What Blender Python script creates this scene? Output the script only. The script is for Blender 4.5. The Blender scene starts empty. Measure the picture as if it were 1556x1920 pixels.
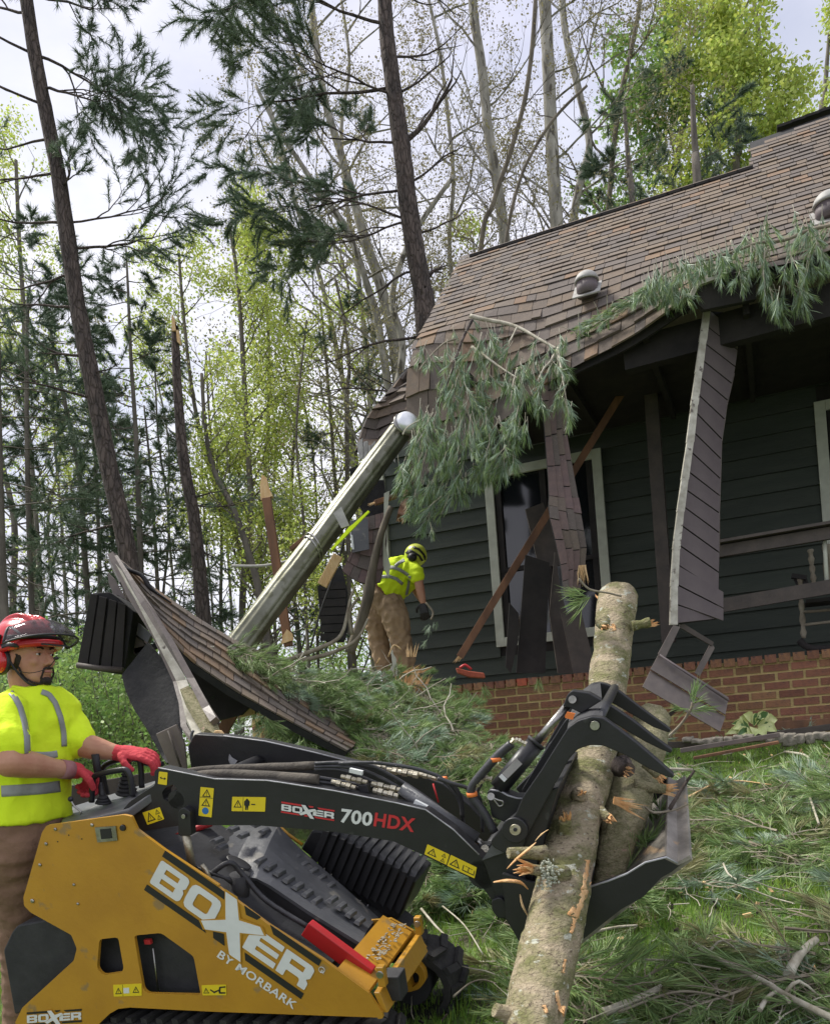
import bpy, bmesh, math, random
import numpy as np
from mathutils import Vector, Matrix, noise
from mathutils.geometry import tessellate_polygon
random.seed(7); rng = np.random.default_rng(7)
S = bpy.context.scene
COL = S.collection
# ------------------------------------------------------------------ camera
F, CX, CY, RHO = 1560., 778., 1371., math.radians(4.3)
cR = np.array([math.cos(RHO), 0, -math.sin(RHO)]); cU = np.array([math.sin(RHO), 0, math.cos(RHO)]); cF = np.array([0, 1., 0])
cam = bpy.data.cameras.new('camera'); camo = bpy.data.objects.new('camera', cam); COL.objects.link(camo)
camo.matrix_world = Matrix(((cR[0], cU[0], 0, 0), (0, 0, -1, 0), (cR[2], cU[2], 0, 0), (0, 0, 0, 1)))
cam.sensor_fit = 'HORIZONTAL'; cam.sensor_width = 36; cam.lens = 36 * F / 1556
cam.shift_y = (CY - 960) / 1556; cam.clip_end = 600; cam.clip_start = 0.05
S.camera = camo
# ------------------------------------------------------------------ world
SUN_EL, SUN_AZ = math.radians(58), math.radians(-62)     # azimuth from +Y towards +X
w = bpy.data.worlds.new('World'); S.world = w; w.use_nodes = True
nt = w.node_tree; nt.nodes.clear()
N = nt.nodes.new; Lk = nt.links.new
out = N('ShaderNodeOutputWorld'); bg = N('ShaderNodeBackground'); mix = N('ShaderNodeMixRGB')
sky = N('ShaderNodeTexSky'); sky.sky_type = 'NISHITA'; sky.sun_disc = False; sky.sun_elevation = SUN_EL; sky.sun_rotation = SUN_AZ
tc = N('ShaderNodeTexCoord'); mp = N('ShaderNodeMapping'); mp.inputs['Scale'].default_value = (1, 1, 2.4)
ns = N('ShaderNodeTexNoise'); ns.inputs['Scale'].default_value = 2.3; ns.inputs['Detail'].default_value = 7; ns.inputs['Roughness'].default_value = .55
rp = N('ShaderNodeValToRGB'); rp.color_ramp.elements[0].position = .36; rp.color_ramp.elements[1].position = .55
rp.color_ramp.elements[0].color = (.62, .62, .62, 1)
ns2 = N('ShaderNodeTexNoise'); ns2.inputs['Scale'].default_value = 1.6; ns2.inputs['Detail'].default_value = 5
rp2 = N('ShaderNodeValToRGB'); rp2.color_ramp.elements[0].position = .35; rp2.color_ramp.elements[1].position = .68
rp2.color_ramp.elements[0].color = (6.0, 6.1, 7.5, 1); rp2.color_ramp.elements[1].color = (8.7, 8.7, 9.3, 1)
Lk(tc.outputs['Generated'], mp.inputs['Vector']); Lk(mp.outputs[0], ns.inputs['Vector']); Lk(mp.outputs[0], ns2.inputs['Vector'])
Lk(ns.outputs['Fac'], rp.inputs[0]); Lk(ns2.outputs['Fac'], rp2.inputs[0])
Lk(sky.outputs[0], mix.inputs[1]); Lk(rp2.outputs[0], mix.inputs[2]); Lk(rp.outputs[0], mix.inputs[0])
Lk(mix.outputs[0], bg.inputs['Color']); bg.inputs['Strength'].default_value = .1; Lk(bg.outputs[0], out.inputs[0])
sl = bpy.data.lights.new('sun', 'SUN'); sl.energy = 4.0; sl.angle = math.radians(14); sl.color = (1, .96, .88)
so = bpy.data.objects.new('sun', sl); COL.objects.link(so)
sd = Vector((math.sin(SUN_AZ) * math.cos(SUN_EL), math.cos(SUN_AZ) * math.cos(SUN_EL), math.sin(SUN_EL)))
so.rotation_euler = sd.to_track_quat('Z', 'Y').to_euler(); so.location = (-10, 0, 20)
S.view_settings.view_transform = 'Standard'; S.view_settings.look = 'None'; S.view_settings.gamma = 1
S.view_settings.use_curve_mapping = False; S.view_settings.exposure = 0.42
S.cycles.max_bounces = 6; S.cycles.transparent_max_bounces = 16
# ------------------------------------------------------------------ survey helpers: photo measurements -> places in metres
A = np.array
def ray(px, py): return cF + cR * (px - CX) / F - cU * (py - CY) / F
def P(px, py, z): return ray(px, py) * z
hd = A([.91707, -.39872, 0]); hn = A([.39872, .91707, 0]); UP = A([0, 0, 1.])
def H(px, py, D):                       # point on a house wall plane
    r = ray(px, py); return r * (D / (r @ hn))
def W(s, D, z): return hd * s + hn * D + UP * z     # house coordinates
EH = 3.5; ED = 7.25
def RP(px, py, off=0.0):                # point on the roof slope (45 degrees)
    r = ray(px, py); k = (EH - ED + off) / (r[2] - r @ hn); return r * k
def unit(v): v = A(v, float); return v / np.linalg.norm(v)
GS = .155
def gz(x, y):
    D = x * hn[0] + y * hn[1]
    D = np.asarray(D, float)
    z = -1.44 + GS * np.clip(D, -6, 7.3)
    z = z - .03 * np.clip(D - 9, 0, 40)
    z = z - .02 * np.clip(-D - 6, 0, 400)
    return z + .025 * np.sin(x * 1.7 + 1) * np.cos(y * 1.3)
def G(px, py, lift=0.0):                # where the sight line meets the ground
    r = ray(px, py); t = .5
    for _ in range(4000):
        p = r * t
        if p[2] <= gz(p[0], p[1]) + lift: return p
        t += .01
    return r * t
_phi = math.radians(18)
mh = unit([math.cos(_phi), -math.sin(_phi), GS * (math.cos(_phi) * hn[0] - math.sin(_phi) * hn[1])])
_l = A([math.sin(_phi), math.cos(_phi), GS * (math.sin(_phi) * hn[0] + math.cos(_phi) * hn[1])])
ml = unit(_l - mh * (_l @ mh)); mu = np.cross(mh, ml)
MB0 = P(400, 1700, 2.62) @ ml
def M(px, py, w=0.0):                   # point on a plane parallel to the loader's side, w metres in from it
    r = ray(px, py); return r * ((MB0 + w) / (r @ ml))
def proj(p):
    p = A(p); z = p @ cF; return CX + F * (p @ cR) / z, CY - F * (p @ cU) / z
# ------------------------------------------------------------------ object helpers
WL = {}
def tag(o, label=None, cat=None, group=None, kind=None):
    if label: o['label'] = label
    if cat: o['category'] = cat
    if group: o['group'] = group
    if kind: o['kind'] = kind
    return o
def thing(name, loc, label=None, cat=None, group=None, kind=None):
    o = bpy.data.objects.new(name, None); COL.objects.link(o); o.location = loc; o.empty_display_size = .1
    WL[o] = A(loc, float); return tag(o, label, cat, group, kind)
def link(name, me, parent=None, wloc=None, rot=None):
    o = bpy.data.objects.new(name, me); COL.objects.link(o)
    base = WL[parent] if parent is not None else np.zeros(3)
    wl = A(wloc, float) if wloc is not None else base
    o.parent = parent; o.location = wl - base
    if rot is not None: o.rotation_mode = 'QUATERNION'; o.rotation_quaternion = rot
    WL[o] = wl; return o
class MB:
    def __init__(s): s.V = []; s.F = []; s.n = 0; s.MI = []; s.SM = []
    def add(s, V, Fs, mi=0, smooth=False):
        V = np.asarray(V, float).reshape(-1, 3); s.V.append(V)
        for f in Fs if not isinstance(Fs, np.ndarray) else [Fs]:
            if isinstance(f, np.ndarray) and f.ndim == 2: s.F.append(f + s.n); s.MI.append(mi); s.SM.append(smooth)
            else: s.F.append(np.array([f]) + s.n); s.MI.append(mi); s.SM.append(smooth)
        s.n += len(V); return s
    def mesh(s, name, origin=None, mats=()):
        V = np.concatenate(s.V) if s.V else np.zeros((0, 3))
        if origin is not None: V = V - origin
        me = bpy.data.meshes.new(name); me.vertices.add(len(V)); me.vertices.foreach_set('co', V.astype(np.float32).ravel())
        li = np.concatenate([f.ravel() for f in s.F]); ls = np.concatenate([np.full(len(f), f.shape[1]) for f in s.F])
        me.loops.add(len(li)); me.loops.foreach_set('vertex_index', li.astype(np.int32))
        st = np.concatenate([[0], np.cumsum(ls)[:-1]])
        me.polygons.add(len(ls)); me.polygons.foreach_set('loop_start', st.astype(np.int32)); me.polygons.foreach_set('loop_total', ls.astype(np.int32))
        mi = np.concatenate([np.full(len(f), m) for f, m in zip(s.F, s.MI)]); me.polygons.foreach_set('material_index', mi.astype(np.int32))
        sm = np.concatenate([np.full(len(f), bool(m)) for f, m in zip(s.F, s.SM)]); me.polygons.foreach_set('use_smooth', sm)
        me.update(calc_edges=True); me.validate()
        for m in mats: me.materials.append(m)
        return me
    def build(s, name, mats, parent=None, origin=None, bevel=0, **kw):
        if not isinstance(mats, (list, tuple)): mats = [mats]
        if origin is None: origin = WL[parent] if parent is not None else np.concatenate(s.V).mean(0)
        o = link(name, s.mesh(name, origin, mats), parent, origin)
        if bevel:
            b = o.modifiers.new('b', 'BEVEL'); b.width = bevel; b.segments = 2; b.limit_method = 'ANGLE'; b.angle_limit = .6
        return tag(o, **kw)
    # ---- shapes
    def prism(s, pts, off, holes=(), mi=0, center=False):
        off = A(off, float); pts = [A(p, float) for p in pts]
        if center: pts = [p - off / 2 for p in pts]
        hs = [[A(p, float) - (off / 2 if center else 0) for p in h] for h in holes]
        loops = [pts] + hs; allp = [p for l in loops for p in l]; n = len(allp)
        V = allp + [p + off for p in allp]
        fs = []
        if holes:
            tris = tessellate_polygon([[Vector(p) for p in l] for l in loops])
            for t in tris: fs.append(tuple(t)); fs.append(tuple(i + n for i in reversed(t)))
        else: fs.append(tuple(range(n))); fs.append(tuple(i + n for i in reversed(range(n))))
        k = 0
        for l in loops:
            m = len(l)
            for i in range(m): j = (i + 1) % m; fs.append((k + j, k + i, k + i + n, k + j + n))
            k += m
        return s.add(V, fs, mi)
    def box(s, c, ax, ay, az, mi=0):            # centre and three half-axes
        c, ax, ay, az = A(c), A(ax), A(ay), A(az)
        V = [c + i * ax + j * ay + k * az for k in (-1, 1) for j in (-1, 1) for i in (-1, 1)]
        return s.add(V, np.array([(0, 2, 3, 1), (4, 5, 7, 6), (0, 1, 5, 4), (2, 6, 7, 3), (0, 4, 6, 2), (1, 3, 7, 5)]), mi)
    def beam(s, a, b, w, h, up=(0, 0, 1), mi=0):
        a, b = A(a, float), A(b, float); d = b - a; L = np.linalg.norm(d); d = d / L
        x = np.cross(d, up); x /= np.linalg.norm(x); y = np.cross(x, d)
        return s.box((a + b) / 2, d * L / 2, x * w / 2, y * h / 2, mi)
    def tube(s, pts, r, n=8, caps=True, mi=0, smooth=True, sub=0, ell=None, up=None, rough=0):
        pts = A(pts, float); k = len(pts); r = np.broadcast_to(A(r, float), (k,)).copy()
        if sub:
            pts, r = smoothline(pts, r, sub); k = len(pts)
        tg = np.gradient(pts, axis=0); tg /= np.linalg.norm(tg, axis=1)[:, None] + 1e-12
        ref = A(up, float) if up is not None else (A([0, 0, 1.]) if abs(tg[0][2]) < .9 else A([1., 0, 0]))
        V = []; a = np.linspace(0, 2 * math.pi, n, endpoint=False); x = None
        for i in range(k):
            x = (np.cross(tg[i], ref) if (x is None or up is not None) else x - tg[i] * (x @ tg[i])); x = x / (np.linalg.norm(x) + 1e-12); y = np.cross(x, tg[i])
            ex, ey = (ell if ell is not None else (1, 1))
            rr = r[i] * (1 + (rng.normal(0, rough, n) if rough else 0))
            V.append(pts[i] + np.outer(np.cos(a) * rr * ex, x) + np.outer(np.sin(a) * rr * ey, y))
        V = np.concatenate(V); i0 = np.arange(n); j0 = (i0 + 1) % n
        q = np.concatenate([np.stack([i0 + m * n, j0 + m * n, j0 + (m + 1) * n, i0 + (m + 1) * n], 1) for m in range(k - 1)])
        s.add(V, q[:, ::-1], mi, smooth)
        if caps:
            b = s.n - len(V); s.F.append(np.array([tuple(b + i0)])); s.MI.append(mi); s.SM.append(False)
            s.F.append(np.array([tuple(b + (k - 1) * n + i0[::-1])])); s.MI.append(mi); s.SM.append(False)
        return s
    def ball(s, c, rad, n=14, m=9, rot=None, mi=0):
        c = A(c, float); rad = np.broadcast_to(A(rad, float), (3,)); th = np.linspace(0, math.pi, m + 1); ph = np.linspace(0, 2 * math.pi, n, endpoint=False)
        T, Q = np.meshgrid(th[1:-1], ph, indexing='ij')
        v = np.stack([np.sin(T) * np.cos(Q), np.sin(T) * np.sin(Q), np.cos(T)], -1).reshape(-1, 3)
        v = np.concatenate([v, [[0, 0, 1], [0, 0, -1]]]) * rad
        if rot is not None: v = v @ A(rot, float)      # rows of rot are the local axes
        fs = []; R_ = m - 1
        q = np.array([(i * n + j, (i + 1) * n + j, (i + 1) * n + (j + 1) % n, i * n + (j + 1) % n) for i in range(R_ - 1) for j in range(n)])
        t = np.array([(R_ * n, j, (j + 1) % n) for j in range(n)] + [(R_ * n + 1, (R_ - 1) * n + (j + 1) % n, (R_ - 1) * n + j) for j in range(n)])
        return s.add(v + c, [q, t], mi, True)
def smoothline(pts, r, sub):
    k = len(pts); T = []; R_ = []
    for i in range(k - 1):
        p0, p1, p2, p3 = pts[max(i - 1, 0)], pts[i], pts[i + 1], pts[min(i + 2, k - 1)]
        for j in range(sub):
            t = j / sub
            T.append(.5 * ((2 * p1) + (-p0 + p2) * t + (2 * p0 - 5 * p1 + 4 * p2 - p3) * t * t + (-p0 + 3 * p1 - 3 * p2 + p3) * t ** 3)); R_.append(r[i] * (1 - t) + r[i + 1] * t)
    T.append(pts[-1]); R_.append(r[-1]); return A(T), A(R_)
def remesh(mb, name, mats, parent, voxel=.006, smooth=4, disp=0, dscale=8, stretch=(1, 1, 1), origin=None, **kw):
    """fuse closed shapes into one continuous skin"""
    o0 = WL[parent] if parent is not None else (origin if origin is not None else np.concatenate(mb.V).mean(0))
    me = mb.mesh('t', o0); t = bpy.data.objects.new('t', me); COL.objects.link(t)
    m = t.modifiers.new('r', 'REMESH'); m.mode = 'VOXEL'; m.voxel_size = voxel
    if smooth: m = t.modifiers.new('s', 'SMOOTH'); m.iterations = smooth; m.factor = .5
    dg = bpy.context.evaluated_depsgraph_get(); me2 = bpy.data.meshes.new_from_object(t.evaluated_get(dg)); bpy.data.objects.remove(t)
    n = len(me2.vertices); co = np.empty(n * 3, np.float32); me2.vertices.foreach_get('co', co); co = co.reshape(-1, 3)
    if disp:
        no = np.empty(n * 3, np.float32); me2.vertices.foreach_get('normal', no); no = no.reshape(-1, 3)
        q = co * A(stretch) * dscale
        d = np.array([(.32 - abs(noise.noise(Vector(v)))) * .9 + .3 * noise.noise(Vector(v * 2.3 + A([3., 1, 2]))) for v in q]); co = co + no * (d[:, None] * disp)
        me2.vertices.foreach_set('co', co.astype(np.float32).ravel())
    me2.polygons.foreach_set('use_smooth', np.ones(len(me2.polygons), bool)); me2.name = name
    me2.materials.clear()
    for mm in (mats if isinstance(mats, (list, tuple)) else [mats]): me2.materials.append(mm)
    me2.update()
    return tag(link(name, me2, parent, o0), **kw)
def rnd_corners(pts, rad, k=3):
    """round the corners of a pixel outline"""
    out = []; n = len(pts)
    for i in range(n):
        p = A(pts[i], float); a = A(pts[i - 1], float) - p; b = A(pts[(i + 1) % n], float) - p
        la, lb = np.linalg.norm(a), np.linalg.norm(b); q = min(rad, la * .45, lb * .45)
        s_, e_ = p + a / la * q, p + b / lb * q
        for t in np.linspace(0, 1, k): out.append(tuple((1 - t) ** 2 * s_ + 2 * t * (1 - t) * p + t * t * e_))
    return out
# ------------------------------------------------------------------ materials
def pm(name, c1, c2=None, scale=8, rough=.7, metal=0, bump=.0, bscale=None, stretch=(1, 1, 1), lo=.35, hi=.65, island=0, spec=.5, c3=None, s3=30, t3=.62, detail=6, trans=0, dist=.01, objrand=0, coat=0, c4=None, s4=60, t4=.62, crack=0, cscale=30):
    m = bpy.data.materials.new(name); m.use_nodes = True; t = m.node_tree; b = t.nodes['Principled BSDF']; n = t.nodes.new; l = t.links.new
    b.inputs['Roughness'].default_value = rough; b.inputs['Metallic'].default_value = metal; b.inputs['Specular IOR Level'].default_value = spec
    if coat: b.inputs['Coat Weight'].default_value = coat
    tc = n('ShaderNodeTexCoord'); mp = n('ShaderNodeMapping'); mp.inputs['Scale'].default_value = stretch; l(tc.outputs['Object'], mp.inputs['Vector'])
    col = None
    if c2 is not None:
        no = n('ShaderNodeTexNoise'); no.inputs['Scale'].default_value = scale; no.inputs['Detail'].default_value = detail; no.inputs['Roughness'].default_value = .6; l(mp.outputs[0], no.inputs['Vector'])
        r = n('ShaderNodeValToRGB'); r.color_ramp.elements[0].position = lo; r.color_ramp.elements[1].position = hi
        r.color_ramp.elements[0].color = (*c1, 1); r.color_ramp.elements[1].color = (*c2, 1); l(no.outputs['Fac'], r.inputs[0]); col = r.outputs[0]
    if c3 is not None:
        no = n('ShaderNodeTexNoise'); no.inputs['Scale'].default_value = s3; no.inputs['Detail'].default_value = 5; l(mp.outputs[0], no.inputs['Vector'])
        r = n('ShaderNodeValToRGB'); r.color_ramp.elements[0].position = t3; r.color_ramp.elements[1].position = t3 + .06; l(no.outputs['Fac'], r.inputs[0])
        mx = n('ShaderNodeMixRGB'); l(r.outputs[0], mx.inputs[0]); mx.inputs[2].default_value = (*c3, 1)
        if col is not None: l(col, mx.inputs[1])
        else: mx.inputs[1].default_value = (*c1, 1)
        col = mx.outputs[0]
    if c4 is not None:
        no = n('ShaderNodeTexNoise'); no.inputs['Scale'].default_value = s4; no.inputs['Detail'].default_value = 6; no.inputs['Roughness'].default_value = .75; l(mp.outputs[0], no.inputs['Vector'])
        r = n('ShaderNodeValToRGB'); r.color_ramp.elements[0].position = t4; r.color_ramp.elements[1].position = t4 + .05; l(no.outputs['Fac'], r.inputs[0])
        mx = n('ShaderNodeMixRGB'); l(r.outputs[0], mx.inputs[0]); mx.inputs[2].default_value = (*c4, 1); l(col, mx.inputs[1]); col = mx.outputs[0]
    vr = None
    if crack:
        ad = n('ShaderNodeVectorMath'); nw = n('ShaderNodeTexNoise'); nw.inputs['Scale'].default_value = cscale * .7; l(mp.outputs[0], nw.inputs['Vector']); sc_ = n('ShaderNodeVectorMath'); sc_.operation = 'SCALE'; sc_.inputs['Scale'].default_value = 1.2 / cscale; l(nw.outputs['Color'], sc_.inputs[0]); l(mp.outputs[0], ad.inputs[0]); l(sc_.outputs[0], ad.inputs[1])
        vo = n('ShaderNodeTexVoronoi'); vo.feature = 'DISTANCE_TO_EDGE'; vo.inputs['Scale'].default_value = cscale; l(ad.outputs[0], vo.inputs['Vector'])
        vr = n('ShaderNodeMapRange'); vr.inputs['From Max'].default_value = .16; l(vo.outputs['Distance'], vr.inputs[0])
        dk = n('ShaderNodeMixRGB'); dk.blend_type = 'MULTIPLY'; dk.inputs[0].default_value = crack; cr_ = n('ShaderNodeValToRGB'); cr_.color_ramp.elements[0].color = (.35, .3, .25, 1); l(vr.outputs[0], cr_.inputs[0]); l(col, dk.inputs[1]); l(cr_.outputs[0], dk.inputs[2]); col = dk.outputs[0]
    if island or objrand:
        src = n('ShaderNodeNewGeometry').outputs['Random Per Island'] if island else n('ShaderNodeObjectInfo').outputs['Random']
        hv = n('ShaderNodeHueSaturation'); k = island or objrand
        mr = n('ShaderNodeMapRange'); mr.inputs['To Min'].default_value = 1 - k; mr.inputs['To Max'].default_value = 1 + k; l(src, mr.inputs[0]); l(mr.outputs[0], hv.inputs['Value'])
        mr2 = n('ShaderNodeMapRange'); mr2.inputs['To Min'].default_value = .5 - k * .06; mr2.inputs['To Max'].default_value = .5 + k * .06
        mo = n('ShaderNodeMath'); mo.operation = 'FRACT'; mm = n('ShaderNodeMath'); mm.operation = 'MULTIPLY'; mm.inputs[1].default_value = 7.31; l(src, mm.inputs[0]); l(mm.outputs[0], mo.inputs[0]); l(mo.outputs[0], mr2.inputs[0]); l(mr2.outputs[0], hv.inputs['Hue'])
        if col is not None: l(col, hv.inputs['Color'])
        else: hv.inputs['Color'].default_value = (*c1, 1)
        col = hv.outputs[0]
    if col is not None: l(col, b.inputs['Base Color'])
    else: b.inputs['Base Color'].default_value = (*c1, 1)
    if bump:
        no = n('ShaderNodeTexNoise'); no.inputs['Scale'].default_value = bscale or scale * 3; no.inputs['Detail'].default_value = 8; no.inputs['Roughness'].default_value = .65; l(mp.outputs[0], no.inputs['Vector'])
        bu = n('ShaderNodeBump'); bu.inputs['Strength'].default_value = bump; bu.inputs['Distance'].default_value = dist; l(no.outputs['Fac'], bu.inputs['Height']); l(bu.outputs[0], b.inputs['Normal'])
        if vr is not None: b2 = n('ShaderNodeBump'); b2.inputs['Strength'].default_value = min(.9, crack); b2.inputs['Distance'].default_value = dist; l(vr.outputs[0], b2.inputs['Height']); l(b2.outputs[0], bu.inputs['Normal'])
        if not metal:
            mr = n('ShaderNodeMapRange'); mr.inputs['To Min'].default_value = max(rough - .12, .05); mr.inputs['To Max'].default_value = min(rough + .12, 1); l(no.outputs['Fac'], mr.inputs[0]); l(mr.outputs[0], b.inputs['Roughness'])
    if trans:      # thin leaves let light through
        tr = n('ShaderNodeBsdfTranslucent'); ms = n('ShaderNodeMixShader'); ms.inputs[0].default_value = trans
        if col is not None: l(col, tr.inputs['Color'])
        else: tr.inputs['Color'].default_value = (*c1, 1)
        l(b.outputs[0], ms.inputs[1]); l(tr.outputs[0], ms.inputs[2]); l(ms.outputs[0], t.nodes['Material Output'].inputs[0])
    return m
K = {}
K['grass'] = pm('grass_blades', (.19, .34, .05), (.28, .42, .075), 3, .6, island=.35, trans=.3)
K['ground'] = pm('lawn_soil', (.05, .085, .025), (.10, .085, .05), 3, .95, bump=.8, bscale=25, c3=(.13, .20, .05), s3=5, t3=.5, dist=.03)
K['needle'] = pm('pine_needles', (.15, .245, .075), (.25, .345, .13), 2.5, .5, island=.4, trans=.25)
K['needle_roof'] = pm('blue_green_needles', (.22, .31, .21), (.32, .42, .29), 2.5, .5, island=.4, trans=.2)
K['needle_far'] = pm('far_pine_needles', (.085, .135, .085), (.14, .19, .11), .5, .6, island=.35, trans=.2)
K['needle_dry'] = pm('drying_needles', (.30, .27, .12), (.22, .24, .10), 2.5, .6, island=.4, trans=.2)
K['leaf'] = pm('spring_leaves', (.40, .49, .09), (.53, .60, .16), .6, .5, island=.3, trans=.5)
K['leaf2'] = pm('green_leaves', (.17, .28, .07), (.27, .40, .11), .6, .5, island=.3, trans=.45)
K['bud'] = pm('reddish_buds', (.20, .17, .09), (.30, .28, .13), 1, .7, island=.3, trans=.3)
K['pinebark'] = pm('pine_bark', (.05, .04, .035), (.13, .10, .085), 9, .95, bump=1, bscale=18, stretch=(1, 1, .3), dist=.03, crack=.7, cscale=16)
K['farbark'] = pm('far_bark', (.10, .088, .074), (.20, .175, .145), 6, .95, bump=.5, bscale=14, stretch=(1, 1, .3), dist=.02)
K['greybark'] = pm('pale_bark', (.16, .15, .12), (.38, .36, .30), 5, .9, bump=.6, bscale=14, stretch=(1, 1, .35), c3=(.09, .08, .06), s3=7, t3=.56, dist=.02)
K['midbark'] = pm('brown_bark', (.07, .058, .042), (.17, .145, .105), 6, .9, bump=.6, bscale=14, stretch=(1, 1, .3), dist=.02)
K['twig'] = pm('twig_bark', (.30, .27, .20), (.16, .13, .09), 9, .85, bump=.4, bscale=40)
K['twigw'] = pm('pale_twig', (.50, .47, .38), (.27, .24, .17), 14, .8, bump=.4, bscale=60)
K['log'] = pm('log_bark', (.20, .20, .075), (.45, .37, .25), 9, .9, bump=1, bscale=80, lo=.40, hi=.60, c3=(.56, .57, .46), s3=26, t3=.62, dist=.014, c4=(.13, .095, .06), s4=48, t4=.575, crack=.28, cscale=50, stretch=(1, 1, 1.9))
K['log2'] = pm('log_bark_green', (.20, .195, .09), (.35, .31, .19), 34, .9, bump=1, bscale=90, c3=(.42, .30, .22), s3=24, t3=.66, c4=(.13, .11, .06), s4=70, t4=.60, crack=.25, cscale=50, stretch=(1, 1, 1.8), dist=.012)
K['rawwood'] = pm('torn_orange_wood', (.62, .30, .10), (.75, .50, .26), 25, .8, bump=1, bscale=60, stretch=(1, 1, .3))
K['palewood'] = pm('torn_pale_wood', (.72, .52, .28), (.60, .38, .17), 25, .8, bump=1, bscale=60, stretch=(1, 1, .3))
K['lumber'] = pm('old_stained_lumber', (.24, .115, .055), (.12, .06, .032), 6, .75, bump=.4, bscale=30, stretch=(1, 1, .3))
K['brick'] = pm('red_brown_brick', (.25, .115, .06), (.165, .08, .05), 18, .9, bump=.8, bscale=90, objrand=.22, c3=(.10, .06, .05), s3=30, t3=.6)
K['brick_red'] = pm('fresh_red_brick', (.42, .10, .05), (.30, .07, .04), 20, .9, bump=.6, bscale=90)
K['mortar'] = pm('ochre_mortar', (.56, .43, .19), (.44, .33, .14), 20, .95, bump=.8, bscale=90)
K['siding'] = pm('dark_green_siding', (.031, .040, .029), (.043, .052, .038), 5, .75, bump=.35, bscale=50, stretch=(.3, .3, 2), objrand=.12)
K['trim'] = pm('cream_trim', (.50, .52, .42), (.40, .41, .33), 6, .6, bump=.15)
K['darkwood'] = pm('dark_brown_paint', (.055, .045, .038), (.085, .068, .055), 7, .7, bump=.3, bscale=30)
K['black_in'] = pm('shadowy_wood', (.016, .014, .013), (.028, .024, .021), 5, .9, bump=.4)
K['glass'] = pm('dark_glass', (.01, .012, .014), None, rough=.08, spec=.8)
for i, (a, b) in enumerate([((.158, .124, .098), (.132, .108, .087)), ((.18, .134, .094), (.145, .115, .087)), ((.132, .110, .095), (.113, .095, .083)), ((.225, .145, .085), (.175, .122, .085))]):
    K['sh%d' % i] = pm('brown_shingle_%s' % 'abcd'[i], a, b, 25, .95, bump=.8, bscale=180, c3=(.30, .24, .19), s3=160, t3=.63, objrand=.07, dist=.003)
K['purple'] = pm('purplish_shingle', (.13, .095, .09), (.18, .125, .11), 14, .95, bump=.7, bscale=120, c3=(.26, .22, .2), s3=110, t3=.66, dist=.003, objrand=.1)
K['soffit'] = pm('purple_brown_soffit', (.115, .092, .096), (.145, .118, .118), 5, .6, bump=.15)
K['fascia_w'] = pm('weathered_white_fascia', (.52, .50, .42), (.30, .28, .22), 12, .6, bump=.3, c3=(.12, .10, .08), s3=14, t3=.62)
K['fascia_b'] = pm('brown_metal_fascia', (.16, .13, .11), (.105, .085, .075), 9, .5, bump=.2, spec=.6)
K['tarpaper'] = pm('black_tar_paper', (.012, .012, .013), (.025, .024, .024), 12, .85, bump=.5)
K['oldboard'] = pm('grey_old_board', (.12, .105, .09), (.20, .17, .14), 9, .9, bump=.7, bscale=30, stretch=(.3, .3, 1))
K['pipe'] = pm('stainless_pipe', (.20, .20, .155), (.125, .125, .09), 5, .42, metal=.75, bump=.35, bscale=16, stretch=(1, 1, 1), c3=(.12, .12, .08), s3=9, t3=.56)
K['cap'] = pm('bright_cap', (.85, .86, .88), (.7, .72, .75), 9, .3, metal=.5, bump=.15)
K['steel'] = pm('steel', (.45, .44, .41), (.28, .27, .25), 20, .35, metal=1, bump=.2)
K['brass'] = pm('zinc_fitting', (.62, .58, .46), (.42, .38, .29), 30, .4, metal=.8, bump=.3)
K['yellow'] = pm('machine_yellow', (.50, .26, .022), (.43, .215, .02), 5, .42, bump=.12, bscale=60, c3=(.30, .19, .07), s3=13, t3=.64, coat=.1)
K['black'] = pm('machine_black', (.014, .014, .016), (.022, .022, .024), 6, .42, bump=.12, bscale=40, c3=(.05, .05, .05), s3=14, t3=.68)
K['blackm'] = pm('matt_black', (.018, .018, .02), (.035, .035, .037), 9, .7, bump=.3)
K['hood'] = pm('hood_grey_black', (.075, .078, .085), (.11, .112, .118), 6, .38, bump=.25, bscale=35, c3=(.20, .19, .17), s3=10, t3=.62)
K['edge'] = pm('worn_edge', (.42, .42, .44), (.22, .22, .23), 22, .4, bump=.2)
K['rubber'] = pm('rubber', (.016, .016, .017), (.035, .033, .03), 12, .8, bump=.5)
K['sleeve'] = pm('hose_sleeve', (.06, .052, .042), (.11, .095, .075), 14, .9, bump=.7, bscale=60)
K['hose'] = pm('hydraulic_hose', (.025, .025, .028), (.05, .05, .055), 20, .45, bump=.2)
K['red'] = pm('red_paint', (.50, .02, .025), (.42, .02, .02), 8, .4, bump=.1)
K['white'] = pm('white_print', (.72, .74, .72), (.66, .68, .66), 20, .5)
K['sticker'] = pm('yellow_sticker', (.80, .62, .02), (.74, .57, .02), 10, .4)
K['ink'] = pm('black_print', (.015, .015, .015), None, rough=.5)
K['redink'] = pm('red_print', (.55, .03, .035), None, rough=.5)
K['blueink'] = pm('blue_print', (.03, .16, .42), None, rough=.5)
K['worn'] = pm('worn_bucket_steel', (.12, .11, .095), (.34, .31, .27), 9, .5, metal=.3, bump=.5, bscale=30, stretch=(1, .4, 1), c3=(.45, .32, .2), s3=12, t3=.64)
K['hivis'] = pm('hivis_yellow', (.74, .95, .02), (.68, .90, .015), 7, .85, bump=.3, bscale=60)
K['reflect'] = pm('reflective_grey', (.30, .32, .31), (.25, .26, .26), 30, .45, bump=.2)
K['khaki'] = pm('khaki_cloth', (.34, .24, .14), (.26, .18, .105), 7, .9, bump=.5, bscale=40)
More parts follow.
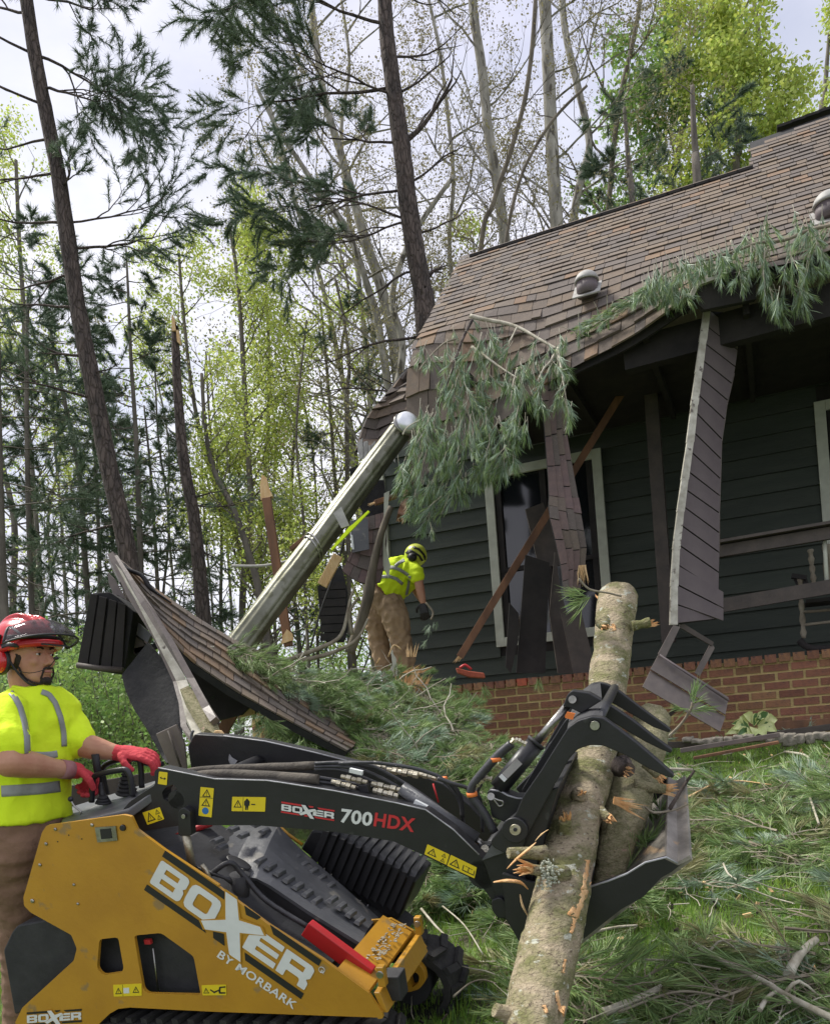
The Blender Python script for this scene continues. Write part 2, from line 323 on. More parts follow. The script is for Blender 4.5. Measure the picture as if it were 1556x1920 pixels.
K['brownpants'] = pm('brown_work_trousers', (.25, .15, .095), (.19, .11, .07), 7, .9, bump=.5, bscale=40)
K['skin'] = pm('skin', (.50, .27, .17), (.44, .21, .13), 14, .5, bump=.15, bscale=120, spec=.4)
K['hair'] = pm('dark_hair', (.02, .014, .01), (.035, .024, .018), 60, .8, bump=.6, bscale=200)
K['lip'] = pm('lips', (.36, .14, .11), None, rough=.5)
K['eyew'] = pm('eye_white', (.6, .56, .52), None, rough=.2)
K['helm_r'] = pm('red_helmet', (.55, .015, .02), (.48, .012, .015), 8, .22, bump=.03, coat=.5)
K['helm_y'] = pm('lime_helmet', (.62, .68, .08), (.55, .62, .06), 8, .35)
K['glove'] = pm('red_glove', (.58, .05, .065), (.48, .04, .05), 20, .85, bump=.5, bscale=90)
K['gloveg'] = pm('grey_glove_cuff', (.30, .12, .12), (.36, .2, .2), 30, .85)
K['orange'] = pm('orange_plastic', (.85, .24, .05), (.75, .2, .04), 20, .5)
K['hosta_y'] = pm('hosta_cream', (.78, .80, .42), (.62, .70, .28), 12, .5, trans=.15)
K['hosta_g'] = pm('hosta_green', (.10, .20, .07), (.15, .27, .09), 12, .5, trans=.2)
K['stone'] = pm('edging_stone', (.26, .235, .19), (.16, .145, .115), 12, .9, bump=1, bscale=30)
K['ventgrey'] = pm('vent_grey', (.40, .39, .36), (.30, .29, .27), 14, .6, bump=.3)
K['vis'] = bpy.data.materials.new('smoked_visor'); K['vis'].use_nodes = True
_t = K['vis'].node_tree; _b = _t.nodes['Principled BSDF']; _b.inputs['Base Color'].default_value = (.10, .09, .09, 1); _b.inputs['Roughness'].default_value = .08
_tr = _t.nodes.new('ShaderNodeBsdfTransparent'); _tr.inputs[0].default_value = (.75, .74, .76, 1); _ms = _t.nodes.new('ShaderNodeMixShader'); _ms.inputs[0].default_value = .35
_t.links.new(_tr.outputs[0], _ms.inputs[1]); _t.links.new(_b.outputs[0], _ms.inputs[2]); _t.links.new(_ms.outputs[0], _t.nodes['Material Output'].inputs[0])
# ================================================================== ground
def build_ground():
    xs = np.concatenate([np.linspace(-150, -14, 18), np.linspace(-13, 13, 131), np.linspace(14, 150, 18)])
    ys = np.concatenate([np.linspace(-20, -1, 6), np.linspace(-.8, 16, 120), np.linspace(17, 260, 30)])
    X, Y = np.meshgrid(xs, ys); Z = gz(X, Y)
    Z = Z + np.array([[.02 * noise.noise(Vector((x * 2.1, y * 2.1, 0))) for x in xs] for y in ys])
    nx = len(xs); i = np.arange(nx - 1)
    q = np.concatenate([np.stack([i + r * nx, i + 1 + r * nx, i + 1 + (r + 1) * nx, i + (r + 1) * nx], 1) for r in range(len(ys) - 1)])
    m = MB(); m.add(np.stack([X, Y, Z], -1).reshape(-1, 3), [q], 0, True)
    m.build('ground', K['ground'], None, np.zeros(3), kind='structure')
build_ground()
# ================================================================== the house
house = thing('house', W(-1, 7.6, -.6), 'dark green sided house with brown shingle roof, brick porch base and storm damaged eave', 'house')
# ---- brick wall of the porch
bw = MB(); s0, s1 = -5.2, 1.5; zt, zb = .385, -.34
bw.box(W((s0 + s1) / 2, 7.66, (zt + zb) / 2 - .02), hd * (s1 - s0) / 2, hn * .10, UP * ((zt - zb) / 2 + .015))
bwall = bw.build('brick_wall', K['mortar'], house)
bm_long = MB().box((0, 0, 0), hd * .096, hn * .05, UP * .0285).mesh('brick'); bm_long.materials.append(K['brick'])
bm_head = MB().box((0, 0, 0), hd * .044, hn * .06, UP * .034).mesh('brick_cap'); bm_head.materials.append(K['brick'])
bm_red = MB().box((0, 0, 0), hd * .044, hn * .06, UP * .034).mesh('brick_cap_r'); bm_red.materials.append(K['brick_red'])
pit = .0745
def topz(s): return .40 + .012 * (s + .2)
for r in range(9):
    off = .107 if r % 2 else 0
    n = int((s1 - s0) / .213)
    for i in range(n):
        s = s0 + .107 + off + i * .213
        if s > s1: continue
        if r > 6 and s < -3: continue
        z = .32 - .02 - r * pit + .004 * math.sin(s * 3)
        link('brick', bm_long, bwall, W(s + random.uniform(-.002, .002), 7.6 + random.uniform(-.004, .002), z))
for i in range(int((s1 - s0) / .107)):
    s = s0 + .05 + i * .107
    o = link('brick', bm_red if abs(s + 2.12) < .05 else bm_head, bwall, W(s, 7.585 + random.uniform(-.004, .004), .378 + random.uniform(-.002, .003)))
    if abs(s + 2.12) < .05: o['label'] = 'bright red brick'
# ---- porch deck and ceiling
MB().box(W(-1.6, 8.62, .33), hd * 3.4, hn * .90, UP * .05).build('porch_floor', K['oldboard'], house)
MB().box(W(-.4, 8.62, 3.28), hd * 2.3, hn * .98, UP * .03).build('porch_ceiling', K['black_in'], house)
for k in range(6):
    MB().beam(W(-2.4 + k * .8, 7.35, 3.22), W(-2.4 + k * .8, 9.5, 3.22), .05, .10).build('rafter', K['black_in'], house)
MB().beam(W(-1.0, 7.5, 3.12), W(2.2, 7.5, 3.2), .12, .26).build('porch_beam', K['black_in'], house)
# unseen wall added so light does not leak in from the right
MB().box(W(2.3, 8.7, 1.9), hd * .05, hn * 1.0, UP * 1.6).build('light_block_wall', K['siding'], house)
# ---- siding wall
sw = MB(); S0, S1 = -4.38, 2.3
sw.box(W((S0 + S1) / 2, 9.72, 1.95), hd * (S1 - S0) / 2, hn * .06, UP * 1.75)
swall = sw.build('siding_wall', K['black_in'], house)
wins = [(-3.02, -1.62, .93, 3.05), (.57, 1.9, 1.15, 3.07)]
r = 0; z = .2
while z < 3.6:
    segs = [(S0, S1)]
    for (a, b, c, d) in wins:
        if z + .203 > c + .02 and z < d - .02:
            ns_ = []
            for (p, q) in segs:
                if a + .03 > p and b - .03 < q: ns_ += [(p, a + .03), (b - .03, q)]
                else: ns_.append((p, q))
            segs = ns_
    for (p, q) in segs:
        # clapboard: bottom edge proud of the top edge
        a0, a1 = W(p, 9.655, z), W(q, 9.655, z)
        sec = [(0, -.045), (.203, -.012), (.215, -.012), (.215, .01), (0, .01)]
        V = [W(e, 9.655 + dn, z + dz) for e in (p, q) for dz, dn in sec]; m = len(sec)
        fs = [tuple(range(m)), tuple(reversed(range(m, 2 * m)))] + [((i + 1) % m, i, i + m, (i + 1) % m + m) for i in range(m)]
        MB().add(V, fs).build('siding_board', K['siding'], swall)
    z += .203
MB().box(W(S0 - .02, 9.63, 1.9), hd * .06, hn * .06, UP * 1.4).build('corner_board', K['trim'], swall, label='broken cream corner board')
def window(a, b, c, d, name='window'):
    wn = MB().box(W((a + b) / 2, 9.66, (c + d) / 2), hd * ((b - a) / 2 - .1), hn * .012, UP * ((d - c) / 2 - .1)).build(name, K['glass'], house)
    t = .105; y = 9.600
    for (p, q) in [((a + t / 2, c), (a + t / 2, d)), ((b - t / 2, c), (b - t / 2, d)), ((a + t + .001, d - t / 2), (b - t - .001, d - t / 2)), ((a + t + .001, c + t / 2), (b - t - .001, c + t / 2))]:
        MB().beam(W(p[0], y, p[1]), W(q[0], y, q[1]), .04 if p[0] != q[0] else t, t if p[0] != q[0] else .04, up=(0, 0, 1) if p[0] != q[0] else hn).build('frame', K['trim'], wn, bevel=.003)
    for (p, q) in [((a + .15, c + .11), (a + .15, d - .11)), ((b - .15, c + .11), (b - .15, d - .11)), (((a + b) / 2, c + .11), ((a + b) / 2, d - .11))]:
        MB().beam(W(p[0], 9.625, p[1]), W(q[0], 9.625, q[1]), .07, .03, up=hn).build('sash', K['black_in'], wn)
    MB().beam(W(a + .11, 9.62, (c + d) / 2 - .15), W(b - .11, 9.62, (c + d) / 2 - .15), .03, .05).build('sash', K['black_in'], wn)
for q in wins: window(*q)
# ---- porch post inside
MB().beam(H(1218, 700, 8.9), H(1254, 1205, 8.9), .13, .13, up=hn).build('porch_post', K['darkwood'], house)
# ---- railing
rail = MB().beam(H(1340, 1036, 7.9), H(1640, 986, 7.9), .06, .10).build('porch_railing', K['darkwood'], house)
MB().beam(H(1340, 1138, 7.9), H(1640, 1086, 7.9), .05, .12).build('rail', K['darkwood'], rail)
MB().beam(H(1340, 1019, 7.88), H(1640, 968, 7.88), .16, .025).build('rail', K['darkwood'], rail)
for x in (1545, 1575, 1605):
    MB().tube([H(x, 1000 - (x - 1545) * .16, 7.95), H(x + 6, 1108 - (x - 1545) * .16, 7.95)], .018, 8).build('baluster', K['trim'], rail)
# ================================================================== the roof
T45 = math.sqrt(.5)
def sag(s, t):
    a = min(max((-.15 - s) / 1.35, 0), 1.75)
    rg_ = 1.1 if s > -1.7 else max(.45, 1.1 - (-1.7 - s) * .6)
    k = max(0, 1 - t / rg_) ** 2.0
    return .40 * a * k + .02 * math.sin(s * 5 + t * 3) * k
def roofpt(s, t, off=0.0):
    """s along the house, t metres up the slope from the eave, off = height above the deck"""
    D = ED + t * T45; z = EH + t * T45
    g = sag(s, t)
    p = W(s - off * 0, D - off * T45, z + off * T45)
    p = p - UP * g * .85 + hn * g * .25
    if s < -2.5 and t < .7:                # crumpled corner folds outwards and down
        q = (min(-2.5 - s, 1.1)) * max(0, (.7 - t) / .7)
        p = p - hd * .3 * q - UP * .3 * q * q + hn * .12 * q
    return p
def st(px, py):
    p = RP(px, py); return p @ hd, (p[2] - EH) / T45
RL = -2.93                                         # rake
TR = (9.1 - ED) / T45
for q in [(1340, 515), (1415, 308), (905, 468), (875, 480), (1440, 225), (1470, 208), (1556, 190), (1430, 300), (1105, 520), (1540, 385), (700, 735), (668, 835)]: print('st', q, np.round(st(*q), 2))
sU0 = .16; TU = TR + .55                               # where the upper roof begins
deck = MB()
ss = np.linspace(RL, 2.6, 56); ts = np.linspace(0, TR, 24)
V = [roofpt(s, t, -.03) for t in ts for s in ss]; nx = len(ss); i = np.arange(nx - 1)
q = np.concatenate([np.stack([i + k * nx, i + 1 + k * nx, i + 1 + (k + 1) * nx, i + (k + 1) * nx], 1) for k in range(len(ts) - 1)])
deck.add(V, [q], 0, True); V2 = [A(v) - UP * .05 for v in V]; deck.add(V2, [q[:, ::-1]], 0, True)
deck.prism([W(sU0, 9.1, 5.3), W(2.6, 9.1, 5.3), W(2.6, 9.1 + 1.0, 6.3), W(sU0 + .0, 9.1 + .78, 6.08)], hn * .05 - UP * .05)
roof = deck.build('roof', K['tarpaper'], house)
# back slope
MB().prism([W(RL, 9.12, 5.27), W(2.6, 9.12, 5.27), W(2.6, 13, 3.2), W(RL + 1.5, 13, 3.2)], -UP * .06).build('back_slope', K['sh0'], roof)
MB().prism([W(RL + .02, 7.5, 3.2), W(RL + .02, 9.1, 5.22), W(RL + .02, 9.3, 3.2)], hd * .03).build('gable', K['siding'], roof)
MB().prism([W(sU0, 9.15, 5.3), W(sU0, 9.9, 6.0), W(sU0, 12, 5.3)], hd * .05).build('gable', K['siding'], roof)
# shingle tabs
ex = .118
tabs = []
nrow = int(TR / ex) + 1
for r in range(-1, nrow + 8):
    t0 = r * ex
    lo = RL if r < nrow else sU0
    s = lo - random.uniform(0, .15)
    while s < 2.1:
        wd = random.choice([.09, .12, .14, .17, .2]) 
        a, b = max(s, lo - .03), s + wd - .004
        s += wd
        if b - a < .03: continue
        if t0 > TR + .02 and t0 > TR + (b - sU0) * .30 + .62: continue
        tabs.append((a, b, t0))
def tab_pts(a, b, t0, th, jit=0):
    V = []
    for (s, t, o) in [(a, t0, .004), (b, t0, .004), (b, t0 + ex * 1.05, -.004), (a, t0 + ex * 1.05, -.004)]:
        V.append(roofpt(s, t, o))
    nrm = unit(np.cross(V[1] - V[0], V[3] - V[0])); nrm = nrm if nrm[2] > 0 else -nrm
    low = [V[0] + nrm * (th + jit), V[1] + nrm * (th + jit), V[2] + nrm * .002, V[3] + nrm * .002]
    return V + low
TF = np.array([(4, 5, 6, 7), (0, 1, 5, 4), (1, 2, 6, 5), (3, 0, 4, 7)])
def vis_area(tb):
    c = roofpt((tb[0] + tb[1]) / 2, tb[2]); x, y = proj(c); z = c[1]
    return (tb[1] - tb[0]) / z if (600 < x < 1590 and 100 < y) else 0
tabs.sort(key=vis_area, reverse=True)
rest = MB()
for k, tb in enumerate(tabs):
    dmg = sag(tb[0], tb[2]) > .12
    V = tab_pts(*tb, random.choice([.001, .002, .005, .008]), random.uniform(0, .02) if dmg else 0)
    mi = random.choices([0, 1, 2, 3], [5, 4, 4, 1])[0]
    if k < 300:
        mb = MB().add(V, [TF]); mb.build('shingle', K['sh%d' % mi], roof, np.mean(V, 0))
    else: rest.add(V, [TF], mi)
rest.build('shingle_field', [K['sh%d' % i] for i in range(4)], roof, kind='stuff')
# ridge cap and fascia
for k in range(22):
    a = RL + .12 + k * .135
    if a > sU0 - .08: break
    MB().box(W(a + .06, 9.09, 5.325), hd * .075, (hn * .7 - UP * .05) * .06, UP * .014).build('ridge_cap', K['black_in'], roof)
for k in range(16):
    a = sU0 + .35 + k * .135
    MB().box(W(a, 9.1 + .80 + (a - sU0) * .1, 6.12 + (a - sU0) * .1), hd * .075, hn * .06, UP * .014).build('ridge_cap', K['black_in'], roof)
# eave board following the sag
ev = MB(); pts = [roofpt(s, -.06, -.06) for s in np.linspace(-1.75, .9, 20)]
for a, b in zip(pts[:-1], pts[1:]): ev.beam(a, b, .03, .12)
ev.build('fascia', K['black_in'], roof)
for s in np.linspace(-2.7, 2.2, 12):
    MB().beam(roofpt(s, .02, -.12), roofpt(s, 1.5, -.14), .05, .12).build('rafter', K['black_in'], roof)
# vents
def vent(px, py, sc, lab):
    c = RP(px, py, .0)
    v = MB().box(c + UP * .01 + hn * .0, hd * .15 * sc, (hn + UP) * T45 * .15 * sc, (UP - hn) * T45 * .006).build('roof_vent', K['ventgrey'], roof, label=lab)
    MB().tube([c - UP * .04, c + UP * .10 * sc], [.115 * sc, .115 * sc], 20).build('collar', K['soffit'], v)
    d = MB(); th = np.linspace(0, math.pi / 2, 8)
    d.tube([c + UP * (.095 * sc + .12 * sc * math.sin(a)) for a in th], [max(.132 * sc * math.cos(a), .004) for a in th], 22, up=None)
    d.build('dome', K['ventgrey'], v)
vent(1101, 545, .82, 'round grey dome vent low on the roof'); vent(1556, 405, .95, 'dome vent at the right edge of the roof')
# ---- crumpled corner: layered shingles curling outwards
def sheet(name, grid, mats, parent, th=.02, **kw):
    """a bent sheet from rows of points, with thickness"""
    g = A(grid, float); R_, C_ = g.shape[:2]
    du = np.gradient(g, axis=1); dv = np.gradient(g, axis=0); nn = np.cross(du, dv); nn /= np.linalg.norm(nn, axis=2)[..., None] + 1e-9
    if nn.mean((0, 1)) @ g.mean((0, 1)) > 0: nn = -nn          # thickness goes to the hidden side
    th = abs(th)
    V = np.concatenate([g.reshape(-1, 3), (g - nn * th).reshape(-1, 3)]); n = R_ * C_; f = []
    for r in range(R_ - 1):
        for c in range(C_ - 1):
            a = r * C_ + c; f.append((a, a + 1, a + C_ + 1, a + C_)); f.append((a + n, a + C_ + n, a + C_ + 1 + n, a + 1 + n))
    for c in range(C_ - 1):
        for a, b in ((c, c + 1), ((R_ - 1) * C_ + c + 1, (R_ - 1) * C_ + c)): f.append((b, a, a + n, b + n))
    for r in range(R_ - 1):
        for a, b in ((r * C_ + C_ - 1, (r + 1) * C_ + C_ - 1), ((r + 1) * C_, r * C_)): f.append((b, a, a + n, b + n))
    return MB().add(V, [np.array(f)]).build(name, mats, parent, **kw)
def bilin(q, u, v):        # q: four corners (tl, tr, br, bl)
    q = [A(x, float) for x in q]; return q[0] * (1 - u) * (1 - v) + q[1] * u * (1 - v) + q[2] * u * v + q[3] * (1 - u) * v
def shingled(base, fn, rows, cols, parent, name='shingle', mats=('sh0', 'sh1', 'sh2'), th=.008, gapj=.3, stagger=.5, flip=1):
    """loose shingle tabs laid on a bent surface fn(u,v); v runs down the slope"""
    for r in range(rows):
        c = -(r % 2) * stagger
        while c < cols:
            wd = random.choice([.8, 1, 1.25]); u0, u1 = max(c, 0) / cols, min(c + wd - .04, cols) / cols; c += wd
            if u1 - u0 < .02: continue
            v0, v1 = r / rows, (r + 1.04) / rows; v1 = min(v1, 1)
            p = [A(fn(u0, v0)), A(fn(u1, v0)), A(fn(u1, v1)), A(fn(u0, v1))]
            nr = unit(np.cross(p[1] - p[0], p[3] - p[0])); nr = nr if nr @ p[0] < 0 else -nr
            j = random.uniform(0, th)
            V = p + [p[0] + nr * .002, p[1] + nr * .002, p[2] + nr * (th + j), p[3] + nr * (th + j)]
            MB().add(V, [np.array([(4, 7, 6, 5), (3, 2, 6, 7), (1, 2, 6, 5), (0, 4, 7, 3)][::1])]).build(name, K[random.choice(mats)], parent, np.mean(V, 0))
# hanging curl at the lower left corner of the roof (torn off the deck)
curl = thing('curled_roof_corner', P(700, 800, 8.6), 'torn corner of the shingle roof curling down behind the pipe top', 'roof wreckage')
def fcurl(u, v):
    tl, tr, br, bl = (766, 690), (815, 668), (800, 800), (668, 838)
    x, y = bilin([tl, tr, br, bl], u, v)
    x -= 14 * math.sin(v * 3.1) * (1 - u); y += 9 * math.sin(v * 7 + u * 5) * v + 6 * math.sin(u * 9)
    return P(x, y, 8.9 - .45 * v + .1 * math.sin(u * 4) + .05 * math.sin(v * 9))
sheet('deck_sheet', [[fcurl(u, v) for u in np.linspace(0, 1, 9)] for v in np.linspace(0, 1, 9)], K['tarpaper'], curl, .03)
shingled(None, fcurl, 9, 4, curl, th=.02, flip=1)
rg = MB()
for k in range(16):
    a = P(668 + k * 4 + random.uniform(-3, 3), 830 + random.uniform(-4, 10) + k * .5, 8.45)
    rg.prism([a, a + hd * .06 + UP * random.uniform(-.04, .05), a + hd * .05 - UP * random.uniform(.08, .2), a - UP * random.uniform(.05, .16)], hn * .02)
rg.build('torn_felt', K['ventgrey'], curl)
# ================================================================== the compact track loader
def conv(pts, ox, oy, sc): return [(ox + x / sc, oy + y / sc) for x, y in pts]
c2 = lambda pts: conv(pts, 0, 1500, 3.112)          # survey sheets (enlargements of the photograph)
c3 = lambda pts: conv(pts, 400, 1400, 3.112)
c1 = lambda pts: conv(pts, 0, 1130, 3.112)
c4 = lambda pts: conv(pts, 800, 1250, 2.829)
loader = thing('compact_loader', M(400, 2010, .45), 'yellow and black stand-on track loader with raised lift arms and large white lettering', 'loader')
def plate(name, pix, w0, th, m, parent=loader, holes=(), bevel=.0015, rad=0, **kw):
    if rad: pix = rnd_corners(pix, rad)
    mb = MB(); mb.prism([M(x, y, w0) for x, y in pix], ml * th, [[M(x, y, w0) for x, y in h] for h in holes])
    return mb.build(name, m, parent, bevel=bevel, **kw)
side_px = rnd_corners(c2([(27 * 3.112, 1310), (130, 1215), (430, 940), (448, 870), (415, 790), (180, 660), (140, 620), (136, 570), (160, 490), (245, 190), (272, 150), (720, 88), (765, 98), (800, 175), (960, 293), (1280, 503)]), 3, 3) \
    + c3([(60, 845), (320, 1040), (640, 1245), (905, 1440)]) + rnd_corners(c3([(985, 1545), (990, 1590), (955, 1592)]), 3) + c3([(0, 1550)]) + c2([(760, 1214), (690, 1222), (640, 1250), (580, 1307)]) + [(165, 1960), (150, 2010), (40, 2010), (22, 1960)]
h1 = rnd_corners(c2([(580, 815), (690, 803), (722, 985), (710, 1008), (600, 1025), (566, 985)]), 6)
h2 = rnd_corners(c2([(782, 793), (940, 778), (1130, 915), (1172, 1140), (860, 1132), (835, 1105)]), 6)
body = plate('side_panel', side_px, 0, .012, K['yellow'], holes=[h1, h2])
# far side panel
farp = [tuple(proj(M(x, y, 0) + ml * .47)) for x, y in [(640, 1835), (689, 1863), (718, 1901), (705, 1911), (400, 1898), (400, 1850)]]
plate('side_panel', [p for p in farp], .47, .012, K['yellow'])
# body shell between the panels, seen through the openings
plate('engine_housing', conv([(300, 300), (900, 330), (1250, 560), (1560, 800), (1900, 1000), (1850, 1190), (560, 1190), (440, 900)], 0, 1500, 3.112), .06, .40, K['blackm'])
plate('fuel_tank', rnd_corners(c2([(70, 770), (100, 735), (270, 702), (400, 772), (470, 870), (430, 960), (130, 1240), (85, 1260), (18, 880)]), 5), .02, .5, K['blackm'], bevel=.006)
MB().tube([M(-25, 1729, .25), M(12, 1733, .22), M(32, 1748, .15)], [.03, .036, .034], 14).build('tank_filler', K['rubber'], loader)
MB().tube([M(287, 1779, .04), M(297, 1862, .04)], .003, 6).build('cable', K['steel'], loader)
MB().box(M(278, 1766, .04), mh * .012, ml * .006, mu * .008).build('tag_plate', K['redink'], loader)
# print helpers: flat lettering standing 1 mm proud of its plate
def print_poly(name, pix, w0, m, parent=body, lift=.0012, thick=.0008):
    return MB().prism([M(x, y, w0) - ml * lift for x, y in pix], -ml * thick).build(name, m, parent)
def glyphs(mp, polys):
    mb = MB()
    for out_, holes in polys:
        o_ = [mp(*p) for p in out_]; hs = [[mp(*p) for p in h] for h in holes]
        mb.prism(o_, -ml * .0008, hs)
    return mb
def logo_polys():
    """wide block letters: B O (big X) E R, unit height, x in letter heights"""
    r = lambda pts, k=.16: rnd_corners(pts, k, 4)
    B = (r([(0, 0), (1.3, 0), (1.42, .1), (1.42, .42), (1.3, .5), (1.42, .58), (1.42, .9), (1.3, 1), (0, 1)], .1), [[(.36, .2), (1.02, .2), (1.02, .4), (.36, .4)], [(.36, .6), (1.02, .6), (1.02, .8), (.36, .8)]])
    O = (r([(1.55, 0), (3.0, 0), (3.0, 1), (1.55, 1)], .3), [r([(1.92, .23), (2.63, .23), (2.63, .77), (1.92, .77)], .12)])
    X = ([(2.86, -.42), (3.42, -.42), (3.88, .2), (4.75, -.06), (5.05, .12), (4.14, .58), (4.72, 1.5), (4.18, 1.5), (3.66, .86), (2.86, 1.24), (2.55, 1.05), (3.4, .48)], [])
    E = (r([(4.62, .05), (6.0, .05), (6.0, .27), (4.98, .27), (4.98, .42), (5.95, .42), (5.95, .62), (4.98, .62), (4.98, .78), (6.0, .78), (6.0, 1), (4.5, 1), (4.5, .5)], .03), [])
    Rr = (r([(6.1, .05), (7.35, .05), (7.5, .15), (7.5, .5), (7.35, .62), (7.5, .72), (7.5, 1), (7.13, 1), (7.13, .78), (7.05, .72), (6.46, .72), (6.46, 1), (6.1, 1)], .05), [[(6.46, .25), (7.12, .25), (7.12, .46), (6.46, .46)]])
    return [B, O, X, E, Rr]
def affine(o, ux, vy, w0, lift=.0012):
    """letter space -> place on the plate: o = pixel of (0,0), ux = pixel step per unit x, vy per unit y"""
    def f(x, y): return M(o[0] + ux[0] * x + vy[0] * y, o[1] + ux[1] * x + vy[1] * y, w0) - ml * lift
    return f
def logo(name, o, ux, vy, w0, m_letters, m_bars, parent, lift=.0012):
    f = affine(o, ux, vy, w0, lift + .0009)
    g = affine(o, ux, vy, w0, lift)
    lp_all = logo_polys(); xo = lp_all.pop(2); glyphs(f, lp_all).build(name, m_letters, parent)
    cx_ = np.mean(A(xo[0]), 0); big = [tuple(cx_ + (A(p) - cx_) * 1.0 + unit(A(p) - cx_) * .10) for p in xo[0]]
    glyphs(affine(o, ux, vy, w0, lift + .0018), [(big, [])]).build('letter_outline', K['yellow'] if parent is body else K['black'], parent)
    glyphs(affine(o, ux, vy, w0, lift + .0027), [xo]).build(name, m_letters, parent)
    bars = [([(-.05, -.38), (2.80, -.38), (3.02, -.12), (-.05, -.12)], []), ([(3.78, -.38), (4.6, -.38), (4.5, -.2), (4.02, -.12)], []), ([(5.05, -.34), (7.55, -.34), (7.55, -.10), (5.35, -.10)], []), ([(-.05, 1.12), (2.5, 1.12), (2.95, 1.36), (-.05, 1.36)], []), ([(3.15, 1.12), (3.6, 1.0), (3.85, 1.36), (3.3, 1.36)], []), ([(4.68, 1.12), (7.55, 1.12), (7.55, 1.36), (4.85, 1.36)], [])]
    glyphs(g, bars).build('stripe', m_bars, parent)
# big logo on the panel, running down the slope: B top-left, R bottom-right
a0 = c2([(945, 350)])[0]; b0 = c2([(878, 475)])[0]; e0 = c3([(603, 1290)])[0]
ux = ((e0[0] - a0[0]) / 7.5, (e0[1] - a0[1]) / 7.5); vy = ((b0[0] - a0[0]) * 1.06, (b0[1] - a0[1]) * 1.06)
logo('lettering', a0, ux, vy, 0, K['white'], K['ink'], body)
a1, e1 = c2([(160, 1258)])[0], c2([(476, 1236)])[0]
logo('lettering', a1, ((e1[0] - a1[0]) / 7.5, (e1[1] - a1[1]) / 7.5), (.3, 14.5), 0, K['white'], K['ink'], body)
def text_poly(txt, o, ux, vy, w0, m, parent, bold=.0, lift=.0012, wide=1.0, name='lettering'):
    """o = pixel of the baseline start; ux, vy = pixel steps of one em along and up"""
    cu_ = bpy.data.curves.new('t', 'FONT'); cu_.body = txt; cu_.offset = bold; cu_.space_character = 1.05; cu_.resolution_u = 3
    ob = bpy.data.objects.new('t', cu_); COL.objects.link(ob); dg = bpy.context.evaluated_depsgraph_get(); me = bpy.data.meshes.new_from_object(ob.evaluated_get(dg)); bpy.data.objects.remove(ob)
    n = len(me.vertices); co = np.empty(n * 3, np.float32); me.vertices.foreach_get('co', co); co = co.reshape(-1, 3)
    mb = MB(); V = [M(o[0] + ux[0] * x * wide + vy[0] * y, o[1] + ux[1] * x * wide + vy[1] * y, w0) - ml * (lift + .0006) for x, y, _ in co]
    mb.add(V, [tuple(p.vertices) for p in me.polygons]); return mb.build(name, m, parent)
def text_fit(txt, p0, p1, hpx, *a, **k):
    """stretch the words from pixel p0 to p1 with cap height hpx"""
    cu_ = bpy.data.curves.new('t', 'FONT'); cu_.body = txt; cu_.offset = k.get('bold', 0); cu_.space_character = 1.05
    ob = bpy.data.objects.new('t', cu_); COL.objects.link(ob); bpy.context.view_layer.update(); wd = ob.dimensions.x; bpy.data.objects.remove(ob)
    d = A(p1, float) - A(p0, float); L = np.hypot(*d); u = d / L; v = A([u[1], -u[0]])
    return text_poly(txt, p0, u * L / wd, v * hpx / .72, *a, **k)
text_fit('BY MORBARK', c2([(1262, 912)])[0], c3([(466, 1532)])[0], 15, 0, K['white'], body, bold=.02)
text_fit('R', c3([(622, 1318)])[0], c3([(643, 1328)])[0], 6, 0, K['white'], body)
rg = MB(); cc = M(*c3([(634, 1304)])[0], 0) - ml * .002
th = np.linspace(0, 2 * math.pi, 17); rg.tube([cc + (mh * math.cos(a) + mu * math.sin(a)) * .0095 for a in th], .001, 4, caps=False); rg.build('lettering', K['white'], body)
def sticker(name, quad, w0, parent, marks, split=None):
    """yellow warning label: quad = tl, tr, br, bl in pixels; marks in 0..1 space"""
    s_ = print_poly(name, rnd_corners(quad, 1.2), w0, K['sticker'], parent, .0012)
    def f(x, y): 
        p = bilin([(*q, 0) for q in quad], x, y); return M(p[0], p[1], w0) - ml * .0022
    for kind, a in marks:
        mb = MB()
        if kind == 'tri':
            cx, cy, r_, asp = a
            o_ = [(cx, cy - r_), (cx + r_ * asp, cy + r_ * .8), (cx - r_ * asp, cy + r_ * .8)]
            i_ = [(cx, cy - r_ * .62), (cx + r_ * asp * .68, cy + r_ * .6), (cx - r_ * asp * .68, cy + r_ * .6)]
            mb.prism([f(*p) for p in o_], -ml * .0004, [[f(*p) for p in i_]])
            mb.prism([f(*p) for p in [(cx - r_ * .07 * asp, cy - r_ * .3), (cx + r_ * .07 * asp, cy - r_ * .3), (cx + r_ * .05 * asp, cy + r_ * .2), (cx - r_ * .05 * asp, cy + r_ * .2)]], -ml * .0004)
            mb.prism([f(*p) for p in [(cx - r_ * .07 * asp, cy + r_ * .32), (cx + r_ * .07 * asp, cy + r_ * .32), (cx + r_ * .07 * asp, cy + r_ * .48), (cx - r_ * .07 * asp, cy + r_ * .48)]], -ml * .0004)
            mb.build('pictogram', K['ink'], s_ if parent is loader else parent)
        else:
            mb.prism([f(*p) for p in a], -ml * .0004); mb.build('pictogram', K[kind], parent)
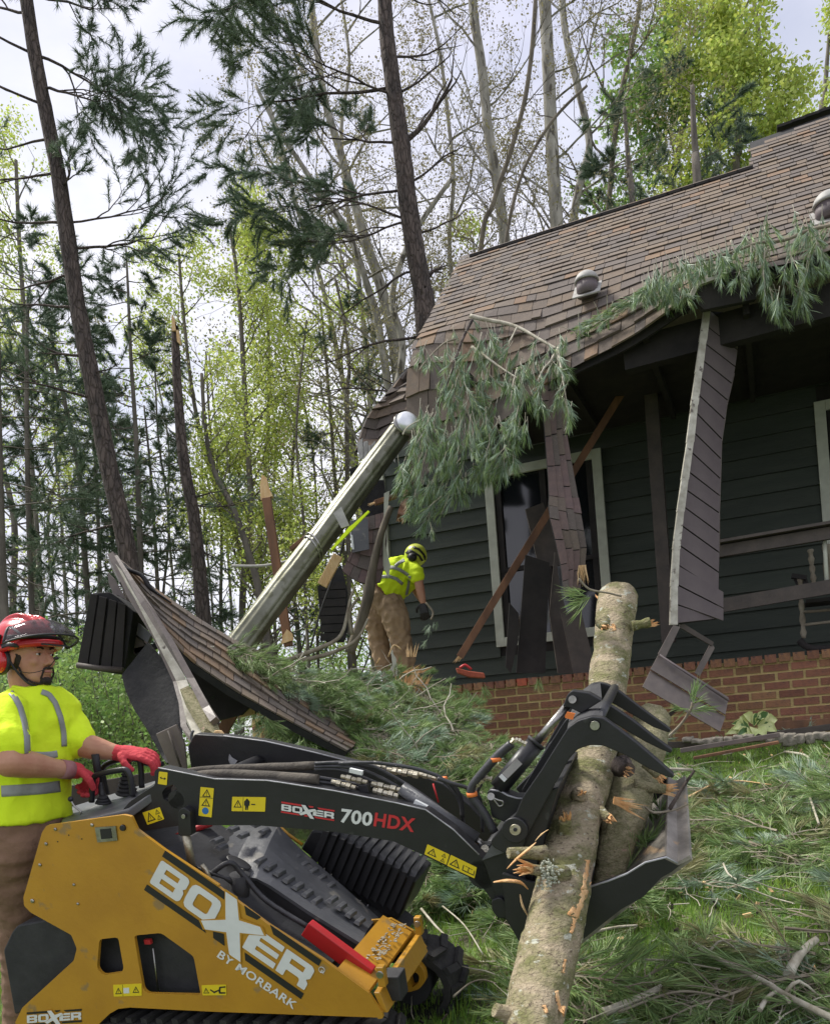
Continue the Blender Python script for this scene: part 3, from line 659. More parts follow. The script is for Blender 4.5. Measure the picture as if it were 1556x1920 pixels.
# stickers on the panel
sticker('warning_label', c2([(662, 1080), (828, 1072), (829, 1143), (666, 1149)]), 0, body, [('tri', (.18, .55, .3, .4)), ('tri', (.80, .5, .3, .4)), ('white', [(.36, .3), (.56, .3), (.56, .75), (.36, .75)]), ('ink', [(.33, .02), (.34, .02), (.34, .98), (.33, .98)])])
sticker('warning_label', c2([(1178, 1082), (1320, 1078), (1323, 1140), (1184, 1142)]), 0, body, [('tri', (.17, .55, .3, .42)), ('ink', [(.35, .4), (.5, .62), (.7, .45), (.72, .2), (.98, .15), (.98, .28), (.78, .32), (.76, .7), (.97, .72), (.97, .85), (.7, .85), (.68, .6), (.5, .8), (.33, .5)])])
# bolts and small fittings on the panel
for (x, y, r_) in [(326, 172, .006), (272, 257, .006), (236, 380, .006), (192, 590, .008), (434, 495, .005), (457, 607, .005), (540, 147, .006)]:
    c = M(*c2([(x, y)])[0], 0); MB().tube([c + ml * .002, c - ml * .004, c - ml * .006], [r_, r_, r_ * .6], 6, smooth=False).build('bolt', K['steel'], body)
c = M(*c2([(720, 163)])[0], 0); MB().tube([c, c - ml * .008], [.011, .009], 14).build('key_switch', K['black'], body)
q_ = c2([(558, 160), (680, 152), (690, 236), (574, 247)]); gp = print_poly('gauge_frame', q_, 0, K['steel'], body, .001, .004)
print_poly('gauge_window', c2([(590, 170), (652, 165), (660, 222), (598, 228)]), 0, K['ink'], body, .0055, .001)
for (x, y) in [(402, 207), (337, 245), (478, 229)]:
    c = M(*c2([(x, y)])[0], 0); MB().tube([c, c - ml * .001], .0025, 8).build('rivet', K['ink'], body)
# ---- tracks
def track(w0, near):
    wd = .20
    cx = [(205, 1945), (780 if not near else 660, 1950)]
    pts = []
    t = MB()
    # belt outline in the side plane (metres) : long loop with front wheel
    c0 = M(120, 1975, w0); L = 1.10; R0 = .115
    if not near: R0 = .125; c0 = M(782, 1856, w0) - mh * L
    loop = []
    for a in np.linspace(math.pi / 2, 3 * math.pi / 2, 12): loop.append((0 + R0 * math.cos(a), R0 * math.sin(a)))
    for a in np.linspace(-math.pi / 2, math.pi / 2, 12): loop.append((L + R0 * math.cos(a), R0 * math.sin(a)))
    n = len(loop)
    dense = []
    for i in range(n):
        p, q = A(loop[i]), A(loop[(i + 1) % n]); k = max(1, int(np.hypot(*(q - p)) / .03))
        for j in range(k): dense.append(p + (q - p) * j / k)
    dense = A(dense); m = len(dense)
    base = c0
    to = lambda p, ww: base + mh * p[0] + mu * p[1] + ml * ww
    V = [to(p, 0) for p in dense] + [to(p, wd) for p in dense]
    cen = lambda p: A([min(max(p[0], 0), L), 0])
    V += [to(cen(p) + (p - cen(p)) * .8, 0) for p in dense] + [to(cen(p) + (p - cen(p)) * .8, wd) for p in dense]
    i = np.arange(m); j = (i + 1) % m
    t.add(V, [np.stack([i, j, j + m, i + m], 1)[:, ::-1], np.stack([i, i + 2 * m, j + 2 * m, j], 1), np.stack([i + m, j + m, j + 3 * m, i + 3 * m], 1), np.stack([i + 2 * m, i + 3 * m, j + 3 * m, j + 2 * m], 1)])
    o = t.build('track', K['rubber'], loader)
    for k in range(0, m, 2):
        p = dense[k]; d = unit(A([*(p - cen(p)), 0]))[:2]; tg = dense[(k + 1) % m] - p; tg /= np.hypot(*tg)
        for ww, sk in ((.05, .012), (.15, -.012)):
            c = to(p + d * .011, ww); dd = mh * d[0] + mu * d[1]; tt = mh * tg[0] + mu * tg[1]
            MB().prism([c - ml * .048 + tt * (-.014 + sk) , c + ml * .048 + tt * (-.014 - sk), c + ml * .044 + tt * (.012 - sk), c - ml * .044 + tt * (.012 + sk)], dd * .018, center=True).build('tread_lug', K['rubber'], o)
    for k in range(4):
        c = to((.08 + k * .33, 0), .02); MB().tube([c, c + ml * (wd - .04)], .072, 18).build('track_roller', K['blackm'], o)
    return to
track(.015, True); to_far = track(.46, False)
# front idler frame of the far track
fr = rnd_corners(c3([(1100, 1330), (1170, 1240), (1230, 1310), (1240, 1370), (1200, 1420), (1130, 1440), (1100, 1400)]), 5)
plate('idler_bracket', fr, .43, .03, K['yellow'], holes=[rnd_corners(c3([(1145, 1350), (1180, 1315), (1205, 1340), (1195, 1385), (1160, 1410)]), 4)])
# front plate and cross bars (yellow)
MB().prism([M(*c3([(885, 1400)])[0], .02), M(*c3([(985, 1540)])[0], .02), M(*c3([(1140, 1480)])[0], .40), M(*c3([(1230, 1095)])[0], .86), M(*c3([(1165, 1050)])[0], .86), M(*c3([(1160, 1130)])[0], .80)][:0] or [M(700, 1862, .012), M(716, 1900, .012), M(716, 1900, .012) + ml * .44, M(700, 1862, .012) + ml * .44], mh * .02).build('front_crossbar', K['yellow'], loader, bevel=.003)
MB().prism([M(628, 1822, .012), M(690, 1860, .012), M(690, 1860, .012) + ml * .45, M(628, 1822, .012) + ml * .45], -mu * .01).build('front_deck', K['yellow'], loader)
for w_ in (.03, .42):
    c = M(712, 1850, .012) + ml * w_; MB().box(c + mu * .02, mh * .012, ml * .014, mu * .032).build('arm_stop', K['yellow'], loader, bevel=.003)
    MB().tube([c + mu * .03 - ml * .02, c + mu * .03 + ml * .02], .011, 12).build('pin', K['steel'], loader)
c = M(730, 1860, .05); MB().box(c + ml * .05, mh * .03, ml * .035, mu * .04).build('latch', K['blackm'], loader, bevel=.004)
# sawdust and chips lying on the front deck
chips = MB()
for k in range(130):
    c = M(660, 1841, .012) + ml * random.uniform(.14, .43) + mh * random.uniform(-.05, .05) + mu * .008
    a_ = random.uniform(0, 3); chips.box(c, (mh * math.cos(a_) + ml * math.sin(a_)) * random.uniform(.003, .009), (ml * math.cos(a_) - mh * math.sin(a_)) * .003, mu * .001)
chips.build('sawdust', K['twig'], loader, kind='stuff')
# red strip inside the near panel
redq = c3([(510, 1105), (555, 1032), (930, 1310), (890, 1392)])
MB().prism([M(x, y, .10) for x, y in redq], ml * .035).build('red_guard', K['red'], loader, bevel=.003)
# dark inner void panel under the hood
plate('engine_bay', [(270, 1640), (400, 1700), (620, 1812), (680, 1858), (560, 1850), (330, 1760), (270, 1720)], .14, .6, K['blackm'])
# ---- ribbed hood cover with raised steps
hq = [c3([(0, 700)])[0]]
hood_px = c1([(980, 0)]) if 0 else c3([(-130, 640), (-40, 560), (20, 462), (370, 460), (560, 640), (960, 990), (1000, 1100), (905, 1250), (860, 1150), (560, 960), (300, 790), (100, 740), (-60, 700)])
def hoodpt(px, py, up=0):           # plane tilted towards the camera: near edge lower
    w_ = .22 + .0
    return M(px, py, w_)
# hood as a plate facing up-and-near: two rows of points with real depth
near_e = c3([(-130, 640), (-40, 655), (100, 745), (250, 770), (330, 810), (560, 965), (860, 1150)])
far_e = c3([(-20, 560), (130, 455), (250, 455), (380, 462), (500, 590), (740, 800), (965, 1000)])
tl = [M(x, y, .24) for x, y in near_e]; tr_ = [M(x, y, .56) for x, y in far_e]
g = [[a + (b - a) * u + mu * (.012 * math.sin(u * 3.14)) for u in np.linspace(0, 1, 7)] for a, b in zip(tl, tr_)]
hood = sheet('hood', g, K['hood'], loader, .012)
# side skirts
MB().prism([tl[-1], tr_[-1], tr_[-1] - mu * .09 + mh * .02, tl[-1] - mu * .09 + mh * .01], mh * -.01).build('hood_front', K['hood'], loader)
for k in range(len(tl) - 1): pass
plate('hood_skirt', [*near_e, *[(x - 6, y + 34) for x, y in reversed(near_e)]], .245, .01, K['blackm'])
c = M(*c3([(155, 680)])[0], .27); 
el = MB(); el.ball(M(*c3([(150, 680)])[0], .262) + mu * .002, (.05, .028, .004), rot=A([unit(mh - mu * .62), ml, unit(mu + mh * .62)])); el.build('hood_opening', K['ink'], loader)
def step(px, py, w_):
    c = M(px, py, w_) ; d = unit(mh - mu * .72); nn = unit(np.cross(d, ml)) ; nn = nn if nn @ mu > 0 else -nn
    e = unit(ml + d * .1)
    V = []
    for (a, b, h) in [(-.012, -.03, 0), (.012, -.03, 0), (.012, .03, 0), (-.012, .03, 0), (-.007, -.024, .012), (.007, -.024, .012), (.007, .024, .012), (-.007, .024, .012)]:
        V.append(c + d * a + e * b + nn * (h + .006))
    MB().add(V, np.array([(4, 5, 6, 7), (0, 1, 5, 4), (1, 2, 6, 5), (2, 3, 7, 6), (3, 0, 4, 7)])).build('hood_step', K['hood'], hood, np.mean(V, 0), bevel=.002)
for (x, y) in [(112, 495), (170, 530), (250, 465), (295, 505), (335, 550), (372, 590), (425, 628), (475, 665), (525, 702), (578, 740), (625, 780), (678, 825)]: step(*c3([(x, y)])[0], .49 if x > 200 else .38)
for (x, y) in [(272, 678), (330, 712), (382, 748), (435, 788), (490, 828), (545, 870), (598, 912)]: step(*c3([(x, y)])[0], .32)
for (x, y) in [(690, 905), (742, 945), (798, 988), (850, 1030)]: step(*c3([(x, y)])[0], .36)
for (x, y) in [(20, 560), (45, 600)]: step(*c3([(x, y)])[0], .3)
# ---- louvred cowl on the far side
cowl = MB().prism([M(*p, .62) for p in c3([(510, 600), (575, 490), (740, 505), (1185, 790), (1110, 960), (1080, 1010), (960, 975)])], ml * .22).build('cowl', K['black'], loader, bevel=.008)
nl = 12
for k in range(nl):
    u0, u1 = k / nl, (k + .98) / nl
    def tp(u): return (640 + 545 * u, 492 + 285 * u)
    (x0, y0), (x1, y1) = tp(u0), tp(u1)
    n0, n1 = M(*c3([(x0, y0)])[0], .60), M(*c3([(x1, y1)])[0], .60)
    d0, d1 = M(*c3([(x0 - 95, y0 + 215 - 20 * u0)])[0], .60), M(*c3([(x1 - 95, y1 + 215 - 20 * u1)])[0], .60)
    f0, f1 = n0 + ml * .2 + mu * .02, n1 + ml * .2 + mu * .02
    o_, q_ = mu * .012 - ml * .004, -ml * .014
    V = [f0, f1 + mu * .012, n1 + o_ * .6 + ml * .03 + mu * .012, n0 + ml * .03 + mu * .012, n0, n1 + o_ + q_ * .4, d0, d1 + q_]
    MB().add(V, np.array([(0, 3, 2, 1), (3, 4, 5, 2), (4, 6, 7, 5)])).build('louvre', K['black'], cowl)
    sl_ = M(*c3([(x0 - 100, y0 + 240)])[0], .605); sd2 = M(*c3([(x0 - 130, y0 + 300)])[0], .605)
    if k < 9: MB().tube([sl_, sd2], .0022, 5).build('slot', K['edge'], cowl)
# yellow far ledge beside the cowl
MB().tube([M(*c3([(380, 460)])[0], .6), M(*c3([(430, 510)])[0], .6), M(*c3([(520, 575)])[0], .6)], .007, 8).build('cowl_edge', K['yellow'], loader)
# ---- lift arms
arm_px = [(289, 1446), (299, 1440), (347, 1451), (402, 1462), (500, 1465), (529, 1469), (625, 1484), (747, 1508), (798, 1520), (850, 1557), (900, 1606), (938, 1640), (975, 1690), (998, 1700), (985, 1740), (975, 1768), (948, 1724), (931, 1713), (922, 1688), (906, 1667), (885, 1649), (798, 1606), (737, 1578), (631, 1561), (580, 1556), (480, 1548), (400, 1548), (340, 1548), (262, 1560), (222, 1528), (244, 1503), (291, 1472)]
AW = .09
arm = plate('lift_arm', rnd_corners(arm_px, 3, 2), AW, .05, K['black'], holes=[rnd_corners(c1([(945, 1110), (965, 1080), (1010, 1060), (1035, 1085), (1020, 1130), (985, 1165), (955, 1150)]), 3)], bevel=.003)
MB().tube([M(x, y, AW + .0) for x, y in [(297, 1440), (347, 1450), (402, 1461), (500, 1464), (529, 1468), (625, 1483), (747, 1507), (798, 1519), (850, 1556), (898, 1603)]], .0022, 6).build('worn_rim', K['edge'], arm)
far_px = [tuple(p) for p in conv([(640, 1030), (810, 1040), (1000, 1065), (1090, 1085), (1250, 1120), (1420, 1165), (1560, 1200)], 130, 1000, 2.73)] + [(780, 1452), (830, 1470), (880, 1510), (925, 1560), (950, 1600), (940, 1640), (880, 1620), (800, 1560), (700, 1530), (560, 1500), (420, 1490), (365, 1490), (352, 1400)]
farm = plate('lift_arm', far_px, .66, .05, K['black'], bevel=.003)
MB().tube([M(x, y, .66) for x, y in conv([(790, 1038), (1000, 1065), (1090, 1085), (1250, 1122), (1420, 1165)], 130, 1000, 2.73)], .0028, 6).build('worn_rim', K['edge'], farm)
MB().prism([M(*p, .655) for p in conv([(820, 1130), (835, 1150), (862, 1165), (850, 1182), (825, 1185), (815, 1160)], 130, 1000, 2.73)], -ml * .002).build('scratch', K['edge'], farm)
# cross tubes between the arms
MB().tube([M(905, 1640, AW), M(905, 1640, AW) + ml * .6], .045, 16).build('cross_tube', K['black'], loader)
MB().tube([M(330, 1500, AW), M(330, 1500, AW) + ml * .6], .03, 16).build('cross_tube', K['black'], loader)
# arm prints
logo('lettering', c3([(400, 335)])[0], ((c3([(706, 384)])[0][0] - c3([(400, 335)])[0][0]) / 7.5, (c3([(706, 384)])[0][1] - c3([(400, 335)])[0][1]) / 7.5), (-.4, 12), AW, K['white'], K['redink'], arm)
text_fit('700', c3([(738, 438)])[0], c3([(922, 462)])[0], 25, AW, K['white'], arm, bold=.03)
text_fit('HDX', c3([(930, 460)])[0], c3([(1166, 496)])[0], 25, AW, K['redink'], arm, bold=.03)
sticker('warning_label', c3([(1250, 570), (1378, 630), (1360, 690), (1232, 628)]), AW, arm, [('tri', (.30, .5, .38, .55)), ('tri', (.80, .3, .2, .5)), ('tri', (.80, .75, .2, .5))])
sticker('warning_label', c3([(1386, 632), (1538, 706), (1524, 770), (1364, 695)]), AW, arm, [('tri', (.24, .5, .38, .5)), ('ink', [(.52, .3), (.55, .3), (.55, .72), (.93, .72), (.93, .35), (.96, .35), (.96, .8), (.52, .8)]), ('ink', [(.6, .3), (.87, .35), (.87, .39), (.6, .34)]), ('ink', [(.72, .3), (.745, .3), (.745, .7), (.72, .7)])])
sticker('warning_label', c3([(112, 293), (307, 296), (303, 380), (108, 377)]), AW, arm, [('tri', (.18, .5, .3, .42)), ('ink', [(.41, .2), (.45, .1), (.49, .2), (.53, .3), (.53, .6), (.5, .6), (.49, .9), (.46, .9), (.45, .6), (.44, .9), (.41, .9), (.4, .6), (.37, .6), (.37, .3)]), ('ink', [(.58, .47), (.7, .47), (.7, .55), (.58, .55)]), ('ink', [(.33, .02), (.34, .02), (.34, .98), (.33, .98)])])
sticker('warning_label', c1([(1172, 1076), (1250, 1084), (1236, 1254), (1160, 1244)]), AW, arm, [('tri', (.5, .2, .15, 2.2)), ('tri', (.5, .52, .15, 2.2)), ('blueink', [(.5 + .26 * math.cos(a), .8 + .12 * math.sin(a)) for a in np.linspace(0, 6.28, 13)[:-1]]), ('ink', [(.02, .34), (.98, .34), (.98, .355), (.02, .355)])])
sticker('warning_label', c1([(834, 1226), (934, 1194), (960, 1264), (862, 1298)]), AW, arm, [('tri', (.32, .5, .4, .6)), ('tri', (.78, .28, .22, .6)), ('tri', (.78, .74, .22, .6))])
sticker('warning_label', c1([(930, 986), (980, 992), (975, 1066), (923, 1058)]), AW, arm, [('ink', [(.15, .45), (.35, .38), (.35, .48), (.65, .5), (.65, .4), (.88, .5), (.65, .62), (.65, .56), (.35, .54), (.35, .6)])])
# arm pivot and strut behind the panel
MB().prism([M(x, y, .06) for x, y in rnd_corners([(334, 1522), (343, 1514), (356, 1522), (359, 1568), (334, 1568)], 4)], ml * .03).build('strut_head', K['black'], loader, bevel=.002)
MB().tube([M(345, 1531, .055), M(345, 1531, .055) - ml * .006], .007, 10).build('bolt', K['steel'], loader)
MB().tube([M(348, 1562, .075), M(361, 1628, .10)], .013, 14).build('strut_rod', K['brass'], loader)
MB().tube([M(366, 1628, .10), M(420, 1646, .13), M(445, 1655, .16)], [.008, .006, .02], 8).build('hose', K['hose'], loader)
MB().tube([M(450, 1640, .17), M(450, 1700, .17)], [.035, .03], 14).build('filter_cap', K['blackm'], loader)
MB().tube([M(378, 1622, .09), M(386, 1632, .09), M(396, 1655, .09)], .008, 10).build('hose_elbow', K['brass'], loader)
MB().tube([M(395, 1640, .12), M(430, 1618, .14), M(455, 1640, .16), M(500, 1690, .16), M(580, 1740, .16)], .009, 8, sub=5).build('hose', K['hose'], loader)
MB().tube([M(330, 1570, .3), M(380, 1550, .36), M(395, 1545, .4)], .012, 8).build('red_bar', K['red'], loader)
# dashboard between the arms at the operator
dash = MB().prism([M(112, 1548, .06), M(240, 1520, .06), M(296, 1478, .1), M(292, 1464, .62), M(125, 1516, .66)], -mu * .03).build('dashboard', K['hood'], loader, bevel=.004)
# ---- controls
CW = .36
def cp(x, y, w_=CW): return M(*c1([(x, y)])[0], w_)
lv = MB(); lv.tube([cp(555, 885), cp(565, 950), cp(580, 1050)], [.014, .014, .0135], 12); lv.build('control_grip', K['blackm'], loader)
MB().tube([cp(580, 1040), cp(600, 1130), cp(605, 1165)], [.012, .012, .016], 12).build('lever', K['black'], loader)
MB().tube([cp(745, 835, .46), cp(748, 900, .46), cp(745, 975, .46)], [.014, .0145, .013], 12).build('control_grip', K['blackm'], loader)
MB().tube([cp(535, 1165, .33), cp(540, 1060, .33), cp(560, 1010, .33), cp(700, 978, .33), cp(745, 985, .33), cp(765, 1040, .33), cp(775, 1130, .33)], .011, 12, sub=5).build('hand_bar', K['black'], loader)
MB().tube([cp(625, 1120, .44), cp(600, 1000, .44), cp(615, 950, .44), cp(700, 918, .44), cp(800, 915, .44), cp(820, 950, .44), cp(828, 1080, .44)], .011, 12, sub=5).build('hand_bar', K['black'], loader)
MB().tube([cp(640, 930, .5), cp(760, 880, .5), cp(850, 940, .5), cp(950, 942, .5)], .010, 12, sub=5).build('hand_bar', K['black'], loader)
bt = MB()
for k in range(6): bt.tube([cp(740, 1120 - k * 22, .42), cp(740, 1112 - k * 22, .42), cp(740, 1100 - k * 22, .42)], [.038 - k * .004, .042 - k * .004, .032 - k * .004], 16)
bt.build('rubber_boot', K['rubber'], loader)
bt = MB()
for k in range(3): bt.tube([cp(603, 1170 - k * 14, .34), cp(603, 1158 - k * 14, .34)], [.03 - k * .005, .026 - k * .005], 16)
bt.build('rubber_boot', K['blackm'], loader)
MB().tube([cp(468, 1235, .22), cp(470, 1220, .22), cp(435, 1190, .22), cp(414, 1155, .22)], .0035, 8, sub=4).build('small_lever', K['steel'], loader)
MB().ball(cp(412, 1148, .22), .010).build('lever_knob', K['black'], loader)
# ---- hoses along the arm
MB().tube([M(330, 1452, .16), M(380, 1444, .2), (M(480, 1440, .2)), M(595, 1436, .2)], [.010, .013, .014, .014], 12, sub=4, rough=.03).build('hose_sleeve', K['sleeve'], loader)
MB().tube([M(340, 1459, .13), M(400, 1452, .14), M(480, 1455, .14), M(597, 1462, .14)], [.012, .016, .018, .016], 12, sub=4, rough=.03).build('hose_sleeve', K['sleeve'], loader)
for pts_, r_ in [([(590, 1432), (640, 1430), (690, 1434), (760, 1470), (830, 1520), (880, 1575)], .0055), ([(590, 1438), (650, 1438), (700, 1452), (770, 1490), (840, 1540), (885, 1590)], .0055), ([(590, 1443), (640, 1444), (690, 1462), (730, 1480), (800, 1520), (856, 1570)], .0055), ([(595, 1458), (620, 1462), (660, 1470), (700, 1478)], .006), ([(595, 1466), (640, 1472), (690, 1482)], .006), ([(700, 1430), (760, 1438), (800, 1448), (830, 1462), (860, 1500), (868, 1540), (876, 1570)], .006), ([(820, 1460), (850, 1470), (880, 1480), (900, 1500), (905, 1560)], .006), ([(635, 1432), (700, 1430), (740, 1436)], .005)]:
    MB().tube([M(x, y, .15 + .012 * i) for i, (x, y) in enumerate(pts_)], r_, 8, sub=5).build('hydraulic_hose', K['hose'], loader)
def fitting(p0, p1, w_, r_=.0085, n=5):
    mb = MB(); a, b = M(*p0, w_), M(*p1, w_)
    for i in range(n):
        t0, t1 = i / n, (i + .86) / n; rr = r_ * (1.25 if i % 2 else .85)
        mb.tube([a + (b - a) * t0, a + (b - a) * t1], rr, 6 if i % 2 else 10, smooth=False)
    mb.build('hose_fitting', K['brass'], loader)
fitting((622, 1466), (668, 1478), .13); fitting((640, 1456), (690, 1468), .15); fitting((697, 1470), (756, 1483), .17, .009); fitting((700, 1482), (748, 1494), .15, .010); fitting((684, 1430), (724, 1440), .2, .007)
fitting((726, 1444), (785, 1454), .22, .010, 6); fitting((735, 1436), (800, 1452), .25, .008, 6); fitting((785, 1452), (828, 1462), .24, .008)
MB().box(M(684, 1478, .15), mh * .016, ml * .012, mu * .013).build('coupler_block', K['black'], loader, bevel=.002)
for (x, y, a_) in [(668, 1447, .3), (789, 1509, .6), (845, 1551, .7)]:
    d = unit(mh - mu * a_); MB().box(M(x, y, .13), d * .021, ml * .006, np.cross(d, ml) * .0065).build('hose_label', K['white'], loader)
MB().tube([M(838, 1461, .2), M(829, 1462, .2)], .009, 10).build('cable_tie', K['orange'], loader)
MB().tube([M(812, 1470, .22), M(822, 1505, .22)], .003, 6).build('thin_red_line', K['redink'], loader)
# tilt cylinder
MB().tube([M(752, 1478, .16), M(893, 1574, .17)], .0205, 18).build('tilt_cylinder', K['hood'], loader)
MB().tube([M(889, 1571, .17), M(912, 1592, .17)], .011, 14).build('cylinder_rod', K['steel'], loader)
MB().box(M(910, 1592, .17), mh * .022, ml * .02, mu * .018).build('clevis', K['black'], loader, bevel=.003)
MB().tube([M(909, 1592, .145), M(909, 1592, .20)], .012, 12).build('pin', K['brass'], loader)
fitting((835, 1555), (862, 1565), .14, .005)
# ---- mounting head
GW = .05                                      # near side of the grapple
plate('mount_head', rnd_corners(c4([(295, 1022), (350, 980), (430, 918), (452, 970), (500, 1010), (600, 1180), (560, 1350), (500, 1465), (420, 1340), (350, 1180)]), 4), AW - .01, .62, K['black'], bevel=.004)
MB().prism([M(x, y, AW - .012) for x, y in c4([(295, 1025), (350, 938), (405, 922), (440, 918), (455, 968), (425, 980), (360, 1000)])], -ml * .01).build('worn_face', K['hood'], loader)
for (x, y) in [(373, 1255), (395, 1290)]:
    MB().tube([M(*c4([(x, y)])[0], AW), M(*c4([(x, y)])[0], AW) - ml * .018], [.014, .012], 8, smooth=False).build('bolt', K['brass'], loader)
MB().prism([M(x, y, AW - .012) for x, y in rnd_corners(c4([(345, 1235), (390, 1215), (420, 1240), (430, 1330), (380, 1330), (350, 1290)]), 5)], -ml * .012).build('lock_plate', K['black'], loader, bevel=.003)
# ================================================================== grapple bucket
grap = thing('grapple_bucket', M(1040, 1760, .45), 'black grapple bucket with three curved tines clamped over the pine log', 'grapple')
def gp(name, pix, w0, th, m=None, holes=(), rad=3, **kw):
    o = MB().prism([M(x, y, w0) for x, y in rnd_corners(pix, rad, 3)], ml * th, [[M(x, y, w0) for x, y in h] for h in holes]).build(name, m or K['black'], grap, bevel=.003, **kw); return o
near_jaw = c4([(338, 925), (425, 820), (470, 785), (510, 690), (600, 560), (745, 330), (800, 288), (875, 266), (935, 272), (1000, 318), (1120, 410), (1225, 500), (1310, 575), (1312, 592), (1280, 590), (1180, 545), (1070, 480), (1000, 448), (935, 420), (865, 418), (800, 440), (755, 490), (700, 590), (640, 700), (570, 830), (530, 910), (500, 985), (430, 1000), (350, 960)])
gp('tine', near_jaw, GW, .035, rad=5)
jaw2 = c4([(500, 660), (620, 460), (730, 290), (790, 240), (850, 205), (885, 182), (930, 184), (990, 215), (1100, 290), (1220, 385), (1305, 445), (1296, 462), (1240, 440), (1150, 395), (1040, 330), (960, 280), (900, 290), (800, 400), (640, 640), (560, 720)])
gp('tine', jaw2, GW + .36, .035, rad=5)
jaw3 = c4([(620, 440), (740, 230), (830, 130), (865, 95), (910, 84), (955, 92), (1020, 130), (1130, 215), (1240, 295), (1298, 338), (1285, 352), (1200, 322), (1080, 250), (985, 195), (930, 190), (860, 260), (700, 480)])
gp('tine', jaw3, GW + .74, .035, rad=5)
# curved hump plates joining the tines
def hump(pa, wa, pb, wb, nm='tine_cover'):
    a = [M(x, y, wa) for x, y in pa]; b = [M(x, y, wb) for x, y in pb]
    sheet(nm, [a, b], K['blackm'], grap, .008)
hump(c4([(745, 330), (800, 288), (875, 266), (935, 272)]), GW + .03, c4([(760, 255), (800, 225), (860, 190), (930, 184)]), GW + .37)
hump(c4([(760, 250), (800, 225), (860, 190), (930, 184)]), GW + .39, c4([(800, 160), (835, 118), (870, 95), (920, 85)]), GW + .75)
for x, y, w_ in [(892, 312, GW)]:
    MB().tube([M(*c4([(x, y)])[0], w_), M(*c4([(x, y)])[0], w_) - ml * .007], .0125, 14).build('pivot_pin', K['steel'], grap)
MB().tube([M(*c4([(892, 312)])[0], GW), M(*c4([(892, 312)])[0], GW) + ml * .78], .016, 14).build('pivot_bar', K['black'], grap)
# hinge boss
MB().tube([M(*c4([(470, 865)])[0], GW), M(*c4([(470, 865)])[0], GW) - ml * .012], .037, 22).build('hinge_boss', K['black'], grap, bevel=.003)
MB().tube([M(*c4([(470, 865)])[0], GW - .012), M(*c4([(470, 865)])[0], GW - .012) - ml * .006], [.0165, .0155], 18).build('hinge_pin', K['brass'], grap)
MB().tube([M(*c4([(470, 865)])[0], GW - .018), M(*c4([(470, 865)])[0], GW - .018) - ml * .004], .006, 6).build('hinge_bolt', K['blackm'], grap)
# cylinder bracket with lynch pin
gp('cylinder_bracket', c4([(318, 668), (345, 650), (400, 660), (470, 690), (540, 690), (520, 780), (420, 830), (345, 800)]), GW + .10, .05)
MB().tube([M(*p, GW + .10) for p in c4([(335, 655), (385, 660), (430, 685), (480, 700), (520, 702)])], .003, 6).build('worn_rim', K['edge'], grap)
MB().tube([M(*c4([(340, 690)])[0], GW + .13), M(*c4([(340, 690)])[0], GW + .07)], .011, 14).build('cylinder_pin', K['steel'], grap)
MB().tube([M(*p, GW + .075) for p in c4([(345, 695), (380, 710), (402, 716), (404, 735), (385, 742), (372, 728), (355, 705)])], .003, 6, sub=5).build('lynch_pin', K['steel'], grap)
# clamp cylinder
cA, cB, cC = c4([(378, 650), (575, 410), (745, 210)])
MB().tube([M(*cA, GW + .12), M(*cB, GW + .16)], .0275, 20).build('clamp_cylinder', K['black'], grap)
MB().tube([M(*cB, GW + .16), M(*cB, GW + .16) + (M(*cC, GW + .19) - M(*cB, GW + .16)) * .06], .030, 20).build('cylinder_gland', K['blackm'], grap)
MB().tube([M(*cB, GW + .16), M(*cC, GW + .19)], .0125, 16).build('cylinder_rod', K['steel'], grap)
MB().prism([M(x, y, GW + .17) for x, y in rnd_corners(c4([(720, 215), (745, 150), (770, 128), (860, 140), (930, 180), (820, 250), (760, 220)]), 3)], ml * .04).build('rod_clevis', K['black'], grap, bevel=.003)
MB().tube([M(*c4([(772, 175)])[0], GW + .165), M(*c4([(772, 175)])[0], GW + .15)], .0115, 14).build('clevis_pin', K['steel'], grap)
# label on the cylinder
ca, cb = M(*c4([(415, 580)])[0], GW + .10), M(*c4([(495, 500)])[0], GW + .12); dd = unit(cb - ca); sd_ = unit(np.cross(dd, ml))
MB().box((ca + cb) / 2 - ml * .006, dd * .030, sd_ * .011, ml * .001).build('data_label', K['ventgrey'], grap)
MB().box(ca - ml * .008 + dd * -.006, dd * .006, sd_ * .011, ml * .001).build('data_label', K['white'], grap)
MB().prism([M(x, y, GW + .03) for x, y in c4([(733, 262), (745, 240), (788, 248), (775, 282), (735, 272)])], ml * -.004).build('orange_flag', K['orange'], grap, label='bright orange peeling tag')
# clamp hoses
MB().tube([M(*p, GW + .08) for p in c4([(360, 880), (300, 770), (245, 700), (240, 640), (300, 560), (380, 470), (450, 410)])], .013, 10, sub=4).build('clamp_hose', K['hose'], grap)
MB().tube([M(*p, GW + .10) for p in c4([(240, 690), (270, 660), (300, 600), (345, 600)])], .006, 8, sub=4).build('clamp_hose', K['hose'], grap)
MB().tube([M(*p, GW + .14) for p in c4([(190, 800), (180, 700), (140, 630), (80, 600)])], .007, 8, sub=4).build('clamp_hose', K['rubber'], grap)
for a_, b_, w_ in [(((425, 425)), ((470, 385)), .08), (((470, 385)), ((530, 415)), .09), ((255, 640), (300, 600), .08), ((300, 590), (350, 600), .09)]:
    p0, p1 = c4([a_, b_]); mb = MB(); a = M(*p0, GW + w_); b = M(*p1, GW + w_)
    for i in range(4): mb.tube([a + (b - a) * i / 4, a + (b - a) * (i + .8) / 4], .009 if i % 2 else .0065, 6, smooth=False)
    mb.build('hose_elbow', K['brass'], grap)
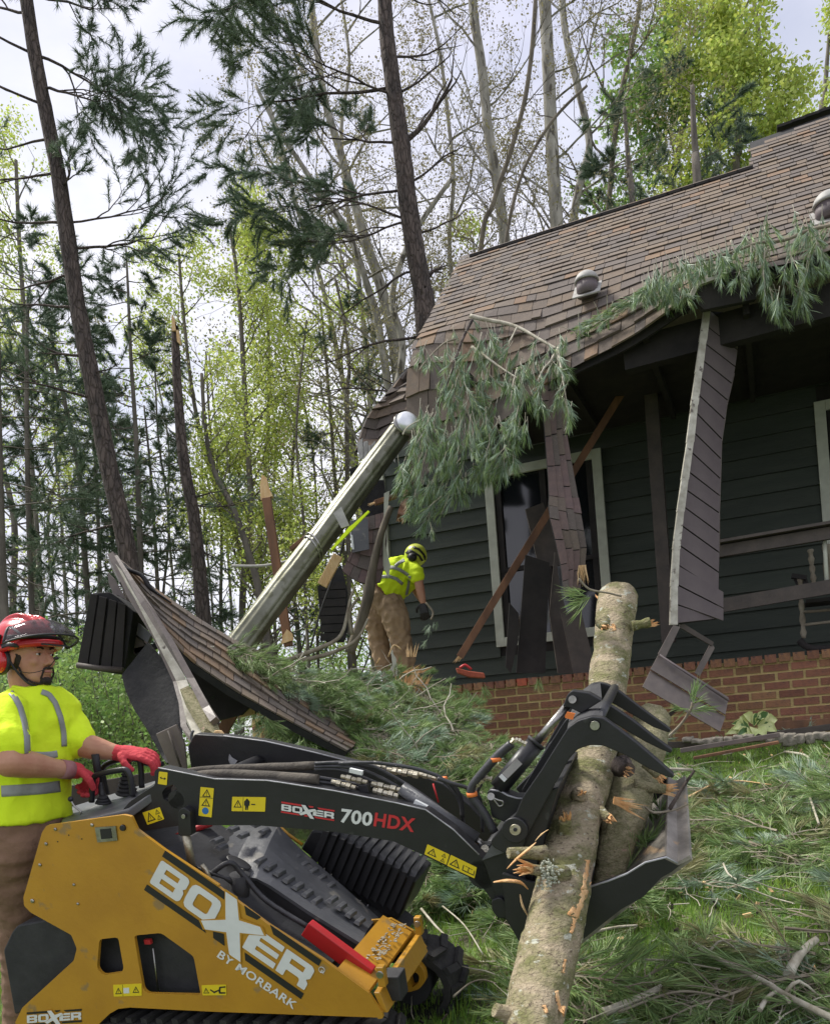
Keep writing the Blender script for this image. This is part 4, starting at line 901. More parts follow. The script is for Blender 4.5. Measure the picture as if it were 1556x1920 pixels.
for p in [(240, 678), (368, 492)]:
    c = M(*c4([p])[0], GW + .08); MB().tube([c - mu * .006, c + mu * .006], .0165, 10).build('cable_tie', K['orange'], grap)
# bucket: near side plate, far side plate, floor, back, lip
ns_px = c4([(400, 1100), (420, 1335), (500, 1480), (780, 1488), (1030, 1290), (1150, 1222), (1243, 1122), (1300, 1090), (1395, 1012), (1332, 1045), (1272, 1012), (1160, 1040), (1062, 1100), (860, 1172), (700, 1100), (560, 1150)])
gp('side_plate', ns_px, GW - .03, .016, rad=2)
gp('side_plate', [tuple(proj(M(x, y, GW - .03) + ml * .92)) for x, y in ns_px], GW + .89, .016, rad=2)
fl = c4([(560, 1470), (780, 1480), (1030, 1280), (1240, 1110), (1300, 1080), (1392, 1010)])
a = [M(x, y, GW - .014) for x, y in fl]; b = [p + ml * .905 for p in a]
sheet('bucket_floor', [[p + (q - p) * t for p, q in zip(a, b)] for t in np.linspace(0, 1, 5)], K['worn'], grap, .012)
lp = c4([(1272, 1012), (1332, 1045), (1395, 1010)]); a = [M(x, y, GW - .031) for x, y in lp]; 
sheet('cutting_edge', [[p + ml * .925 * t + mu * .004 for p in a] for t in (0, .5, 1)], K['worn'], grap, .01)
bk = c4([(1120, 1100), (1272, 1010)]); 
MB().tube([M(*p, GW - .03) for p in c4([(860, 1172), (960, 1140), (1062, 1100), (1160, 1040), (1272, 1012), (1332, 1045)])], .003, 6).build('worn_rim', K['edge'], grap)
MB().prism([M(*p, GW - .01) for p in c4([(420, 1000), (520, 1060), (520, 1440), (430, 1330)])], ml * .9).build('bucket_back', K['black'], grap)
gp('arm_plate', c4([(470, 650), (560, 560), (640, 420), (700, 360), (720, 400), (600, 620), (520, 700)]), GW + .5, .05)
gp('frame_post', c4([(520, 870), (640, 660), (700, 640), (650, 800), (600, 1000), (560, 1150), (500, 1100)]), GW + .02, .8)
# ================================================================== the logs held by the grapple
def limb(mb, pts, r, n=24, rough=.02, sub=6, mi=0): mb.tube(pts, r, n, True, mi, True, sub, rough=0); 
def barked(name, pts, r, m, parent=None, n=40, sub=14, amp=.012, **kw):
    """log with a lumpy bark surface"""
    pts, r = smoothline(A(pts, float), A(r, float), sub)
    tg = np.gradient(pts, axis=0); tg /= np.linalg.norm(tg, axis=1)[:, None]; x = None; V = []; a = np.linspace(0, 2 * math.pi, n, endpoint=False)
    for i in range(len(pts)):
        x = np.cross(tg[i], (0, 0, 1.)) if x is None else x - tg[i] * (x @ tg[i]); x /= np.linalg.norm(x); y = np.cross(x, tg[i])
        for t in a:
            d = math.cos(t) * x + math.sin(t) * y
            q = pts[i] + d * r[i]
            h = noise.turbulence(Vector(q * 14), 3, False) * amp + noise.noise(Vector(q * 4)) * amp * 1.4 + noise.noise(Vector(q * 60)) * amp * .4
            V.append(q + d * h)
    m_ = len(pts); i0 = np.arange(n); j0 = (i0 + 1) % n
    q = np.concatenate([np.stack([i0 + k * n, i0 + (k + 1) * n, j0 + (k + 1) * n, j0 + k * n], 1) for k in range(m_ - 1)])
    mb = MB().add(V, [q], 0, True); mb.add([V[k] for k in range(n)], [tuple(range(n))], 1); mb.add([V[-n + k] for k in range(n)], [tuple(reversed(range(n)))], 1)
    return mb.build(name, [m, K['rawwood']], parent, **kw)
def splinters(mb, c, ax, side, n, L, w, mi=0):
    """torn wood fibres round c: ax = fibre direction, side = spread"""
    ax = unit(ax); side = unit(side); up = np.cross(ax, side)
    for k in range(n):
        a_ = c + side * random.uniform(-w, w) + up * random.uniform(-w, w) * .5; l = L * random.uniform(.4, 1.2)
        d = unit(ax + side * random.uniform(-.3, .3) + up * random.uniform(-.3, .3)); b_ = random.uniform(.002, .007)
        p = np.cross(d, up); 
        mb.prism([a_ - p * b_, a_ + p * b_, a_ + d * l * .7 + p * b_ * .7, a_ + d * l], up * .003, mi=mi)
log = thing('pine_log', M(1000, 1900, -.3), 'long mottled pine log with torn branch stubs running through the tines past the brick wall', 'log')
lz = [1.75, 1.95, 2.25, 2.55, 2.85, 3.2, 3.5]
lp_ = [(985, 2040), (1008, 1880), (1050, 1690), (1080, 1530), (1112, 1420), (1142, 1270), (1158, 1118)]
lr = [62, 60, 56, 54, 46, 40, 38]
lpts = [P(x, y, z) for (x, y), z in zip(lp_, lz)]
trunk = barked('trunk', lpts, [r * .91 * z / F for r, z in zip(lr, lz)], K['log'], log, 64, 26, .0055)
def stub(px, py, z, dx, dy, dz, r0, r1, L, parent=log, m='log', torn=True, nm='branch_stub', lab=None):
    c = P(px, py, z); d = unit(cR * dx - cU * dy + cF * dz); e = c + d * L
    s_ = MB(); s_.tube([c - d * .02, c + d * L * .3, c + d * L * .7, e], [r0 * 1.35, r0, r1 * 1.05, r1], 14, sub=2, rough=.02); o = s_.build(nm, K[m], parent)
    if lab: o['label'] = lab
    if torn:
        t_ = MB(); splinters(t_, e - d * .01, d, np.cross(d, cF + .01), 14, L * .5 + .015, r1 * .8); t_.build('torn_wood', K['rawwood'], o)
def lzof(y): return float(np.interp(-y, [-p[1] for p in lp_], lz))
stub(1048, 1640, 2.22, -.9, -.25, -.6, .02, .014, .10, lab='pale lichen covered stub')
stub(1010, 1600, 2.28, -1, -.05, -.3, .017, .015, .09, torn=False)
stub(1060, 1555, 2.38, -.2, -1, -.9, .020, .018, .04)
stub(1088, 1490, 2.48, 0, -.3, -1, .020, .012, .012)
stub(1130, 1528, 2.50, .35, .3, -.9, .016, .014, .035)
stub(1132, 1170, 3.22, 0, .6, -1, .022, .016, .03)
stub(1195, 1172, 3.3, 1, -.2, -.2, .016, .02, .05)
stub(960, 1905, 1.90, -.9, -.35, -.2, .022, .016, .045, torn=False)
# torn bark along the right side: raw strips lying in the surface, with loose fibres
SCARS = [([(1102, 1612), (1099, 1640), (1095, 1668)], 9), ([(1098, 1668), (1088, 1695), (1080, 1720)], 13), ([(1078, 1702), (1066, 1716)], 8), ([(1078, 1722), (1072, 1750)], 8), ([(1060, 1800), (1056, 1825)], 6), ([(1044, 1858), (1050, 1890)], 7), ([(1020, 1885), (1026, 1900)], 8), ([(1148, 1170), (1152, 1182)], 8), ([(1058, 1548), (1066, 1556)], 7)]
lic = MB()
for k in range(220):
    t_ = random.random(); y = 1900 - 480 * t_; z = lzof(y); cx = np.interp(-y, [-p[1] for p in lp_], [p[0] for p in lp_]) + random.gauss(-10, 26)
    if abs(cx - np.interp(-y, [-p[1] for p in lp_], [p[0] for p in lp_])) > 46: continue
    rr = 56 * z / F; off = (cx - np.interp(-y, [-p[1] for p in lp_], [p[0] for p in lp_])) / 56
    c = P(cx, y, z - rr * math.sqrt(max(0, 1 - off * off)) - .006)
    lic.ball(c, (random.uniform(.002, .005), .0015, random.uniform(.002, .005)), 6, 4)
lic.build('lichen', pm('pale_lichen', (.36, .42, .30), (.50, .54, .42), 40, .9), log, kind='stuff')
for (x, y, z, dx, dy, L) in [(1038, 1655, 2.2, -.6, -.5, .05)]:
    lc = MB()
    for k in range(170): lc.ball(P(x + random.gauss(0, 9) - 10, y + random.gauss(0, 14) - 15, z - .03 + random.gauss(0, .008)), (random.uniform(.002, .005), .002, random.uniform(.002, .005)), 5, 3)
    lc.build('lichen', pm('grey_lichen', (.34, .36, .28), (.48, .49, .40), 60, .95), log)
# top end torn rim
tr = MB(); e = lpts[-1]; d = unit(lpts[-1] - lpts[-2])
for k in range(60):
    a_ = random.uniform(0, 6.28); rr = .08 * math.sqrt(random.random()); c = e + cR * math.cos(a_) * rr + cF * math.sin(a_) * rr
    splinters(tr, c - d * .01, d + cR * random.uniform(-.3, .3), cR, 1, .03, .01)
tr.build('torn_end', K['rawwood'], log)
# second log beside it
log2 = thing('short_pine_log', M(1160, 1480, .55), 'shorter green-barked log lying in the bucket right of the long log', 'log')
p2 = [(1120, 1690, 2.42), (1142, 1600, 2.5), (1168, 1510, 2.62), (1185, 1450, 2.78), (1200, 1395, 2.95), (1212, 1350, 3.08)]
barked('trunk', [P(x + 8, y, z + .10) for x, y, z in p2], [.03, .055, .072, .078, .075, .07], K['log2'], log2, 44, 16, .008)
stub(1170, 1440, 2.68, .2, .2, -.9, .028, .024, .03, log2, 'pinebark')
stub(1200, 1475, 2.7, 1, .1, -.2, .018, .016, .08, log2, 'log2')
stub(1218, 1440, 2.72, .5, .6, -.3, .014, .012, .04, log2, 'log2')
sp = MB(); splinters(sp, P(1150, 1500, 2.5), cR * 1 - cU * .35, cU, 14, .10, .008); sp.build('torn_bark', K['rawwood'], log2); sp = MB(); splinters(sp, P(1012, 1565, 2.4), -cR * .2 - cU * 1, cR, 8, .09, .008); sp.build('torn_bark', K['rawwood'], log2)
sp = thing('torn_strip', P(980, 1650, 2.25), 'curled strips of torn orange wood jammed between the mounting head and the log', 'wood splinter')
for pl, w_, m_ in [([(925, 1655), (950, 1652), (975, 1655), (990, 1668)], .014, 'rawwood'), ([(975, 1678), (980, 1700), (992, 1722)], .012, 'palewood'), ([(950, 1630), (970, 1610), (992, 1592), (1005, 1580)], .010, 'rawwood'), ([(1003, 1578), (1015, 1565), (1028, 1556)], .006, 'palewood')]:
    mb = MB(); mb.tube([P(x, y, 2.2) for x, y in pl], [w_ * .3] + [w_] * (len(pl) - 2) + [w_ * .3], 6, sub=3, ell=(1, .3), rough=.06); mb.build('strip', K[m_], sp)
twg = thing('bare_twig', P(1260, 1520, 2.5), 'dark crooked twig sticking up from the bucket lip', 'twig')
MB().tube([P(1255, 1518, 2.6), P(1275, 1485, 2.6), P(1290, 1462, 2.6), P(1302, 1445, 2.6)], [.007, .006, .005, .004], 8, sub=3).build('stem', K['pinebark'], twg)
MB().tube([P(1208, 1512, 2.55), P(1225, 1524, 2.58), P(1260, 1520, 2.6), P(1290, 1508, 2.6)], [.003, .004, .004, .003], 6, sub=3).build('side_twig', K['twig'], twg)
MB().tube([P(1255, 1442, 2.7), P(1280, 1443, 2.7), P(1298, 1444, 2.7)], [.005, .006, .006], 6).build('side_twig', K['twigw'], twg)
# ================================================================== the metal flue pipe
fl = thing('flue_pipe', P(445, 1195, 6.6), 'long dented stainless flue pipe leaning from the wreckage up to the torn eave', 'metal pipe')
pa, pb = P(448, 1215, 6.9), P(757, 800, 7.6)
fd = unit(pb - pa); k_ = 26
V = []; n_ = 40; x = unit(np.cross(fd, UP)); y = np.cross(x, fd)
for i in range(k_):
    t = i / (k_ - 1); c = pa + (pb - pa) * t; R0 = .118 - .020 * t
    for j in range(n_):
        a_ = j / n_ * 2 * math.pi; h = .007 * math.sin(a_ * 12 + 1) + .006 * noise.noise(Vector((a_ * 2, t * 9, 0))) + .012 * noise.noise(Vector((math.cos(a_), math.sin(a_), t * 3)))
        V.append(c + (x * math.cos(a_) + y * math.sin(a_)) * (R0 + h * (1 - t * .3)))
i0 = np.arange(n_); j0 = (i0 + 1) % n_
q = np.concatenate([np.stack([i0 + m * n_, i0 + (m + 1) * n_, j0 + (m + 1) * n_, j0 + m * n_], 1) for m in range(k_ - 1)])
MB().add(V, [q], 0, True).build('pipe_body', K['pipe'], fl)
for t in (.975, 1.0): MB().tube([pa + (pb - pa) * (t - .004), pa + (pb - pa) * (t + .006)], .109, 28).build('collar_ring', K['steel'], fl)
cc_ = P(764, 789, 7.45); fe = unit(-cF * .9 + cR * .35 + UP * .35); d_ = MB(); d_.tube([cc_ + fe * h for h in (-.05, .0, .02, .035, .045)], [.098, .098, .088, .06, .01], 30)
MB().tube([cc_ - fe * .055 - cR * .02, cc_ - fe * .035 - cR * .015], [.106, .106], 28).build('collar_ring', K['steel'], fl); d_.build('end_cap', K['cap'], fl)
for t, pl in [(.42, 0), (.435, 0)]:
    c = pa + (pb - pa) * t; th = np.linspace(0, 2 * math.pi, 29); MB().tube([c + (x * math.cos(a_) + y * math.sin(a_)) * .115 + fd * .05 * math.sin(a_) for a_ in th], .008, 6, caps=False).build('strap', K['steel'], fl)
MB().prism([P(*p, 6.95) for p in [(654, 988), (661, 983), (690, 957), (693, 959), (660, 993), (622, 1032), (620, 1029)]], cF * .03).build('sling', K['hivis'], fl, label='lime yellow lifting sling')
MB().prism([P(*p, 6.98) for p in [(625, 962), (640, 950), (655, 985), (640, 990)]], cF * .02).build('duct_tape', K['ventgrey'], fl)
# ================================================================== lumber and broken boards around the porch
def lumber(name, a, b, w_, h_, m, lab, cat='lumber', za=8.6, zb=8.6, torn=None, parent=None):
    pa, pb = P(*a, za), P(*b, zb); ob = thing(name, pa, lab, cat)
    MB().beam(pa, pb, w_, h_, up=cF).build('timber', K[m], ob, bevel=.004)
    for e, dr in ((pa, pa - pb), (pb, pb - pa)):
        if torn and ((torn == 'a' and e is pa) or (torn == 'b' and e is pb) or torn == 'ab'):
            t_ = MB(); splinters(t_, e - unit(dr) * .02, dr, cR, 16, .09, w_ * .4); t_.build('torn_end', K['palewood'], ob)
    return ob
lumber('leaning_board', (862, 1232), (1166, 736), .075, .04, 'lumber', 'long reddish brown board leaning diagonally in front of the window', 'board', 8.3, 8.5, 'a')
lumber('eave_board', (1168, 608), (1300, 572), .07, .03, 'lumber', 'pale orange board hanging under the eave left of the long soffit strip', 'board', 7.35, 7.2)
lumber('rafter_stub', (752, 972), (765, 925), .09, .09, 'lumber', 'short broken rafter end poking down above the bending man', 'lumber', 8.6, 8.9, 'a')
lumber('horizontal_stub', (703, 943), (742, 930), .05, .05, 'lumber', 'small orange board stub between the flue pipe and the corner board', 'lumber', 8.6, 8.7, 'a')
lumber('orange_board', (604, 1098), (634, 1042), .09, .05, 'palewood', 'orange split board under the flue pipe', 'board', 7.6, 7.6)
lumber('rust_board', (545, 1030), (688, 915), .04, .06, 'lumber', 'thin rusty board running behind the flue pipe', 'board', 8.6, 8.8)
po = thing('broken_post', P(543, 1215, 8.0), 'tall brown porch post standing alone with a splintered orange top', 'post')
MB().beam(P(541, 1212, 8.0), P(500, 935, 8.0), .082, .082, up=cF).build('post_shaft', K['lumber'], po, bevel=.004)
mb = MB(); mb.prism([P(*p, 7.97) for p in [(489, 938), (511, 930), (503, 912), (499, 895), (491, 890), (487, 910)]], cF * .07); mb.build('torn_top', K['palewood'], po, bevel=.003)
mb = MB(); mb.prism([P(*p, 7.94) for p in [(527, 1208), (550, 1200), (548, 1188), (538, 1180), (530, 1192)]], cF * .03); mb.build('torn_foot', K['palewood'], po)
# hanging shingle sheets
hs = thing('hanging_shingles', P(1050, 700, 7.2), 'long strip of dark shingles hanging from the eave in front of the window', 'shingle strip')
def fh(u, v):
    L_ = [(1012, 700), (1022, 820), (1030, 920), (1028, 960), (1050, 1050), (1058, 1120)]; R_ = [(1058, 700), (1062, 820), (1082, 930), (1092, 985), (1100, 1040), (1085, 1110)]
    yy = np.linspace(0, 1, 6); l = [np.interp(v, yy, [p[i] for p in L_]) for i in (0, 1)]; r = [np.interp(v, yy, [p[i] for p in R_]) for i in (0, 1)]
    return P(l[0] + (r[0] - l[0]) * u, l[1] + (r[1] - l[1]) * u, 7.35 - .25 * v + .06 * math.sin(v * 8) + .05 * u)
sheet('felt_backing', [[fh(u, v) for u in np.linspace(0, 1, 5)] for v in np.linspace(0, 1, 12)], K['tarpaper'], hs, .015)
def fh2(u, v): return fh(v, u)
shingled(None, fh2, 4, 9, hs, mats=('purple', 'purple', 'sh2', 'sh0'), th=.012, flip=-1)
mb = MB(); splinters(mb, P(1092, 1060, 7.1), cU * -1, cR, 26, .16, .03); mb.build('torn_wood', K['palewood'], hs)
hp = thing('hanging_dark_boards', P(985, 1260, 8.3), 'black ceiling boards hanging in front of the window between the two trim sides', 'board')
for q_, z_ in [([(985, 955), (1018, 942), (1060, 1050), (1062, 1060), (1010, 1062)], 8.7), ([(985, 1040), (1030, 1055), (1022, 1262), (968, 1262)], 8.2), ([(1040, 1035), (1052, 1110), (1092, 1262), (1046, 1262), (1030, 1150)], 8.35), ([(955, 1130), (972, 1150), (972, 1200), (958, 1262), (948, 1250), (952, 1180)], 8.1), ([(1052, 1150), (1088, 1140), (1118, 1262), (1075, 1262)], 8.0)]:
    MB().prism([P(*p, z_) for p in q_], cF * .03).build('board', K['darkwood' if z_ > 8.3 or z_ == 8.0 else 'black_in'], hp)
# long hanging soffit with fascia strip
so_ = thing('hanging_soffit', P(1290, 1340, 6.3), 'long purple-brown ribbed soffit strip hanging bent from the eave to the brick wall', 'soffit')
fa_px = [(1326, 580), (1318, 640), (1310, 700), (1302, 760), (1294, 830), (1284, 900), (1276, 960), (1268, 1030), (1264, 1100), (1263, 1172)]
rt_px = [(1386, 585), (1384, 640), (1376, 700), (1362, 760), (1352, 830), (1350, 900), (1348, 960), (1348, 1030), (1346, 1100), (1346, 1160)]
zz = np.linspace(6.85, 6.45, 10)
Lp = [P(x, y, z) for (x, y), z in zip(fa_px, zz)]; Rp = [P(x, y, z + .25) for (x, y), z in zip(rt_px, zz)]
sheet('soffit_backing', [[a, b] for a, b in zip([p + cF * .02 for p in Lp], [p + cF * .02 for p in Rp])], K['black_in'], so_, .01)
def alng(arr, t): t = min(max(t, 0), 1) * (len(arr) - 1); i = min(int(t), len(arr) - 2); return arr[i] + (arr[i + 1] - arr[i]) * (t - i)
npan = 17
for k in range(npan):
    t0 = k / npan; t1 = (k + .93) / npan; sh = .085
    a, b = alng(Lp, t0), alng(Lp, t1); c, d = alng(Rp, t1 + sh), alng(Rp, t0 + sh)
    if k >= npan - 2: c, d = c + (c - d) * .25, d + (c - d) * .0
    MB().prism([a, b, c + cR * (.04 if k in (14, 15) else 0), d + cR * (.04 if k in (14, 15) else 0)], -cF * .012).build('soffit_panel', K['soffit'], so_, np.mean([a, b, c, d], 0), bevel=.002)
for a, b in zip(range(9), range(1, 10)):
    mb = MB(); p, q = Lp[a] + cR * .0 - cF * .02, Lp[b] - cF * .02; mb.prism([p - cR * .03, p + cR * .022, q + cR * .026, q - cR * .034], cF * .03); mb.build('fascia_piece', K['fascia_w'], so_)
MB().tube([R - cF * .0 for R in Rp[2:8]], .008, 6).build('edge_channel', K['fascia_b'], so_)
MB().prism([P(*p, 6.42) for p in [(1263, 1172), (1275, 1176), (1248, 1232), (1234, 1226)]], cF * .02).build('bent_fascia', K['fascia_b'], so_)
MB().prism([P(*p, 6.6) for p in [(1333, 1205), (1340, 1215), (1312, 1268), (1303, 1262)]], cF * .02).build('bent_channel', K['fascia_b'], so_)
MB().prism([P(*p, 6.55) for p in [(1276, 1166), (1338, 1204), (1336, 1212), (1274, 1176)]], cF * .02).build('bent_channel', K['darkwood'], so_)
MB().prism([P(*p, z) for p, z in [((1236, 1226), 6.45), ((1366, 1308), 6.35), ((1360, 1340), 6.3), ((1220, 1255), 6.4)]], cF * .02).build('soffit_panel', K['fascia_b'], so_, label='lowest bent brown panel')
MB().prism([P(*p, z) for p, z in [((1220, 1257), 6.42), ((1360, 1344), 6.32), ((1350, 1372), 6.25), ((1205, 1288), 6.35)]], cF * .02).build('soffit_panel', K['fascia_b'], so_)
MB().tube([P(1236, 1228, 6.4), P(1366, 1314, 6.3)], .010, 6).build('edge_channel', K['soffit'], so_)
MB().prism([P(*p, 6.5) for p in [(1265, 1326), (1272, 1330), (1256, 1346), (1250, 1342)]], cF * .02).build('bent_channel', K['darkwood'], so_)
# gutter scrap at the eave
gu = thing('gutter_scrap', P(1340, 520, 6.6), 'bent white-edged gutter scrap under the pine boughs at the eave', 'gutter')
MB().prism([P(*p, 6.55) for p in [(1306, 526), (1350, 514), (1372, 500), (1372, 506), (1350, 520), (1312, 533), (1300, 556), (1293, 558), (1296, 545)]], cF * .04).build('gutter_lip', K['fascia_w'], gu, bevel=.002)
MB().prism([P(*p, 6.6) for p in [(1310, 530), (1372, 506), (1416, 500), (1418, 560), (1320, 580), (1300, 560)]], cF * .05).build('gutter_body', K['black_in'], gu)
# ---- dark wreck left of the bending man
wk = thing('corner_wreckage', P(690, 1100, 8.6), 'purplish shingle sheet and black boards hanging at the torn house corner behind the bending man', 'wreckage')
def fs(u, v):
    x, y = bilin([(668, 975, 0), (722, 960, 0), (712, 1090, 0), (640, 1070, 0)], u, v)[:2]
    return P(x + 8 * math.sin(v * 3), y + 14 * math.sin(u * 3) * v, 8.7 - .1 * v)
sheet('felt_backing', [[fs(u, v) for u in np.linspace(0, 1, 5)] for v in np.linspace(0, 1, 6)], K['tarpaper'], wk, .015)
shingled(None, fs, 5, 4, wk, mats=('purple', 'purple', 'sh2'), th=.012, flip=1)
MB().prism([P(*p, 8.4) for p in [(595, 1100), (640, 1060), (652, 1110), (652, 1180), (645, 1204), (612, 1205), (600, 1160)]], cF * .03).build('hanging_board', K['tarpaper'], wk)
for k in range(7): MB().prism([P(*p, 8.38) for p in [(600, 1092 + k * 16), (648, 1090 + k * 16), (649, 1104 + k * 16), (601, 1106 + k * 16)]], cF * .012).build('board', K['black_in'], wk)
MB().prism([P(*p, 8.8) for p in [(655, 880), (670, 872), (690, 900), (720, 900), (726, 960), (690, 975), (668, 940)]], cF * .05).build('hanging_board', K['tarpaper'], wk)
MB().prism([P(*p, 8.6) for p in [(720, 925), (730, 920), (722, 1020), (732, 1060), (728, 1085), (718, 1060)]], cF * .02).build('torn_corner_trim', K['trim'], wk)
MB().prism([P(*p, 8.55) for p in [(656, 976), (690, 972), (692, 1030), (660, 1036)]], cF * .015).build('wrapped_label', K['hood'], wk)
text_ = [(657, 1003), (661, 1003), (664, 1030), (660, 1030)]
MB().prism([P(*p, 8.53) for p in text_], cF * .004).build('white_tag', K['white'], wk)
br = thing('leaning_branch', P(655, 1225, 8.3), 'dark broken branch leaning up beside the bending man', 'branch')
MB().tube([P(x, y, 8.5) for x, y in [(655, 1225), (672, 1180), (690, 1120), (700, 1060), (715, 1000), (733, 950)]], [.055, .05, .06, .045, .035, .03], 12, sub=4, rough=.03).build('stem', K['midbark'], br)
MB().tube([P(x, y, 8.4) for x, y in [(660, 1190), (655, 1150), (672, 1120)]], [.02, .018, .012], 8, sub=4).build('side_branch', K['twig'], br)
ca = thing('dangling_cable', P(600, 1160, 8.0), 'thin grey cable hanging beside the flue pipe', 'cable')
MB().tube([P(x, y, 8.0) for x, y in [(582, 1215), (600, 1150), (618, 1100), (632, 1060), (645, 1010)]], .010, 8, sub=5).build('wire', K['rubber'], ca)
ca = thing('white_cable', P(440, 1060, 8.0), 'white cable end sticking out left from the flue pipe', 'cable')
MB().tube([P(x, y, 8.2) for x, y in [(435, 1061), (490, 1061), (540, 1052), (590, 1035), (640, 1018)]], .014, 8, sub=5).build('wire', K['ventgrey'], ca)
# ================================================================== collapsed porch roof at the left
cr = thing('collapsed_porch_roof', P(480, 1330, 4.6), 'collapsed shingled porch roof section tipped on its edge behind the loader', 'roof wreckage')
def fc(u, v):
    """u down the long side (left tip to right foot), v across from the upper edge to the lower edge"""
    ux_ = [0, .1, .22, .4, .6, .8, 1]
    top = [(212, 1040), (240, 1062), (280, 1097), (366, 1157), (450, 1208), (560, 1280), (700, 1362)]
    bot = [(236, 1085), (262, 1124), (300, 1178), (352, 1238), (440, 1298), (545, 1356), (650, 1412)]
    zt = [4.6, 4.7, 4.85, 5.1, 5.4, 5.8, 6.2]; zb = [4.3, 4.35, 4.4, 4.5, 4.65, 4.85, 5.1]
    t = [np.interp(u, ux_, [p[i] for p in top]) for i in (0, 1)]; b = [np.interp(u, ux_, [p[i] for p in bot]) for i in (0, 1)]
    x = t[0] + (b[0] - t[0]) * v; y = t[1] + (b[1] - t[1]) * v + 6 * math.sin(v * 3.14) * math.sin(u * 9)
    return P(x, y, np.interp(u, ux_, zt) * (1 - v) + np.interp(u, ux_, zb) * v)
sheet('roof_deck', [[fc(u, v) for v in np.linspace(0, 1, 6)] for u in np.linspace(0, 1, 18)], K['tarpaper'], cr, .04)
def fc2(u, v): return fc(.05 + .95 * u, v) 
cnt = 0
rows = 7
for r in range(rows):
    c = -(r % 2) * .5; cols = 15
    while c < cols:
        u0, u1 = max(c, 0) / cols, min(c + .95, cols) / cols; c += 1
        if u1 - u0 < .02: continue
        v0, v1 = r / rows, min((r + 1.03) / rows, 1)
        p = [fc2(u0, v0), fc2(u1, v0), fc2(u1, v1), fc2(u0, v1)]; nr = unit(np.cross(p[1] - p[0], p[3] - p[0])); nr = nr if nr[2] > 0 or nr @ cF < 0 else -nr
        nr = nr if nr @ (p[0]) < 0 else -nr
        j = random.uniform(.004, .012)
        V = [q_ + nr * .004 for q_ in p] + [p[0] + nr * .006, p[1] + nr * .006, p[2] + nr * (.008 + j), p[3] + nr * (.008 + j)]
        MB().add(V, [np.array([(4, 5, 6, 7), (3, 2, 6, 7), (1, 2, 6, 5), (0, 3, 7, 4)])]).build('shingle', K[random.choice(['sh0', 'sh0', 'sh1', 'sh2', 'sh3'])], cr, np.mean(V, 0)); cnt += 1
c6 = lambda pts: conv(pts, 130, 1000, 2.73)
MB().tube([P(*p, 4.6) for p in c6([(262, 140), (300, 185), (370, 215), (410, 275), (440, 300), (520, 355)])], [.01, .03, .03, .035, .02, .01], 8, sub=3, ell=(1, .4)).build('torn_felt', K['tarpaper'], cr)
# edge beam: brown metal, white worn band, brown metal
def band(nm, left, right, z0, z1, m, th=.03, parent=cr, **kw):
    n_ = len(left); zs = np.linspace(z0, z1, n_)
    return sheet(nm, [[P(*a, z), P(*b, z)] for a, b, z in zip(left, right, zs)], K[m], parent, th, **kw)
band('edge_flashing', c6([(195, 110), (300, 330), (420, 520), (530, 760), (560, 870), (570, 990), (640, 1110), (700, 1195)]), c6([(222, 92), (320, 300), (440, 520), (548, 755), (585, 860), (600, 980), (660, 1090), (720, 1190)]), 4.35, 3.75, 'fascia_b', .04)
band('gutter_face', c6([(232, 150), (330, 320), (430, 520), (548, 757), (575, 850), (600, 950), (640, 1040)]), c6([(262, 170), (380, 330), (480, 530), (600, 750), (640, 850), (700, 970), (760, 1040)]), 4.33, 3.72, 'fascia_w', .02)
band('edge_flashing', c6([(230, 115), (300, 235), (385, 340), (480, 510), (600, 740), (680, 900), (720, 965)]), c6([(245, 110), (330, 240), (440, 400), (540, 560), (640, 740), (715, 880), (750, 940)]), 4.30, 3.7, 'fascia_b', .03)
band('lower_gutter', c6([(565, 800), (600, 860), (650, 930), (700, 1000)]), c6([(610, 780), (690, 880), (760, 980), (790, 1060)]), 3.9, 3.66, 'log2', .03, label='moss stained dented gutter end')
MB().tube([P(*p, 3.6) for p in c6([(635, 1010), (625, 1050), (660, 1110), (720, 1150), (760, 1120), (785, 1080)])], [.012] * 6, 8, sub=4, ell=(1, .5)).build('gutter_rim', K['hood'], cr)
MB().prism([P(*p, 3.62) for p in c6([(740, 1010), (765, 1008), (798, 1050), (795, 1110), (782, 1118), (750, 1090), (738, 1050)])], cF * .06).build('torn_board_end', K['palewood'], cr, bevel=.006)
MB().tube([P(*p, 4.1) for p in c6([(550, 765), (580, 762), (605, 755), (598, 775)])], .012, 8).build('clip', K['fascia_w'], cr)
MB().prism([P(*p, 4.9) for p in c6([(195, 200), (225, 230), (330, 420), (305, 470), (260, 400), (200, 250)])], cF * .03).build('edge_board', K['fascia_b'], cr)
# black underside sheet and brown scrap
ub = thing('black_roof_sheet', P(320, 1440, 4.5), 'big black underlay sheet hanging down behind the white-edged gutter', 'roof wreckage')
def fu(u, v):
    L_ = c6([(268, 725), (285, 800), (330, 900), (400, 1010), (470, 1140), (495, 1175)]); R_ = c6([(400, 560), (520, 700), (560, 820), (575, 930), (580, 1060), (600, 1175)]); yy = np.linspace(0, 1, 6)
    l = [np.interp(v, yy, [p[i] for p in L_]) for i in (0, 1)]; r = [np.interp(v, yy, [p[i] for p in R_]) for i in (0, 1)]
    return P(l[0] + (r[0] - l[0]) * u, l[1] + (r[1] - l[1]) * u, 4.6 - .3 * v + .03 * math.sin(u * 4 + v * 2))
sheet('felt', [[fu(u, v) for u in np.linspace(0, 1, 10)] for v in np.linspace(0, 1, 24)], K['tarpaper'], ub, .015)
MB().prism([P(*p, 4.9) for p in c6([(600, 690), (700, 730), (850, 850), (930, 880), (880, 930), (760, 960), (700, 900)])], cF * .05).build('shadow_board', K['black_in'], ub)
